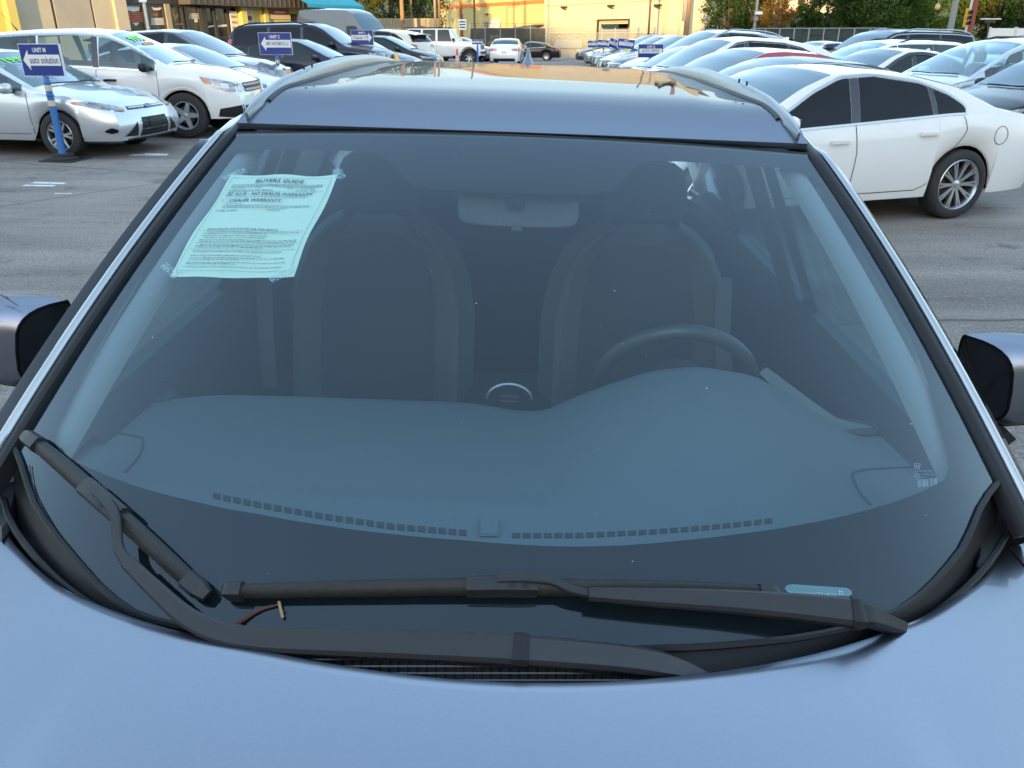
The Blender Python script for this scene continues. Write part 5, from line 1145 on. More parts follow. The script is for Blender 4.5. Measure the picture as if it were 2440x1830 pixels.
# ================================================================ parked cars: each kind is built once, then copied part by part
class CarType:
    def __init__(s, **k):
        d = dict(sill=0.24, crown=0.055, tum=0.42, hood_crown=0.05, noseb=0.10, lean=0.10, tailb=0.07, taillean=0.06, spokes=5, dbl=True, rails=False, clad=False, priv=False, rim=M_ALLOY,
                 handles=None, antenna=None, mirror='paint', mz=0.06, pillars=None, trim=None, grille=None, lights=None, tails=None, fog=False, spoiler=None, bars=0, detail=2, amber=True, visor=False,
                 wsx=None, rwx=None, shoulder=0.955, roofmat=None, see=False, dlo_m=0.055, fender=False, wstop=0.0, plate=True)
        d.update(k); s.__dict__.update(d); s.parts = []; s.make()
    def topz(s, x): return interp(s.T, x)
    def beltz(s, x): return interp(s.B, x)
    def hw(s, x):
        k = 1.0
        d = s.xf - x
        if d < 0.75: k -= 0.16 * (1 - d / 0.75) ** 2.2
        d = x - s.xr
        if d < 0.6: k -= 0.13 * (1 - d / 0.6) ** 2.2
        return s.hb * k
    def zr(s, x): 
        b = s.beltz(x); return max(b + 0.012, s.topz(x) - s.crown)
    def section(s, x, z0):
        h = s.hw(x); b = min(s.beltz(x), s.topz(x) - 0.02); zr = max(b + 0.012, s.topz(x) - s.crown); top = max(s.topz(x), zr + 0.008)
        ws_ = h * s.shoulder; wr = ws_ - s.tum * max(0, zr - b - 0.012)
        P = []
        for f, k in ((0, 0.945), (0.10, 0.965), (0.32, 0.99), (0.52, 1.0), (0.70, 0.995), (0.86, 0.982), (0.95, 0.968)): P.append((h * k, z0 + (b - z0) * f))
        P.append((ws_, b))
        for f in ((0.07, 0.36, 0.66, 0.90) if s.see else (0.25, 0.5, 0.75, 0.92)): P.append((lerp(ws_, wr, f) + 0.012 * 4 * f * (1 - f) * min(1, (zr - b) / 0.3), lerp(b + 0.004, zr, f)))
        P.append((wr - 0.006, zr))
        for f in (0.10, 0.25, 0.5, 0.75, 1.0): P.append((wr * (1 - f), zr + (top - zr) * (1 - (1 - f) ** 2.2)))
        return P
    def deform(s, p):
        x, y, z = p
        b = sstep(s.xf - 0.75, s.xf, x)
        if b > 0:
            zz = (z - 0.5)
            x += b * (s.noseb * (1 - (y / s.hb) ** 2) - s.lean * max(0, zz) / 0.4 - 0.06 * sstep(0.40, 0.22, z) - 0.0)
        b = sstep(s.xr + 0.6, s.xr, x)
        if b > 0:
            x -= b * (s.tailb * (1 - (y / s.hb) ** 2) - s.taillean * max(0, z - 0.6) / 0.4 - 0.07 * sstep(0.42, 0.24, z))
        return (x, y, z)
    def make(s):
        s.T = smooth_tab(s.top, 140, 3); s.B = smooth_tab(s.belt, 80, 4)
        s.xr, s.xf = s.top[0][0], s.top[-1][0]; ax = (s.wb / 2, -s.wb / 2); R = s.r * 1.13
        xs = set(np.round(np.linspace(s.xr, s.xf, 60), 4)) | {round(s.xf - q, 4) for q in (0.02, 0.05, 0.1, 0.16)} | {round(s.xr + q, 4) for q in (0.02, 0.05, 0.1, 0.16)}
        for a in ax:
            xs = {x for x in xs if abs(abs(x - a) - R) > 0.03}
            xs |= {round(a + R * math.cos(t), 4) for t in np.linspace(0, math.pi, 19)} | {round(a + R * 1.0015, 4), round(a - R * 1.0015, 4)}
        if s.see:
            cut = {round(q, 4) for w_ in s.wins for q in w_[:2]} | {round(s.wsx[0], 4), round(s.wsx[1], 4)}
            xs = {x for x in xs if min(abs(x - q) for q in cut) > 0.018} | cut
        xs = sorted(xs)
        def low(x):
            z = s.sill
            for a in ax:
                if abs(x - a) <= R * 1.0001: z = max(z, s.r + math.sqrt(max(0, R * R - (x - a) ** 2)) * 0.98)
            if x > s.xf - 0.35: z = max(z, s.sill - 0.02)
            return z
        secs = [s.section(x, low(x)) for x in xs]; n = len(secs[0])
        rows = []
        for x, P in zip(xs, secs):
            L_ = [s.deform((x, p[0], p[1])) for p in P]; R_ = [s.deform((x, -p[0], p[1])) for p in P[:-1]]
            rows.append(R_ + L_[::-1])
        mb = MB(); mb.grid(rows)
        if s.see:
            keep = []; side = {}; front = []; m_ = len(rows[0])
            for f in mb.f:
                i, j = f[0] // m_, f[0] % m_; k = j if j < n - 1 else 2 * (n - 1) - j - 1; xm = (xs[i] + xs[i + 1]) / 2; hit = False
                if 8 <= k <= 10:
                    for q, w_ in enumerate(s.wins):
                        if w_[0] < xm < w_[1] and rows[i][11][2] - rows[i][8][2] > 0.015: side.setdefault((q, j < n - 1), []).append(f); hit = True
                if k >= 13 and s.wsx[1] < xm < s.wsx[0]: front.append(f); hit = True
                if not hit: keep.append(f)
            s.glass = []
            for nm_, fl in [('side_window', v) for v in side.values()] + [('windshield', front)]:
                used = sorted({q for f in fl for q in f}); mp = {q: a for a, q in enumerate(used)}
                s.glass.append((nm_, MB().add([mb.v[q] for q in used], [tuple(mp[q] for q in f) for f in fl])))
            full = MB().add(mb.v, mb.f); mb.f = keep
        for x, P, sg in ((xs[-1], secs[-1], 1), (xs[0], secs[0], -1)):         # closing faces at nose and tail
            tp = P[7:]; fr = [q[0] / tp[0][0] for q in tp]; fr = sorted(set(fr), reverse=True); fr = [f for f in fr]
            g = []
            for (yy, z) in P[:7]: g.append([s.deform((x, yy * f, z)) for f in fr] + [s.deform((x, -yy * f, z)) for f in fr[::-1][1:]])
            rowt = []
            for f in fr: 
                zt = float(np.interp(f * tp[0][0], [q[0] for q in tp][::-1], [q[1] for q in tp][::-1])); rowt.append((f * tp[0][0], zt))
            g.append([s.deform((x, yy, z)) for yy, z in rowt] + [s.deform((x, -yy, z)) for yy, z in rowt[::-1][1:]])
            mb.grid(g)
        me = mb.mesh('body', True, 32, fixn=False)
        bm = bmesh.new(); bm.from_mesh(me); bmesh.ops.remove_doubles(bm, verts=bm.verts, dist=0.0008); bmesh.ops.recalc_face_normals(bm, faces=bm.faces); bm.to_mesh(me)
        me.shade_smooth(); me.set_sharp_from_angle(angle=rad(32))
        s.bvh = BVHTree.FromBMesh(bm); bm.free(); s.add('body', me, 'paint')
        if s.see:
            s.bvh = BVHTree.FromPolygons([Vector(v) for v in mb.v] + [Vector(v) for _, g in s.glass for v in g.v], [f for f in mb.f] + sum([[tuple(q + len(mb.v) + sum(len(h.v) for _, h in s.glass[:gi]) for q in f) for f in g.f] for gi, (_, g) in enumerate(s.glass)], []))
            for nm_, g in s.glass: s.put(nm_, g, M_CLRGLASS)
            s.cabin()
        s.details(ax, R)
    def add(s, name, me, m, parent=None, label=None):
        s.parts.append((name, me, parent, m, label)); return len(s.parts) - 1
    def put(s, name, mb, m, parent=None, smooth=True, sharp=38): return s.add(name, mb.mesh(name, smooth, sharp), m, parent)
    def cast(s, p, d, off):
        d = Vector(d).normalized(); o = Vector(p) - d * 3.0
        h, nrm, i, dist = s.bvh.ray_cast(o, d, 6.0)
        if h is None: return None
        if nrm.dot(d) > 0: nrm = -nrm
        return h + nrm * off
    def patch(s, rows, d, off=0.004, nu=None, thick=0.0):
        """rows: polylines of rough 3D points; each is dropped on the body along d"""
        g = []
        n = nu or max(len(r) for r in rows)
        for r in rows: g.append(resample(r, n))
        m = max(2, len(rows)); G2 = []
        for k in range(len(g) - 1):
            sub = 4
            for j in range(sub if k < len(g) - 2 else sub + 1): G2.append(lerp(g[k], g[k + 1], j / sub))
        vs, idx, fs = [], {}, []
        for i, r in enumerate(G2):
            for j, p in enumerate(r):
                h = s.cast(p, d, off)
                if h is not None: idx[(i, j)] = len(vs); vs.append(h)
        for i in range(len(G2) - 1):
            for j in range(n - 1):
                q = [idx.get(a) for a in ((i, j), (i, j + 1), (i + 1, j + 1), (i + 1, j))]
                if None not in q: fs.append(tuple(q))
        return MB().add(vs, fs)
    def side(s, sg, rows, off=0.004, nu=None):
        return s.patch([[(x, sg * 2.0, z) for x, z in r] for r in rows], (0, -sg, 0), off, nu)
    def line(s, sg, pts, w_=0.007, off=0.003, n=30):
        P = resample(pts, n); T_ = np.gradient(P, axis=0); T_ /= np.linalg.norm(T_, axis=1)[:, None]; Q = np.stack([-T_[:, 1], T_[:, 0]], 1) * w_ / 2
        rows = [[(p[0], p[1]) for p in P - Q], [(p[0], p[1]) for p in P + Q]]
        vs = []; fs = []
        for i in range(n):
            for r in rows:
                h = s.cast((r[i][0], sg * 2.0, r[i][1]), (0, -sg, 0), off)
                vs.append(h if h is not None else Vector((r[i][0], sg * s.hb * 0.95, r[i][1])))
        for i in range(n - 1): fs.append((2 * i, 2 * i + 1, 2 * i + 3, 2 * i + 2))
        return MB().add(vs, fs)
    def details(s, ax, R):
        # underside and wheel housings
        ub = MB().box(((s.xf + s.xr) / 2, 0, s.sill + 0.06), (s.xf - s.xr - 0.35, s.hb * 1.62, 0.10)); s.put('underbody', ub, M_DARK, smooth=False)
        for a in ax:
            for sg in (-1, 1):
                rows = [[(a + R * 1.01 * math.cos(t), sg * y, s.r + R * 1.01 * math.sin(t)) for t in np.linspace(-0.15, math.pi + 0.15, 15)] for y in (s.hb * 0.955, s.hb - 0.28)]
                rows.append([(a, sg * (s.hb - 0.28), s.r)] * 15); s.put('wheel_housing', MB().grid(rows), M_DARK)
                s.wheel(a, sg)
                if s.clad or s.fender:
                    w0, w1 = R * 0.995, R + (0.055 if s.clad else 0.03)
                    o_ = 0.016 if s.clad else 0.012
                    g = []
                    for rr, off in ((w0, o_), (w1, o_), (w1 + .006, 0.002)):
                        row = []
                        for t in np.linspace(0.05, math.pi - 0.05, 21):
                            h = s.cast((a + (rr + 0.012) * math.cos(t), sg * 2, s.r + (rr * 0.98 + 0.012) * math.sin(t)), (0, -sg, 0), off); row.append(h if h is not None else Vector((a + rr * math.cos(t), sg * s.hb, s.r + rr * math.sin(t))))
                        g.append(row)
                    s.put('arch_trim', MB().grid(g), M_BLK if s.clad else 'paint')
        # windows
        m = s.dlo_m
        dlo = s.dlo if hasattr(s, 'dlo') else None
        def upz(x): return (lerp(s.beltz(x) + 0.004, s.zr(x), 0.90) if s.see else (interp(dlo, x) if dlo else s.zr(x) - m))
        for sg in (-1, 1):
            for i, (x0, x1, sl0, sl1) in enumerate(s.wins):
                xs_ = np.linspace(x0, x1, 15); lo = [(x, s.beltz(x) + 0.022) for x in xs_]
                up = []
                for k, x in enumerate(xs_):
                    xx = x + lerp(sl0, sl1, k / 14); up.append((xx, max(upz(xx), s.beltz(x) + 0.026)))
                if s.see: continue
                gi = s.put('side_window', s.side(sg, [lo, up], 0.003, 15), M_PRIV if (s.priv and i > 0) or s.priv == 2 else M_CARGLASS)
            xs_ = np.linspace(s.wins[-1][0], s.wins[0][1], 40); allx0, allx1 = s.wins[-1][0] + s.wins[-1][2], s.wins[0][1] + s.wins[0][3]
            if s.trim:
                loop = [(x, s.beltz(x) + 0.012) for x in np.linspace(s.wins[-1][0] - 0.01, s.wins[0][1] + 0.03, 20)] + [(x, max(upz(x) + 0.016, s.beltz(x) + 0.02)) for x in np.linspace(allx1 + 0.02, allx0 - 0.02, 34)]
                loop.append(loop[0]); s.put('window_trim', s.line(sg, loop, 0.020, 0.006, 90), s.trim)
            # pillar blackouts
            for a, b in zip(s.wins[1:], s.wins[:-1]):
                lo = [(a[1] + 0.004, s.beltz(a[1]) + 0.022), (b[0] - 0.004, s.beltz(b[0]) + 0.022)]; xa, xb = a[1] + a[3] + 0.004, b[0] + b[2] - 0.004
                s.put('window_pillar', s.side(sg, [lo, [(xa, upz(xa)), (xb, upz(xb))]], 0.004, 4), M_GLOSSBLK if s.pillars != 'paint' else 'paint')
            if s.visor:
                s.put('window_visor', s.line(sg, [(x, upz(x) - 0.02) for x in np.linspace(allx1 - 0.08, allx0 + 0.04, 24)], 0.06, 0.018, 40), M_GLOSSBLK)
            # door seams
            for pts in s.seams: s.put('door_seam', s.line(sg, pts, 0.008, 0.0025), M_SEAM)
            if s.detail > 1:
                for hx, hz_ in s.handles or []:
                    h = s.cast((hx, sg * 2, hz_), (0, -sg, 0), 0.0)
                    if h is None: continue
                    y = h.y
                    s.put('door_handle', MB().sweep([(hx - 0.10, y, hz_), (hx - 0.085, y + sg * 0.026, hz_ + .003), (hx, y + sg * 0.036, hz_ + 0.006), (hx + 0.085, y + sg * 0.026, hz_ + .003), (hx + 0.10, y, hz_)], [(0, sg, 0.0)] * 5, lambda i, t: [(-0.018, -0.008), (0.018, -0.008), (0.014, 0.008), (-0.014, 0.008)]), s.handle_m if hasattr(s, 'handle_m') else 'paint')
                    if 0: s.put('handle_recess', s.side(sg, [[(hx - 0.085, hz_ - 0.03), (hx + 0.085, hz_ - 0.03)], [(hx - 0.085, hz_ + 0.035), (hx + 0.085, hz_ + 0.035)]], 0.002, 6), mat('recess_shade', (0.10, 0.10, 0.10), rough=.7) if False else 'paint')
            # mirror
            mx_, = (s.mx,); b = s.beltz(mx_); yb = s.hw(mx_) * s.shoulder
            rows = []
            for f in np.linspace(-1, 1, 9):
                g = (1 - abs(f) ** 3) ** 0.5 if abs(f) < 1 else 0.15
                rows.append([(mx_ + 0.085 * (0.4 + 0.6 * g) * (np.sign(math.cos(t)) * abs(math.cos(t)) ** 0.8) * (1 if math.cos(t) > 0 else 0.4), sg * (yb + 0.135 + 0.10 * f), b + s.mz + 0.068 * (0.45 + 0.55 * g) * np.sign(math.sin(t)) * abs(math.sin(t)) ** 0.7 * (1.08 - 0.1 * f)) for t in np.linspace(0, 2 * math.pi, 17)[:-1]])
            mb = MB().grid(rows, True); mb.f.append(tuple(range(16))); mb.f.append(tuple(range(128, 144)))
            mi = s.put('mirror', mb, 'paint' if s.mirror == 'paint' else (M_BLK if s.mirror == 'black' else s.mirror), sharp=60)
            s.put('mirror_stalk', MB().tube([(mx_ + 0.02, sg * (yb - 0.02), b + 0.01), (mx_ + 0.01, sg * (yb + 0.05), b + s.mz - 0.045), (mx_, sg * (yb + 0.10), b + s.mz - 0.03)], 0.028, 8), M_BLK, mi)
            s.put('mirror_glass', MB().add([(mx_ - 0.040, sg * (yb + 0.06), b + s.mz - .045), (mx_ - 0.040, sg * (yb + 0.21), b + s.mz - .045), (mx_ - 0.040, sg * (yb + 0.21), b + s.mz + .05), (mx_ - 0.040, sg * (yb + 0.06), b + s.mz + .05)], [(0, 1, 2, 3)]), M_CHROME, mi, smooth=False)
            tri = [(mx_ + 0.20, s.beltz(mx_ + .2) + 0.02), (mx_ - 0.04, b + 0.02)]
        # windshield and rear window: dropped from above
        def screen(name, xa, xb, m_, k0=0.93, k1=0.96):
            rows = []
            for t in np.linspace(0, 1, 9):
                x = lerp(xa, xb, t); b = s.beltz(x); wr = s.hw(x) * s.shoulder - s.tum * max(0, s.zr(x) - b - 0.012); wr *= lerp(k0, k1, t)
                bow = (0.13 * (1 - t) + 0.03 * t) * (1 if xa > xb else -1) * (1 if name == 'windshield' else 0.35)
                rows.append([(x + bow * (1 - u * u) - bow * 0.6, wr * u, 3.0) for u in np.linspace(-1, 1, 17)])
            return s.put(name, s.patch(rows, (0, 0, -1), 0.004, 17), m_)
        wi = None if s.see else screen('windshield', s.wsx[0], s.wsx[1], M_CARWS)
        if s.rwx:
            if s.rwx[2] == 'top': screen('rear_window', s.rwx[0], s.rwx[1], M_PRIV if s.priv else M_CARGLASS)
            else:
                z0, z1 = s.rwx[0], s.rwx[1]
                rows = [[(s.xr - 1, s.hb * lerp(0.76, 0.62, t) * u, lerp(z0, z1, t)) for u in np.linspace(-1, 1, 13)] for t in (0, 0.5, 1)]
                s.put('rear_window', s.patch(rows, (1, 0, 0), 0.005, 13), M_PRIV if s.priv else M_CARGLASS)
        for k, (ya, yb_) in enumerate(((0.55, -0.05), (0.02, -0.5))):
            P = []
            for t in np.linspace(0, 1, 10):
                x = s.wsx[0] + 0.045 + 0.10 * (1 - abs(lerp(ya, yb_, t)) / 0.7); P.append(s.cast((x - 0.05, lerp(ya, yb_, t), 3), (0, 0, -1), 0.022))
            if None not in P: s.put('wiper', MB().tube(P, 0.011, 6), M_BLK)
        # front end
        for g in s.front: s.front_patch(*g)
        for g in s.rear: s.front_patch(*g, rear=True)
        if s.rails:
            for sg in (-1, 1):
                xa, xb = s.rails; P = []
                for t in np.linspace(0, 1, 24):
                    x = lerp(xa, xb, t); b = s.beltz(x); wr = s.hw(x) * s.shoulder - s.tum * (s.zr(x) - b) - 0.035; up = 0.055 * min(1, 6 * min(t, 1 - t))
                    h = s.cast((x, sg * wr, 3), (0, 0, -1), 0.0); P.append((x, sg * wr, (h.z if h else s.zr(x)) + up - .004))
                s.put('roof_rail', MB().tube(P, 0.019, 8), s.railm if hasattr(s, 'railm') else M_CHROME)
        if s.antenna == 'fin':
            x = s.finx if hasattr(s, 'finx') else s.wsx[1] - 1.5
            rows = []
            z0 = s.topz(x)
            for z, l0, l1, w_ in ((-0.02, -0.11, 0.11, 0.03), (0.012, -0.11, 0.09, 0.024), (0.04, -0.11, 0.0, 0.011), (0.065, -0.10, -0.05, 0.004)):
                rows.append([(x + (l0 + l1) / 2 + (l1 - l0) / 2 * math.cos(t), w_ * math.sin(t), z0 + z) for t in np.linspace(0, 2 * math.pi, 15)[:-1]])
            mb = MB().grid(rows, True); mb.f.append(tuple(range(42, 56))); s.put('antenna_fin', mb, 'paint', sharp=60)
        elif s.antenna: 
            x, L_, lean = s.antenna; z0 = s.topz(x)
            s.put('antenna', MB().tube([(x, 0, z0 - 0.01), (x - lean * L_ * 0.5, 0, z0 + L_ * 0.45), (x - lean * L_, 0, z0 + L_ * 0.9)], [0.012, 0.005, 0.004], 6), M_BLK)
        if s.spoiler:
            x, z, l = s.spoiler
            rows = [[(x + dx - 0.08 * u * u, s.hb * 0.62 * u, z + dz - 0.035 * u * u) for u in np.linspace(-1, 1, 13)] for dx, dz in ((0.25, -0.03), (0.12, 0.008), (0.0, 0.0), (-l, -0.035), (-l, -0.06), (0.02, -0.085))]
            s.put('spoiler', MB().grid(rows), 'paint')
        for e in getattr(s, 'extra', []): e(s)
    def cabin(s):
        xd = s.wsx[0]; b = s.beltz(0.3); fl = s.sill + 0.12; hb = s.hb
        s.put('cabin_tub', MB().grid([[(x, y, z) for y, z in ((-hb * .93, b - 0.03), (-hb * .86, b - 0.10), (-hb * .84, fl), (hb * .84, fl), (hb * .86, b - 0.10), (hb * .93, b - 0.03))] for x in np.linspace(s.xr + 0.45, xd - 0.1, 8)]), M_CTRIM)
        s.put('dashboard', MB().grid([[(xd + dx - 0.12 * (y / hb) ** 2, y, z) for y in np.linspace(-hb * .86, hb * .86, 9)] for dx, z in ((0.10, b - 0.06), (-0.12, b - 0.04), (-0.42, b - 0.02), (-0.48, b - 0.06), (-0.46, fl + 0.1))]), M_CDASH)
        s.put('steering_wheel', MB().tube([(xd - 0.62 - 0.07 * math.cos(t), 0.38 + 0.185 * math.sin(t), b - 0.01 + 0.17 * math.cos(t)) for t in np.linspace(0, 2 * math.pi, 25)], 0.016, 7, cap=False), M_CDASH)
        def seat(x, y, w_, top):
            rows = []
            for f, k in ((0, .92), (0.5, 1), (0.85, .92), (0.97, .66), (1.0, .4)):
                z = lerp(fl + 0.2, top, f); xx = x - 0.22 * f
                rows.append([(xx + 0.07 * math.cos(t) * (1.2 - .5 * f), y + w_ * k * np.sign(math.sin(t)) * abs(math.sin(t)) ** .5, z) for t in np.linspace(0, 2 * math.pi, 17)[:-1]])
            mb = MB().grid(rows, True); mb.f.append(tuple(range(64, 80))); i = s.put('front_seat', mb, M_CSEAT)
            if w_ < 0.4:
                rows = [[(x - 0.23 - 0.02 * f + 0.05 * k * math.cos(t), y + 0.13 * k * np.sign(math.sin(t)) * abs(math.sin(t)) ** .6, top + 0.02 + 0.18 * f) for t in np.linspace(0, 2 * math.pi, 15)[:-1]] for f, k in ((0, .8), (.3, 1), (.75, .95), (1, .6))]
                mb = MB().grid(rows, True); mb.f.append(tuple(range(42, 56))); s.put('headrest', mb, M_CSEAT, i)
        top = s.topz(0) - s.crown - 0.36
        for y in (-0.38, 0.38): seat(xd - 1.05, y, 0.25, top)
        seat(xd - 1.95, 0, 0.62, top)
    def wheel(s, a, sg):
        r = s.r; y0 = sg * (s.hb - 0.115); rr = r * s.rimk if hasattr(s, 'rimk') else r * 0.67
        mb = MB()
        out = sg * 0.095
        def L(prof): mb.lathe([(q[0], sg * q[1]) for q in prof], (a, y0, r), 'y', 30)
        L([(rr, 0.095), (rr * 0.96, 0.102), (rr * 0.90, 0.085), (rr * 0.88, 0.02), (rr * 0.88, -0.09)])
        L([(0.001, 0.072), (rr * 0.13, 0.072), (rr * 0.20, 0.060), (rr * 0.21, 0.02)])
        n = s.spokes
        for k in range(n):
            base = 2 * math.pi * k / n
            for dd in ((-1, 1) if s.dbl else (0,)):
                sp = (0.16 if n >= 10 else 0.20) * dd * (5 / n if n > 5 else 1)
                wi_, wo = (0.014, 0.011) if s.dbl and n >= 8 else ((0.020, 0.020) if s.dbl else (0.050, 0.034 if n < 8 else 0.02))
                if not s.dbl and n >= 8: wi_, wo = 0.022, 0.018
                pts = [(lerp(0.14, 0.90, t) * rr, base + sp * (0.55 + 0.45 * t)) for t in (0, 0.33, 0.66, 1)]
                rows = []
                for i, (q, an) in enumerate(pts):
                    w_ = lerp(wi_, wo, i / 3); c_, s_ = math.cos(an), math.sin(an); h = lerp(0.066, 0.082, i / 3)
                    P = lambda tw, hh: (a + q * c_ - tw * s_, y0 + sg * hh, r + q * s_ + tw * c_)
                    rows.append([P(-w_, h - 0.03), P(-w_ * 0.8, h), P(w_ * 0.8, h), P(w_, h - 0.03)])
                mb.grid(rows)
        wi = s.put('wheel', mb, s.rim, sharp=40)
        s.put('brake_disc', MB().lathe([(0.01, sg * 0.005), (rr * 0.62, sg * 0.005), (rr * 0.62, sg * -0.01)], (a, y0, r), 'y', 24), mat('brake_iron', (0.10, 0.10, 0.10), rough=.5, metal=.6), wi)
        s.put('barrel', MB().lathe([(0.005, sg * -0.03), (rr * 0.9, sg * -0.03)], (a, y0, r), 'y', 20), M_DARK, wi)
        mb = MB(); mb.lathe([(rr * 0.985, sg * 0.090), (rr * 1.03, sg * 0.108), (lerp(rr, r, .55), sg * 0.113), (r * 0.955, sg * 0.100), (r * 0.992, sg * 0.080), (r, sg * 0.03), (r, sg * -0.05), (r * 0.97, sg * -0.09), (rr, sg * -0.09)], (a, y0, r), 'y', 40)
        s.put('tyre', mb, M_TYRE, wi)
    def front_patch(s, name, rows, m, off=0.006, az=0.0, mirror=True, rear=False, n=9):
        """rows: lists of (y, z) on the nose or tail (left side given); az turns the casting direction outwards"""
        for sg in ((1, -1) if mirror else (1,)):
            d = Vector((-math.cos(az), -sg * math.sin(az), 0)) if not rear else Vector((math.cos(az), -sg * math.sin(az), 0))
            x0 = s.xf if not rear else s.xr
            # pivot so that (y,z) is read on the line through the corner
            R3 = [[(x0 + (0.0 if len(q) < 3 else q[2]), sg * q[0], q[1]) for q in r] for r in rows]
            s.put(name, s.patch(R3, d, off, n), m)

def seam_set(xs, s_, belt, arch=None):
    return [[(x, belt), (x - 0.01, 0.75), (x, s_ + 0.06)] for x in xs]
CT = {}
M_CTRIM = mat('cabin_lining', (0.13, 0.125, 0.115), rough=0.9); M_CDASH = mat('cabin_dash', (0.06, 0.06, 0.06), rough=0.8); M_CSEAT = mat('cabin_seat', (0.20, 0.19, 0.17), rough=0.9)
M_BAR = mat('satin_bar', (0.30, 0.31, 0.33), rough=0.42, metal=0.8)
def type_hatch():
    B = [(-2.15, 1.00), (-1.5, 1.03), (-0.6, 0.985), (0.6, 0.925), (1.05, 0.90), (1.7, 0.83), (2.18, 0.66)]
    t = CarType(see=True, hb=0.912, wb=2.65, r=0.322, top=[(-2.17, 0.98), (-2.12, 1.10), (-1.80, 1.33), (-1.35, 1.43), (-0.8, 1.475), (-0.3, 1.485), (0.02, 1.455), (0.35, 1.31), (0.98, 1.005), (1.08, 0.985), (1.65, 0.905), (2.05, 0.80), (2.20, 0.70)], belt=B,
        wins=[(-0.06, 0.84, -0.02, -0.05), (-0.96, -0.14, -0.02, -0.02), (-1.45, -1.04, 0.10, -0.02)], seams=[[(-0.10, 0.95), (-0.10, 0.75), (-0.06, 0.33)], [(0.90, 0.90), (0.92, 0.7), (0.92, 0.42), (0.90, 0.33)], [(-0.98, 0.98), (-1.0, 0.72), (-0.92, 0.5), (-0.75, 0.33)], [(0.9, 0.335), (-0.75, 0.335)]],
        wsx=(0.97, 0.06), rwx=(-2.06, -1.62, 'top'), mx=0.68, handles=[(0.08, 0.79), (-0.82, 0.82)], spokes=5, dbl=True, mirror=mat('mirror_silver', (0.58, 0.58, 0.57), rough=.3, metal=.6, coat=.6), mz=0.045, lean=0.24, noseb=0.13,
        front=[('headlight', [[(0.86, 0.735, -.45), (0.80, 0.70, -.3), (0.66, 0.655, -.1), (0.54, 0.635, 0)], [(0.87, 0.785, -.62), (0.80, 0.79, -.4), (0.64, 0.735, -.15), (0.54, 0.685, 0)]], M_LENS, 0.008, rad(42)),
               ('corner_lamp', [[(0.872, 0.755, -.56), (0.855, 0.735, -.46)], [(0.872, 0.778, -.62), (0.855, 0.785, -.52)]], M_AMBER, 0.011, rad(55)),
               ('turn_lamp', [[(0.62, 0.652, -.08), (0.55, 0.642, 0)], [(0.62, 0.672, -.08), (0.55, 0.664, 0)]], M_AMBER, 0.011, rad(30)),
               ('grille', [[(0.46, 0.655), (-0.46, 0.655)], [(0.46, 0.70), (-0.46, 0.70)]], M_GLOSSBLK, 0.006, 0, False), ('grille_bar', [[(0.44, 0.672), (-0.44, 0.672)], [(0.44, 0.690), (-0.44, 0.690)]], M_CHROME, 0.014, 0, False),
               ('badge', [[(0.085, 0.665), (0.0, 0.655), (-0.085, 0.665)], [(0.085, 0.695), (0, 0.705), (-0.085, 0.695)]], mat('badge_blue', (.04, .07, .22), rough=.2, coat=1), 0.020, 0, False),
               ('lower_grille', [[(0.36, 0.28), (-0.36, 0.28)], [(0.30, 0.54), (-0.30, 0.54)]], M_BLK, 0.006, 0, False), ('side_grille', [[(0.66, 0.30), (0.40, 0.29)], [(0.60, 0.34), (0.39, 0.49)]], M_BLK, 0.006, rad(12)),
               ('fog_surround', [[(0.84, 0.37, -.3), (0.74, 0.335, -.15), (0.66, 0.37, -.1)], [(0.84, 0.39, -.3), (0.74, 0.455, -.15), (0.66, 0.41, -.1)]], mat('mirror_silver', (.5, .5, .5)), 0.008, rad(35)), ('fog_lamp', [[(0.80, 0.375, -.2), (0.74, 0.350, -.15), (0.69, 0.375, -.1)], [(0.80, 0.395, -.2), (0.74, 0.435, -.15), (0.69, 0.405, -.1)]], M_DARK, 0.014, rad(35)),
               ('lower_lip', [[(0.60, 0.225), (-0.60, 0.225)], [(0.60, 0.262), (-0.60, 0.262)]], M_BLK, 0.004, 0, False)] + [('grille_slat', [[(0.34, z), (-0.34, z)], [(0.34, z + .012), (-0.34, z + .012)]], M_GREYPL, 0.014, 0, False) for z in (0.33, 0.38, 0.43, 0.48)] + [('plate_holder', [[(0.16, 0.40), (-0.16, 0.40)], [(0.16, 0.52), (-0.16, 0.52)]], M_BLK, 0.018, 0, False)],
        rear=[('taillight', [[(0.80, 0.86, .15), (0.62, 0.84, .03)], [(0.80, 1.02, .2), (0.62, 1.0, .05)]], M_RED, 0.006, rad(35))])
    return t
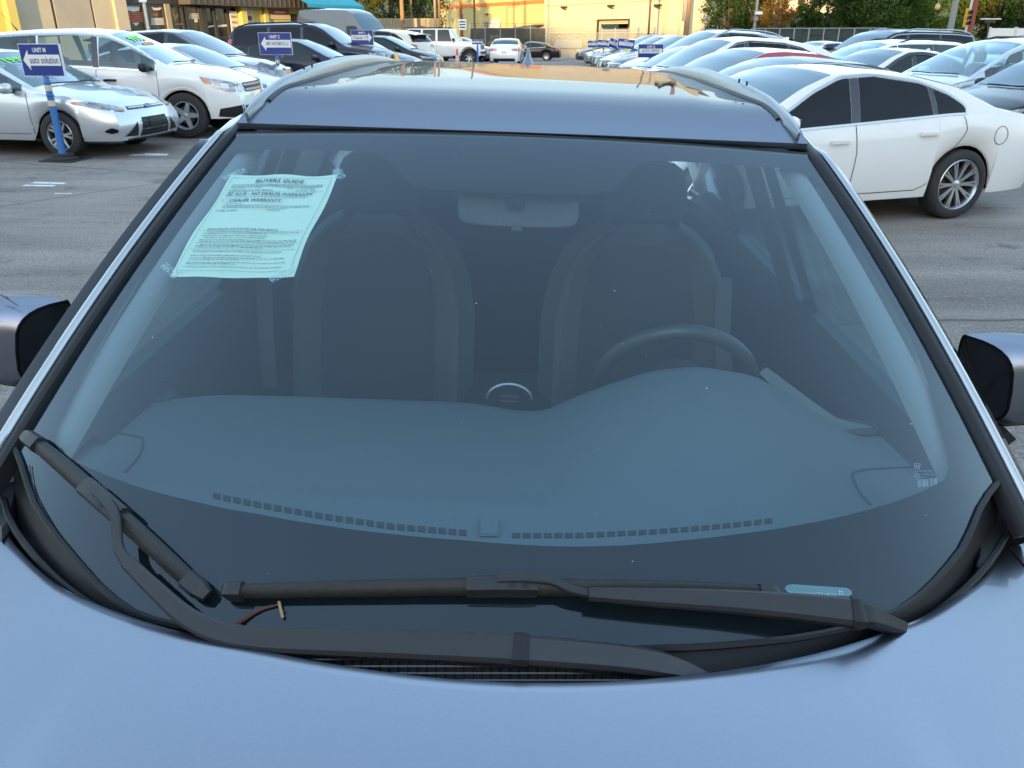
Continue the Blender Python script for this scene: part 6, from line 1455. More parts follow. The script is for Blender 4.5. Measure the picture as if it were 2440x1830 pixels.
def type_suv():
    B = [(-2.32, 1.12), (-1.6, 1.14), (-0.6, 1.095), (0.6, 1.045), (1.0, 1.035), (1.7, 0.985), (2.2, 0.84)]
    def vis(s):
        pass
    return CarType(see=True, hb=0.91, wb=2.62, r=0.355, sill=0.30, top=[(-2.33, 1.06), (-2.30, 1.24), (-2.08, 1.53), (-1.75, 1.62), (-1.1, 1.665), (-0.3, 1.68), (0.18, 1.64), (0.52, 1.49), (1.10, 1.16), (1.20, 1.135), (1.7, 1.07), (2.02, 0.98), (2.20, 0.86)], belt=B, dlo=[(-2.0, 1.16), (-1.82, 1.30), (-1.45, 1.475), (-0.9, 1.56), (-0.25, 1.585), (0.10, 1.545), (0.45, 1.38), (0.92, 1.075), (1.1, 1.05)],
        wins=[(0.05, 0.93, -0.02, -0.02), (-0.90, -0.05, -0.03, -0.02), (-1.83, -0.98, 0.06, -0.04)], seams=[[(0.0, 1.06), (-0.02, 0.8), (0.0, 0.40)], [(0.95, 1.03), (0.96, 0.8), (0.93, 0.5), (0.90, 0.40)], [(-0.95, 1.10), (-0.98, 0.85), (-0.90, 0.6), (-0.75, 0.40)]],
        wsx=(1.09, 0.22), rwx=(1.18, 1.50, 'back'), mx=0.80, mz=0.055, mirror='black', handles=[(0.20, 0.90), (-0.78, 0.94)], handle_m=M_BLK, spokes=5, dbl=False, rim=M_STEELR, rimk=0.63, clad=False, fender=True, antenna=(-1.55, 0.30, 0.75), trim=M_CHROME, lean=0.10, noseb=0.12,
        front=[('headlight', [[(0.90, 0.80, -.42), (0.74, 0.72, -.2), (0.56, 0.705, 0)], [(0.90, 0.955, -.55), (0.74, 0.885, -.25), (0.56, 0.83, 0)]], M_LENS, 0.008, rad(42)), ('corner_lamp', [[(0.90, 0.86, -.5), (0.86, 0.82, -.40)], [(0.90, 0.945, -.56), (0.86, 0.905, -.44)]], M_AMBER, 0.011, rad(52)),
               ('projector', [[(0.80, 0.775, -.3), (0.74, 0.765, -.2)], [(0.80, 0.85, -.3), (0.74, 0.84, -.2)]], M_WHITE, 0.013, rad(42)),
               ('grille', [[(0.50, 0.70), (-0.50, 0.70)], [(0.52, 0.845), (-0.52, 0.845)]], M_BLK, 0.006, 0, False), ('grille_bar', [[(0.52, 0.79), (-0.52, 0.79)], [(0.53, 0.825), (-0.53, 0.825)]], M_BAR, 0.018, 0, False), ('grille_bar', [[(0.50, 0.715), (-0.50, 0.715)], [(0.51, 0.75), (-0.51, 0.75)]], M_BAR, 0.018, 0, False),
               ('lower_grille', [[(0.62, 0.30), (-0.62, 0.30)], [(0.68, 0.50), (-0.68, 0.50)]], M_BLK, 0.006, 0, False), ('bumper_corner', [[(0.88, 0.34, -.3), (0.66, 0.30, 0)], [(0.86, 0.46, -.3), (0.70, 0.52, 0)]], M_BLK, 0.006, rad(35))],
        rear=[('taillight', [[(0.84, 0.95, .1), (0.72, 0.95, .03)], [(0.78, 1.5, .25), (0.68, 1.48, .15)]], M_RED, 0.008, rad(40))])
def sedan(**k):
    B = [(-2.42, 0.90), (-1.9, 0.99), (-1.2, 1.00), (-0.4, 0.955), (0.6, 0.905), (1.0, 0.885), (1.7, 0.80), (2.22, 0.64)]
    d = dict(hb=0.915, wb=2.80, r=0.338, top=[(-2.42, 0.90), (-2.38, 0.995), (-1.95, 1.06), (-1.72, 1.10), (-1.25, 1.30), (-0.75, 1.405), (-0.2, 1.44), (0.12, 1.425), (0.45, 1.31), (1.08, 0.985), (1.18, 0.965), (1.7, 0.87), (2.05, 0.77), (2.22, 0.66)], belt=B,
        dlo=[(-1.36, 1.02), (-1.28, 1.09), (-1.1, 1.185), (-0.8, 1.285), (-0.3, 1.350), (0.05, 1.335), (0.35, 1.22), (0.85, 0.945), (1.0, 0.92)],
        wins=[(-0.02, 0.82, -0.02, -0.02), (-0.94, -0.12, 0.05, -0.02), (-1.32, -1.00, 0.02, 0.05)], seams=[[(-0.07, 0.95), (-0.10, 0.7), (-0.08, 0.36), (-0.07, 0.30)], [(-1.30, 0.99), (-1.34, 0.86), (-1.26, 0.68), (-1.15, 0.50), (-0.98, 0.36), (-0.85, 0.31)], [(-0.85, 0.315), (0.95, 0.315)]],
        wsx=(1.07, 0.14), rwx=(-1.70, -0.92, 'top'), mx=0.72, mz=0.085, handles=[(0.10, 0.80), (-0.90, 0.84)], spokes=10, dbl=True, rimk=0.74, noseb=0.16, lean=0.14, trim=M_CHROME, detail=2,
        front=[('headlight', [[(0.86, 0.66, -.4), (0.62, 0.62, -.1)], [(0.86, 0.74, -.5), (0.62, 0.69, -.1)]], M_LENS, 0.008, rad(40)), ('grille', [[(0.42, 0.44), (-0.42, 0.44)], [(0.50, 0.64), (-0.50, 0.64)]], M_GLOSSBLK, 0.006, 0, False), ('grille_bar', [[(0.50, 0.625), (-0.50, 0.625)], [(0.50, 0.655), (-0.50, 0.655)]], M_CHROME, 0.014, 0, False), ('lower_grille', [[(0.6, 0.26), (-0.6, 0.26)], [(0.6, 0.38), (-0.6, 0.38)]], M_BLK, 0.006, 0, False)],
        rear=[('taillight', [[(0.86, 0.80, .28), (0.70, 0.78, .08), (0.42, 0.80, 0)], [(0.86, 0.92, .30), (0.70, 0.925, .10), (0.42, 0.91, 0)]], M_RED, 0.008, rad(38)), ('plate', [[(0.16, 0.66), (-0.16, 0.66)], [(0.16, 0.78), (-0.16, 0.78)]], M_PLATE, 0.010, 0, False), ('rear_diffuser', [[(0.65, 0.24), (-0.65, 0.24)], [(0.6, 0.40), (-0.6, 0.40)]], M_BLK, 0.006, 0, False)])
    d.update(k); return CarType(**d)
def crossover(**k):
    B = [(-2.25, 1.06), (-1.5, 1.10), (-0.6, 1.055), (0.6, 1.0), (1.0, 0.985), (1.7, 0.93), (2.25, 0.78)]
    d = dict(hb=0.925, wb=2.75, r=0.36, sill=0.30, top=[(-2.25, 1.0), (-2.22, 1.18), (-1.98, 1.44), (-1.7, 1.53), (-1.1, 1.625), (-0.3, 1.665), (0.15, 1.635), (0.5, 1.48), (1.13, 1.115), (1.24, 1.09), (1.75, 1.01), (2.08, 0.92), (2.25, 0.80)], belt=B,
        dlo=[(-1.86, 1.14), (-1.7, 1.25), (-1.3, 1.44), (-0.9, 1.525), (-0.2, 1.565), (0.08, 1.53), (0.4, 1.37), (0.90, 1.05), (1.1, 1.02)],
        wins=[(-0.05, 0.88, -0.02, -0.02), (-1.0, -0.14, 0.02, -0.02), (-1.78, -1.06, 0.06, 0.02)], seams=[[(-0.09, 1.03), (-0.12, 0.75), (-0.09, 0.40)], [(-1.2, 1.08), (-1.22, 0.9), (-1.05, 0.6), (-0.88, 0.40)]],
        wsx=(1.12, 0.20), rwx=(1.14, 1.42, 'back'), mx=0.78, handles=[(0.1, 0.88), (-0.95, 0.92)], spokes=5, dbl=True, rimk=0.68, priv=True, spoiler=(-1.92, 1.50, 0.22), antenna='fin', finx=-1.35, lean=0.12, noseb=0.14, trim=M_GLOSSBLK, clad=True,
        front=[('headlight', [[(0.88, 0.80, -.4), (0.60, 0.76, -.05)], [(0.88, 0.88, -.5), (0.60, 0.83, -.05)]], M_LENS, 0.008, rad(40)), ('grille', [[(0.42, 0.50), (-0.42, 0.50)], [(0.52, 0.80), (-0.52, 0.80)]], M_GLOSSBLK, 0.006, 0, False), ('grille_bar', [[(0.53, 0.79), (-0.53, 0.79)], [(0.53, 0.82), (-0.53, 0.82)]], M_CHROME, 0.014, 0, False), ('lower_grille', [[(0.66, 0.28), (-0.66, 0.28)], [(0.7, 0.44), (-0.7, 0.44)]], M_BLK, 0.006, 0, False), ('fog_lamp', [[(0.84, 0.52, -.3), (0.72, 0.50, -.1)], [(0.84, 0.58, -.3), (0.72, 0.56, -.1)]], M_CHROME, 0.01, rad(35))],
        rear=[('taillight', [[(0.88, 0.94, .30), (0.70, 0.92, .08), (0.50, 0.95, 0)], [(0.88, 1.04, .34), (0.70, 1.06, .10), (0.50, 1.02, 0)]], M_RED, 0.008, rad(40)), ('bumper_cladding', [[(0.8, 0.32), (-0.8, 0.32)], [(0.8, 0.50), (-0.8, 0.50)]], M_BLK, 0.006, 0, False)])
    d.update(k); return CarType(**d)
def big_suv(**k):
    B = [(-2.55, 1.16), (-1.6, 1.18), (-0.6, 1.16), (0.6, 1.12), (1.1, 1.11), (1.8, 1.07), (2.42, 0.92)]
    d = dict(hb=0.985, wb=2.95, r=0.385, sill=0.34, crown=0.05, tum=0.36, top=[(-2.55, 1.12), (-2.53, 1.30), (-2.38, 1.66), (-2.2, 1.74), (-1.6, 1.79), (-0.4, 1.815), (0.25, 1.79), (0.55, 1.68), (1.20, 1.24), (1.32, 1.20), (1.9, 1.14), (2.25, 1.06), (2.42, 0.94)], belt=B,
        wins=[(0.0, 1.0, -0.02, -0.04), (-1.05, -0.10, 0.0, -0.02), (-2.2, -1.15, 0.0, 0.0)], seams=[[(-0.05, 1.14), (-0.06, 0.8), (-0.05, 0.45)], [(-1.1, 1.17), (-1.12, 0.9), (-0.95, 0.6), (-0.9, 0.45)], [(1.05, 1.11), (1.06, 0.8), (1.0, 0.45)]],
        wsx=(1.19, 0.32), rwx=(1.22, 1.60, 'back'), mx=0.88, mz=0.10, handles=[(0.15, 0.98), (-0.9, 1.0)], spokes=5, dbl=True, priv=2, rails=(-2.1, 0.1), railm=M_BLK, lean=0.08, noseb=0.12, clad=True, dlo_m=0.07,
        front=[('headlight', [[(0.92, 0.86, -.35), (0.66, 0.84, -.05)], [(0.92, 1.0, -.45), (0.66, 0.96, -.05)]], M_LENS, 0.008, rad(40)), ('grille', [[(0.58, 0.64), (-0.58, 0.64)], [(0.60, 0.94), (-0.60, 0.94)]], M_GLOSSBLK, 0.006, 0, False), ('grille_bar', [[(0.6, 0.78), (-0.6, 0.78)], [(0.6, 0.82), (-0.6, 0.82)]], M_CHROME, 0.014, 0, False), ('lower_grille', [[(0.7, 0.34), (-0.7, 0.34)], [(0.7, 0.50), (-0.7, 0.50)]], M_BLK, 0.006, 0, False)],
        rear=[('taillight', [[(0.92, 0.95, .2), (0.80, 0.95, .05)], [(0.90, 1.35, .25), (0.78, 1.35, .1)]], M_RED, 0.008, rad(40))])
    d.update(k); return CarType(**d)
def minivan(**k):
    B = [(-2.3, 1.02), (-1.5, 1.04), (-0.6, 1.02), (0.6, 0.99), (1.2, 0.97), (1.8, 0.90), (2.25, 0.74)]
    d = dict(see=True, hb=0.90, wb=2.78, r=0.325, top=[(-2.3, 1.05), (-2.27, 1.25), (-2.1, 1.48), (-1.8, 1.54), (-1.0, 1.58), (-0.2, 1.585), (0.25, 1.55), (0.65, 1.42), (1.48, 1.02), (1.56, 1.0), (1.95, 0.90), (2.15, 0.82), (2.25, 0.74)], belt=B, dlo=[(-2.0, 1.10), (-1.85, 1.36), (-1.5, 1.44), (-0.3, 1.485), (0.2, 1.45), (0.6, 1.31), (1.25, 1.01), (1.4, 1.0)],
        wins=[(0.12, 1.22, -0.02, -0.02), (-0.9, 0.03, 0.0, -0.02), (-1.88, -1.0, 0.06, 0.0)], seams=[[(0.06, 1.0), (0.05, 0.7), (0.07, 0.36)], [(-0.95, 1.02), (-0.95, 0.8), (-0.85, 0.5), (-0.7, 0.36)]], wsx=(1.46, 0.32), rwx=(1.10, 1.42, 'back'), mx=0.80, mz=0.04, handles=[(0.25, 0.86), (-0.85, 0.88)], rimk=0.64, rails=(-1.9, 0.0), railm=M_BLK, lean=0.2, noseb=0.14,
        front=[('headlight', [[(0.86, 0.68, -.4), (0.6, 0.64, -.05)], [(0.86, 0.80, -.5), (0.6, 0.72, -.05)]], M_LENS, 0.008, rad(40)), ('lower_grille', [[(0.6, 0.30), (-0.6, 0.30)], [(0.6, 0.46), (-0.6, 0.46)]], M_BLK, 0.006, 0, False)], rear=[('taillight', [[(0.84, 0.9, .2), (0.7, 0.9, .05)], [(0.84, 1.1, .25), (0.7, 1.1, .1)]], M_RED, 0.008, rad(40))])
    d.update(k); return CarType(**d)
def van(**k):
    B = [(-2.9, 1.35), (0.9, 1.28), (1.7, 1.20), (2.4, 1.10), (2.85, 0.95)]
    d = dict(hb=1.0, wb=3.6, r=0.35, sill=0.36, crown=0.07, tum=0.14, top=[(-2.9, 2.45), (-2.88, 2.60), (-2.7, 2.70), (-1.0, 2.74), (0.6, 2.70), (1.0, 2.58), (1.4, 2.25), (2.10, 1.42), (2.25, 1.36), (2.6, 1.22), (2.85, 1.0)], belt=B, wins=[(0.75, 1.75, 0.0, -0.35)], dlo=[(-3, 1.9), (1.2, 1.92), (1.5, 1.85), (2.0, 1.25)], seams=[[(0.68, 2.1), (0.68, 1.2), (0.7, 0.45)], [(-0.6, 2.2), (-0.6, 1.2), (-0.6, 0.45)]],
        wsx=(2.08, 1.12), rwx=None, mx=1.55, mz=0.2, mirror='black', handles=[(0.85, 1.1)], spokes=6, dbl=False, rim=M_STEELR, front=[('headlight', [[(0.92, 0.85, -.3), (0.7, 0.82, 0)], [(0.92, 1.1, -.35), (0.7, 1.02, 0)]], M_LENS, 0.008, rad(40)), ('grille', [[(0.55, 0.7), (-0.55, 0.7)], [(0.55, 0.95), (-0.55, 0.95)]], M_BLK, 0.006, 0, False)], rear=[], trim=None,
        extra=[lambda s: [s.put('side_crease', s.line(sg, [(-2.7, z), (0.4, z)], 0.05, 0.012, 20), 'paint') for sg in (-1, 1) for z in (1.5, 1.95)]])
    d.update(k); return CarType(**d)
def jeep():
    B = [(-2.1, 1.20), (0.6, 1.18), (0.9, 1.16), (1.9, 1.10), (2.05, 1.06)]
    return CarType(hb=0.80, wb=2.95, r=0.41, sill=0.50, crown=0.03, tum=0.16, top=[(-2.1, 1.75), (-2.09, 1.84), (-1.9, 1.86), (0.3, 1.86), (0.42, 1.83), (0.80, 1.26), (0.86, 1.20), (1.6, 1.17), (2.0, 1.13), (2.05, 1.05)], belt=B, wins=[(-0.25, 0.52, 0, -0.16), (-1.05, -0.36, 0, 0), (-1.9, -1.16, 0, 0)], seams=[[(-0.3, 1.17), (-0.3, 0.6)], [(-1.1, 1.17), (-1.1, 0.6)]], pillars='paint',
        wsx=(0.80, 0.46), rwx=(1.25, 1.7, 'back'), mx=0.62, mz=0.12, mirror='black', handles=[(-0.15, 1.0)], spokes=7, dbl=False, rimk=0.60, noseb=0.02, lean=0.02, roofmat=M_BLK,
        front=[('headlight', [[(0.66, 0.88), (0.58, 0.84), (0.50, 0.88)], [(0.66, 0.96), (0.58, 1.02), (0.50, 0.96)]], M_LENS, 0.012), ('front_bumper', [[(0.78, 0.55), (-0.78, 0.55)], [(0.78, 0.70), (-0.78, 0.70)]], M_BLK, 0.12, 0, False)] + [('grille_slot', [[(y + .03, 0.80), (y - .03, 0.80)], [(y + .03, 1.02), (y - .03, 1.02)]], M_DARK, 0.006, 0, False) for y in (-.39, -.26, -.13, 0, .13, .26, .39)],
        rear=[('taillight', [[(0.76, 0.85), (0.62, 0.85)], [(0.76, 1.08), (0.62, 1.08)]], M_RED, 0.02)],
        extra=[lambda s: [s.put('fender_flare', MB().sweep([(a + 0.53 * math.cos(t), sg * 0.86, s.r + 0.55 * math.sin(t)) for t in np.linspace(0.12, math.pi - 0.12, 14)], [(0, sg * 0.001, 1)] * 14, lambda i, t: [(-0.10, -0.02), (0.10, -0.02), (0.10, 0.02), (-0.10, 0.02)]), 'paint') for a in (1.475, -1.475) for sg in (-1, 1)],
               lambda s: s.put('hardtop', MB().box((-0.82, 0, 1.875), (2.4, 1.30, 0.035)), M_BLK, smooth=False)])

PAINTS = {}
def paint(name, col, metal=0.0, rough=0.35, bump=None): return mat('paint_' + name, col, rough=rough, metal=metal, coat=1.0, coatr=0.02, bump=bump)
P_WHITE = paint('white', (0.80, 0.775, 0.73)); P_PEARL = paint('pearl', (0.74, 0.72, 0.67)); P_SILVER = paint('silver', (0.52, 0.53, 0.54), 0.65, 0.32); P_LSIL = paint('light_silver', (0.60, 0.62, 0.64), 0.6, 0.32)
P_GREY = paint('grey', (0.17, 0.175, 0.19), 0.6); P_DGREY = paint('dark_grey', (0.05, 0.052, 0.058), 0.5); P_NAVY = paint('navy', (0.010, 0.014, 0.030), 0.2); P_BLACK = paint('black', (0.007, 0.007, 0.008))
for _p in (P_DGREY, P_NAVY, P_BLACK):
    _p.node_tree.nodes['Principled BSDF'].inputs['Coat Weight'].default_value = 0.45; _p.node_tree.nodes['Principled BSDF'].inputs['Specular IOR Level'].default_value = 0.2; P_CREAM = paint('cream', (0.68, 0.60, 0.47)); P_RED = paint('red', (0.40, 0.015, 0.03))
P_TAUPE = paint('taupe', (0.13, 0.125, 0.115)); P_BLUE = paint('blue', (0.03, 0.04, 0.16), 0.3)
NCARS = []
def place(t, x, y, heading, pnt, label, cat='car', group=None, name='parked_car', z=None, over=None, scale=None):
    root = empty(name, (x, y, ground_z(x, y) if z is None else z), rad(heading), label, cat, group)
    if scale: root.scale = (scale, scale, scale)
    objs = []
    for nm, me, par, m, lb in t.parts:
        mm = (over or {}).get(nm, pnt if m == 'paint' else m)
        if not me.materials: me.materials.append(mm)
        o = bpy.data.objects.new(nm, me); COL.objects.link(o); o.parent = root if par is None else objs[par]
        if me.materials[0] != mm: o.material_slots[0].link = 'OBJECT'; o.material_slots[0].material = mm
        objs.append(o)
    NCARS.append(root); return root
CT['hatch'] = type_hatch(); CT['suv'] = type_suv(); CT['sedan'] = sedan(); CT['crossover'] = crossover()
CT['sedan_plain'] = sedan(spokes=6, dbl=False, rimk=0.66, trim=None, top=[(-2.38, 0.92), (-2.34, 1.04), (-1.95, 1.10), (-1.78, 1.13), (-1.25, 1.33), (-0.75, 1.43), (-0.15, 1.465), (0.25, 1.44), (0.6, 1.31), (1.28, 0.99), (1.38, 0.97), (1.8, 0.88), (2.08, 0.79), (2.22, 0.68)], wsx=(1.26, 0.28), mx=0.86,
    dlo=[(-1.60, 1.06), (-1.45, 1.15), (-1.2, 1.245), (-0.85, 1.33), (-0.3, 1.375), (0.15, 1.355), (0.5, 1.22), (1.0, 0.945), (1.1, 0.92)], wins=[(-0.08, 0.98, -0.02, -0.02), (-1.12, -0.18, 0.05, -0.02), (-1.56, -1.18, 0.02, 0.05)])
CT['crossover_rails'] = crossover(rails=(-1.7, 0.0), spoiler=(-1.95, 1.49, 0.12), antenna=None)
CT['big_suv'] = big_suv(); CT['big_suv_chrome'] = big_suv(rails=(-2.2, 0.1), railm=M_CHROME, trim=M_CHROME); CT['minivan'] = minivan(); CT['van'] = van(); CT['jeep'] = jeep()
CT['sedan_visor'] = sedan(visor=True, antenna='fin', finx=-1.0, spokes=6, trim=None)
LOT_L, LOT_R = 'cars parked in the left row', 'cars parked in the right row'
# ---- the left row, near to far
focus = place(CT['hatch'], -7.85, 13.2, -10, P_LSIL, 'silver hatchback nearest on the left, behind the blue sign post', group=LOT_L)
crv = place(CT['suv'], -7.15, 15.3, 2, P_WHITE, 'white crossover with black mirrors and a green windshield price, behind the silver hatchback', group=LOT_L, scale=1.05)
place(CT['sedan_plain'], -7.3, 18.4, -6, P_LSIL, 'pale silver sedan squeezed between the white crossover and the dark grey one', group=LOT_L)
grey = place(CT['crossover'], -8.1, 21.1, -6, P_GREY, 'dark grey crossover behind the white one with a red mark on its nose', group=LOT_L, scale=1.04)
place(CT['sedan_plain'], -6.4, 25.0, -8, P_NAVY, 'navy sedan behind the second blue arrow sign', group=LOT_L)
place(CT['big_suv'], -6.5, 27.6, -8, P_NAVY, 'large black three row sport utility with dark windows in the left row', group=LOT_L, scale=1.04)
place(CT['sedan'], -5.9, 31.5, -10, P_DGREY, 'dark sedan with white twin headlights near the right pointing arrow sign', group=LOT_L)
place(CT['sedan_plain'], -5.4, 34.5, -10, P_BLACK, 'black sedan with a red badge just beyond the twin headlight sedan', group=LOT_L)
place(CT['crossover'], -6.1, 39.0, 150, P_CREAM, 'cream crossover seen from behind with a red tail lamp', group=LOT_L)
place(CT['jeep'], -4.0, 47.0, -8, P_WHITE, 'white boxy off roader with a black hardtop', group=LOT_L)
place(CT['crossover'], -4.7, 51.0, -8, P_WHITE, 'white crossover just beyond the boxy off roader', group=LOT_L)
place(CT['sedan_plain'], -3.6, 54.0, -12, P_GREY, 'grey sedan nose between the boxy off roader and the white sedan tail', group=LOT_L)
place(CT['van'], -8.1, 41.0, -30, P_TAUPE, 'tall grey cargo van behind the black sport utility', cat='van', scale=0.93)
place(CT['sedan_plain'], -13.2, 17.5, -10, P_RED, 'red car barely showing at the left edge behind the white crossover', group=LOT_L)
place(CT['sedan_plain'], -0.70, 52.0, 86, P_WHITE, 'white sedan seen squarely from behind in the aisle')
place(CT['sedan'], 0.9, 70.0, 172, P_BLACK, 'black sedan side on at the end of the aisle')
# ---- the right row, near to far
giulia = place(CT['sedan'], 2.78, 8.5, 198, P_WHITE, 'glossy white sedan with multi spoke wheels, nearest on the right', group=LOT_R, over={'side_window': M_PRIV})
place(CT['sedan'], 3.55, 11.5, 198, P_DGREY, 'dark grey sedan right behind the white multi spoke sedan', group=LOT_R)
strip = place(CT['sedan'], 3.75, 14.2, 198, P_LSIL, 'pale car with a red roof stripe along its window line', group=LOT_R, scale=1.05)
place(CT['crossover'], 4.0, 17.0, 196, P_WHITE, 'white crossover with a tail spoiler in the right row', group=LOT_R)
place(CT['sedan_plain'], 4.2, 20.6, 196, P_SILVER, 'silver sedan with a blue lit cabin beside the white spoiler crossover', group=LOT_R)
place(CT['crossover_rails'], 5.4, 24.6, 196, P_SILVER, 'silver roof rail crossover behind the white spoiler crossover', group=LOT_R, scale=1.09)
place(CT['crossover'], 5.3, 29.0, 196, P_NAVY, 'dark navy crossover past the silver roof rail one', group=LOT_R)
place(CT['crossover'], 5.4, 33.0, 196, P_WHITE, 'white crossover with a rounded roof far down the right row', group=LOT_R)
place(CT['crossover_rails'], 5.6, 37.5, 196, P_DGREY, 'grey crossover at the back of the right row below the roll up door', group=LOT_R)
place(CT['sedan_plain'], 5.9, 42.5, 198, P_BLACK, 'low black sedan nose by the green sign posts', group=LOT_R)
place(CT['sedan_plain'], 5.9, 46.0, 198, P_LSIL, 'silver sedan nose one past the low black one', group=LOT_R)
place(CT['sedan'], 6.1, 49.5, 198, P_SILVER, 'second silver sedan nose near the far blue signs', group=LOT_R)
place(CT['sedan_plain'], 6.0, 55.0, 192, P_DGREY, 'charcoal sedan at the far end of the right row facing the aisle', group=LOT_R)
# ---- second row on the right
R2 = 'cars in the second right row'
place(CT['big_suv_chrome'], 10.1, 24.0, 196, P_BLACK, 'long black sport utility with chrome window lines and roof rails', group=R2)
place(CT['minivan'], 8.9, 21.3, 196, P_WHITE, 'white flat roofed van style car before the long black sport utility', group=R2)
place(CT['sedan_visor'], 7.9, 18.6, 196, P_WHITE, 'white sedan with dark window visors and a roof fin', group=R2)
place(CT['minivan'], 9.0, 16.0, 197, P_SILVER, 'silver minivan at the right edge with a steep windshield', group=R2, scale=1.04)
place(CT['sedan'], 8.6, 13.3, 197, P_BLACK, 'black car at the right edge just behind the white sedan tail', group=R2)
place(CT['sedan_plain'], 11.4, 33.0, 196, P_LSIL, 'small pale car in front of the green fence left of the black sport utility', group=R2)
place(CT['crossover_rails'], 17.0, 29.0, 196, P_SILVER, 'silver crossover far right behind the tail of the long black sport utility', group=R2)
place(CT['crossover'], 17.0, 26.0, 196, P_BLACK, 'black crossover roof at the right edge below the white wall', group=R2)

# ================================================================ windshield prices and other marks on the cars
M_LIME = mat('lime_paint_marker', (0.20, 0.85, 0.06), rough=0.6); M_ORG = mat('orange_label', (0.75, 0.26, 0.06), rough=0.7)
def on_car(root, t, fn, name, m):
    mb = MB(); fn(mb); o = mb.build(name, m, root, smooth=False, fixn=False); return o
def screen_map(t, y0, x0, sl=0.0, off=0.010):
    def f(a, b):
        h = t.cast((x0 - b, y0 + a + sl * b, 3), (0, 0, -1), off); return h if h is not None else (x0 - b, y0 + a, 1.2)
    return f
T_ = CT['suv']; on_car(crv, T_, lambda mb: put_text(mb, '9995', screen_map(T_, -0.46, 0.52, 0.14), 0.22, 0, 0, bold=0.03, width=0.50), 'windshield_price', M_LIME)
def lab(mb):
    f = screen_map(T_, -0.36, 0.64)
    mb.grid([[f(a, b) for a in np.linspace(0, 0.44, 10)] for b in (0, 0.03, 0.06)])
on_car(crv, T_, lab, 'windshield_label', M_ORG)
T2 = CT['hatch']; on_car(focus, T2, lambda mb: put_text(mb, '1999', screen_map(T2, -0.50, 0.36, 0.12), 0.18, 0, 0, bold=0.03, width=0.50), 'windshield_price', M_LIME)
# fuel flap ring on the white sedan
T3 = CT['sedan']; pts = [(-1.78 + 0.085 * math.cos(a), 0.80 + 0.085 * math.sin(a)) for a in np.linspace(0, 2 * math.pi, 28)]
T3.line(1, pts, 0.006, 0.003, 40).build('fuel_flap', M_SEAM, giulia, smooth=False)
o = T3.line(1, [(0.95, 0.60), (0.3, 0.635), (-0.9, 0.70)], 0.010, 0.002, 20)

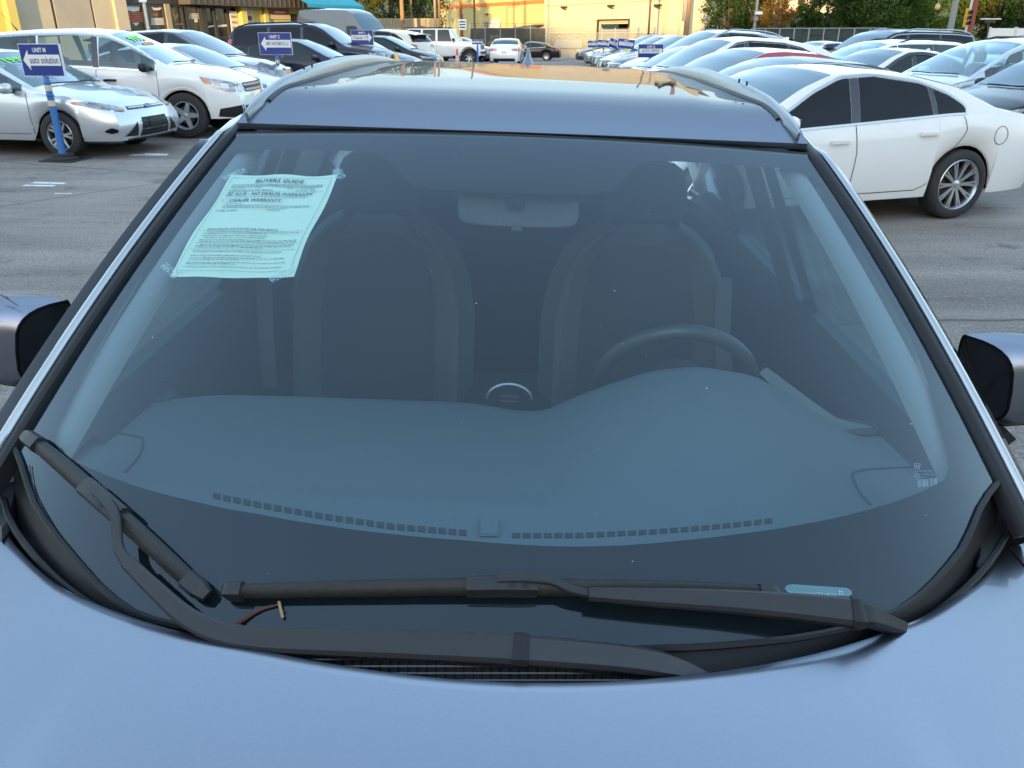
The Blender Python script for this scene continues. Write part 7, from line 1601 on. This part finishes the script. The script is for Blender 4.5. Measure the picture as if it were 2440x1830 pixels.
# ================================================================ sign posts, cone
M_SBLUE = mat('sign_blue_gloss', (0.014, 0.032, 0.20), rough=0.35, coat=.3); M_SWHITE = mat('sign_white', (0.72, 0.71, 0.68), rough=0.5); M_PBLUE = mat('post_blue', (0.035, 0.16, 0.42), rough=0.5, noise=(9, .3, (0.03, 0.13, 0.36)))
M_BANDC = mat('band_cream', (0.66, 0.56, 0.36), rough=0.5, noise=(30, .3, (0.55, 0.47, 0.30))); M_PGREEN = mat('post_green', (0.06, 0.30, 0.10), rough=.5); M_PYEL = mat('band_yellow', (0.62, 0.62, 0.08), rough=.5); M_RBASE = mat('rubber_base', (0.03, 0.029, 0.028), rough=.9)
SIGNG = 'blue directional signs on posts'
def sign_post(px, py, Y, w_, h_, zc, yaw, lines, arrow, label, post=M_PBLUE, band=M_BANDC, tilt=0.0, ground=None, wf=M_SWHITE, tilt_post=0.0):
    p = wz(px, py, 0) if Y is None else wy(px, py, Y)
    x, y = float(p[0]), float(p[1])
    r = empty('sign_post', (x, y, ground_z(x, y)), rad(yaw), label, 'sign', SIGNG)
    zb = zc - h_ / 2 - 0.02
    MB().lathe([(0.001, 0.0), (0.21, 0.0), (0.21, 0.03), (0.15, 0.045), (0.145, 0.085), (0.06, 0.095)], (0, 0, 0.012), 'z', 28).build('base', M_RBASE, r)
    MB().box((0.0, 0.02, 0.008), (0.52, 0.46, 0.016)).build('base_plate', M_RBASE, r, smooth=False)
    prof = [(0.058, 0.09), (0.050, 0.12), (0.045, zb - 0.30)]
    MB().lathe([(0.058, 0.09), (0.051, 0.2), (0.046, zb * 0.78), (0.053, zb * 0.785), (0.053, zb * 0.80), (0.045, zb * 0.805), (0.044, zb - 0.08), (0.050, zb - 0.075), (0.050, zb - 0.05), (0.035, zb - 0.03), (0.035, zb + 0.03)], (0, 0, 0), 'z', 24).build('post', post, r)
    for f in (0.665, 0.845):
        MB().lathe([(0.0455, zb * f), (0.0490, zb * f + 0.004), (0.0490, zb * f + 0.075), (0.0455, zb * f + 0.079)], (0, 0, 0), 'z', 24).build('reflective_band', band, r)
    c, s_ = math.cos(rad(tilt)), math.sin(rad(tilt)); T = 0.045
    def P(a, b, d): return (a * c - b * s_, -d, zc + a * s_ + b * c)
    def slab(name, a0, a1, b0, b1, d0, d1, m, par): 
        q = [(a0, b0), (a1, b0), (a1, b1), (a0, b1)]
        return MB().add([P(a, b, d0) for a, b in q] + [P(a, b, d1) for a, b in q], [(3, 2, 1, 0), (4, 5, 6, 7), (0, 1, 5, 4), (1, 2, 6, 5), (2, 3, 7, 6), (3, 0, 4, 7)]).build(name, m, par, smooth=False)
    pn = slab('sign_panel', -w_ / 2, w_ / 2, -h_ / 2, h_ / 2, -T / 2, T / 2, M_SWHITE, r)
    slab('blue_face', -w_ / 2 + 0.008, w_ / 2 - 0.008, -h_ / 2 + 0.008, h_ / 2 - 0.008, T / 2, T / 2 + 0.003, M_SBLUE, pn)
    hw, hh = w_ / 2, h_ / 2
    d = T / 2 + 0.0045
    bt, tp = -0.17 * h_, 0.17 * h_
    e = 0.06 * w_
    if arrow == 'l': A = [(-hw + e, 0), (-hw + e + 0.15 * w_, 0.32 * h_), (-hw + e + 0.15 * w_, tp), (hw - 0.02, tp), (hw - 0.02, bt), (-hw + e + 0.15 * w_, bt), (-hw + e + 0.15 * w_, -0.32 * h_)]
    elif arrow == 'r': A = [(hw - e, 0), (hw - e - 0.15 * w_, 0.32 * h_), (hw - e - 0.15 * w_, tp), (-hw + 0.02, tp), (-hw + 0.02, bt), (hw - e - 0.15 * w_, bt), (hw - e - 0.15 * w_, -0.32 * h_)]
    elif arrow == 'b': A = [(hw - e, 0), (hw - e - 0.1 * w_, 0.30 * h_), (hw - e - 0.1 * w_, tp), (-hw + e + 0.1 * w_, tp), (-hw + e + 0.1 * w_, 0.30 * h_), (-hw + e, 0), (-hw + e + 0.1 * w_, -0.3 * h_), (-hw + e + 0.1 * w_, bt), (hw - e - 0.1 * w_, bt), (hw - e - 0.1 * w_, -0.3 * h_)]
    else: A = [(-hw + 0.03, tp), (hw - 0.03, tp), (hw - 0.03, bt), (-hw + 0.03, bt)]
    MB().poly([P(a, b, d) for a, b in A]).build('arrow', wf, pn, smooth=False)
    mb = MB(); put_text(mb, lines[0], lambda a, b: P(a, b, d + 0.001), 0.19 * h_, 0.0, 0.245 * h_, anchor='c', bold=0.03, width=len(lines[0]) * 0.055 * w_); mb.build('lettering', M_SWHITE, pn, smooth=False)
    sh = 0.07 * w_ * (1 if arrow == 'l' else (-1 if arrow == 'r' else 0))
    mb = MB(); put_text(mb, lines[1], lambda a, b: P(a, b, d + 0.0015), 0.30 * h_ if len(lines[1]) < 14 else 0.22 * h_, sh, -0.10 * h_ if len(lines[1]) < 14 else -0.07 * h_, anchor='c', bold=0.012, width=w_ * 0.70); mb.build('lettering', mat('sign_dark_text', (0.05, 0.05, 0.12), rough=.6), pn, smooth=False)
    return r
sign_post(154, 385, None, 0.62, 0.42, 1.36, -8, ('UNIT M', 'auto solution'), 'l', 'nearest blue arrow sign reading auto solution on a blue post with cream bands')
sign_post(645, 0, 21.0, 0.78, 0.50, 1.40, 4, ('UNIT C', 'NMT INVESTMENTS LLC'), 'l', 'second blue arrow sign reading NMT INVESTMENTS on a blue post with cream bands')
sign_post(857, 0, 27.5, 0.70, 0.44, 1.48, 2, ('UNIT L', 'Classic YS'), 'r', 'blue sign with a right pointing arrow on a yellow green post', post=M_PYEL, band=M_PGREEN)
sign_post(1136, 0, 43.5, 0.55, 0.22, 1.32, 0, ('UNIT K', 'CARTIME'), 'n', 'small flat blue sign before the boxy off roader', post=M_PBLUE, band=M_PBLUE)
sign_post(1418, 0, 46.0, 0.62, 0.34, 1.20, 8, ('UNIT H', 'MOTORS'), 'n', 'leftmost of the far cluster of blue signs on a green post', post=M_PGREEN, band=M_PYEL)
sign_post(1443, 0, 40.0, 0.60, 0.32, 1.28, 6, ('UNIT G', 'AUTO SALES'), 'n', 'second from the left in the far cluster of blue signs', post=M_PGREEN, band=M_PYEL, tilt=-4)
sign_post(1468, 0, 38.0, 0.55, 0.36, 1.30, 30, ('UNIT F', 'CARS'), 'n', 'tilted middle sign of the far blue cluster on a green post', post=M_PGREEN, band=M_PYEL, tilt=-16)
sign_post(1497, 0, 33.0, 0.66, 0.34, 1.35, 8, ('UNIT E', 'AUTOPRO'), 'b', 'far sign with a white double arrow on a yellow and green post', post=M_PYEL, band=M_PGREEN, tilt=-6)
sign_post(1558, 0, 22.5, 0.66, 0.33, 1.30, 4, ('UNIT D', 'AUTO DEPOT'), 'n', 'wide blue sign just left of the white spoiler crossover', post=M_PBLUE, band=M_BANDC)
p = wy(1086, 0, 44.5); cn = empty('traffic_cone', (p[0], p[1], ground_z(p[0], p[1])), 0, 'orange traffic cone with a pale collar before the boxy off roader', 'cone')
M_CONE = mat('cone_orange', (0.72, 0.10, 0.03), rough=.5)
MB().lathe([(0.19, 0.0), (0.19, 0.04)], (0, 0, 0), 'z', 4).build('base', M_RBASE, cn, smooth=False)
MB().lathe([(0.16, 0.04), (0.115, 0.36)], (0, 0, 0), 'z', 18).build('cone_body', M_CONE, cn); MB().lathe([(0.115, 0.36), (0.075, 0.62)], (0, 0, 0), 'z', 18).build('collar', mat('cone_collar', (0.72, 0.50, 0.42), rough=.5), cn); MB().lathe([(0.075, 0.62), (0.035, 0.95), (0.001, 0.95)], (0, 0, 0), 'z', 18).build('cone_tip', M_CONE, cn)
# red badge and white lights on the noses of the two dark cars in the left row
MB().box((2.30, -0.0, 0.80), (0.03, 0.12, 0.05)).build('nose_badge', M_RED, grey, smooth=False)

xs_ = np.linspace(0.78, -1.2, 30)
T3.line(1, [(x, max(T3.zr(x) - 0.034, T3.beltz(x) + 0.05)) for x in xs_], 0.050, 0.012, 60).build('red_roof_stripe', P_RED, strip, smooth=False)
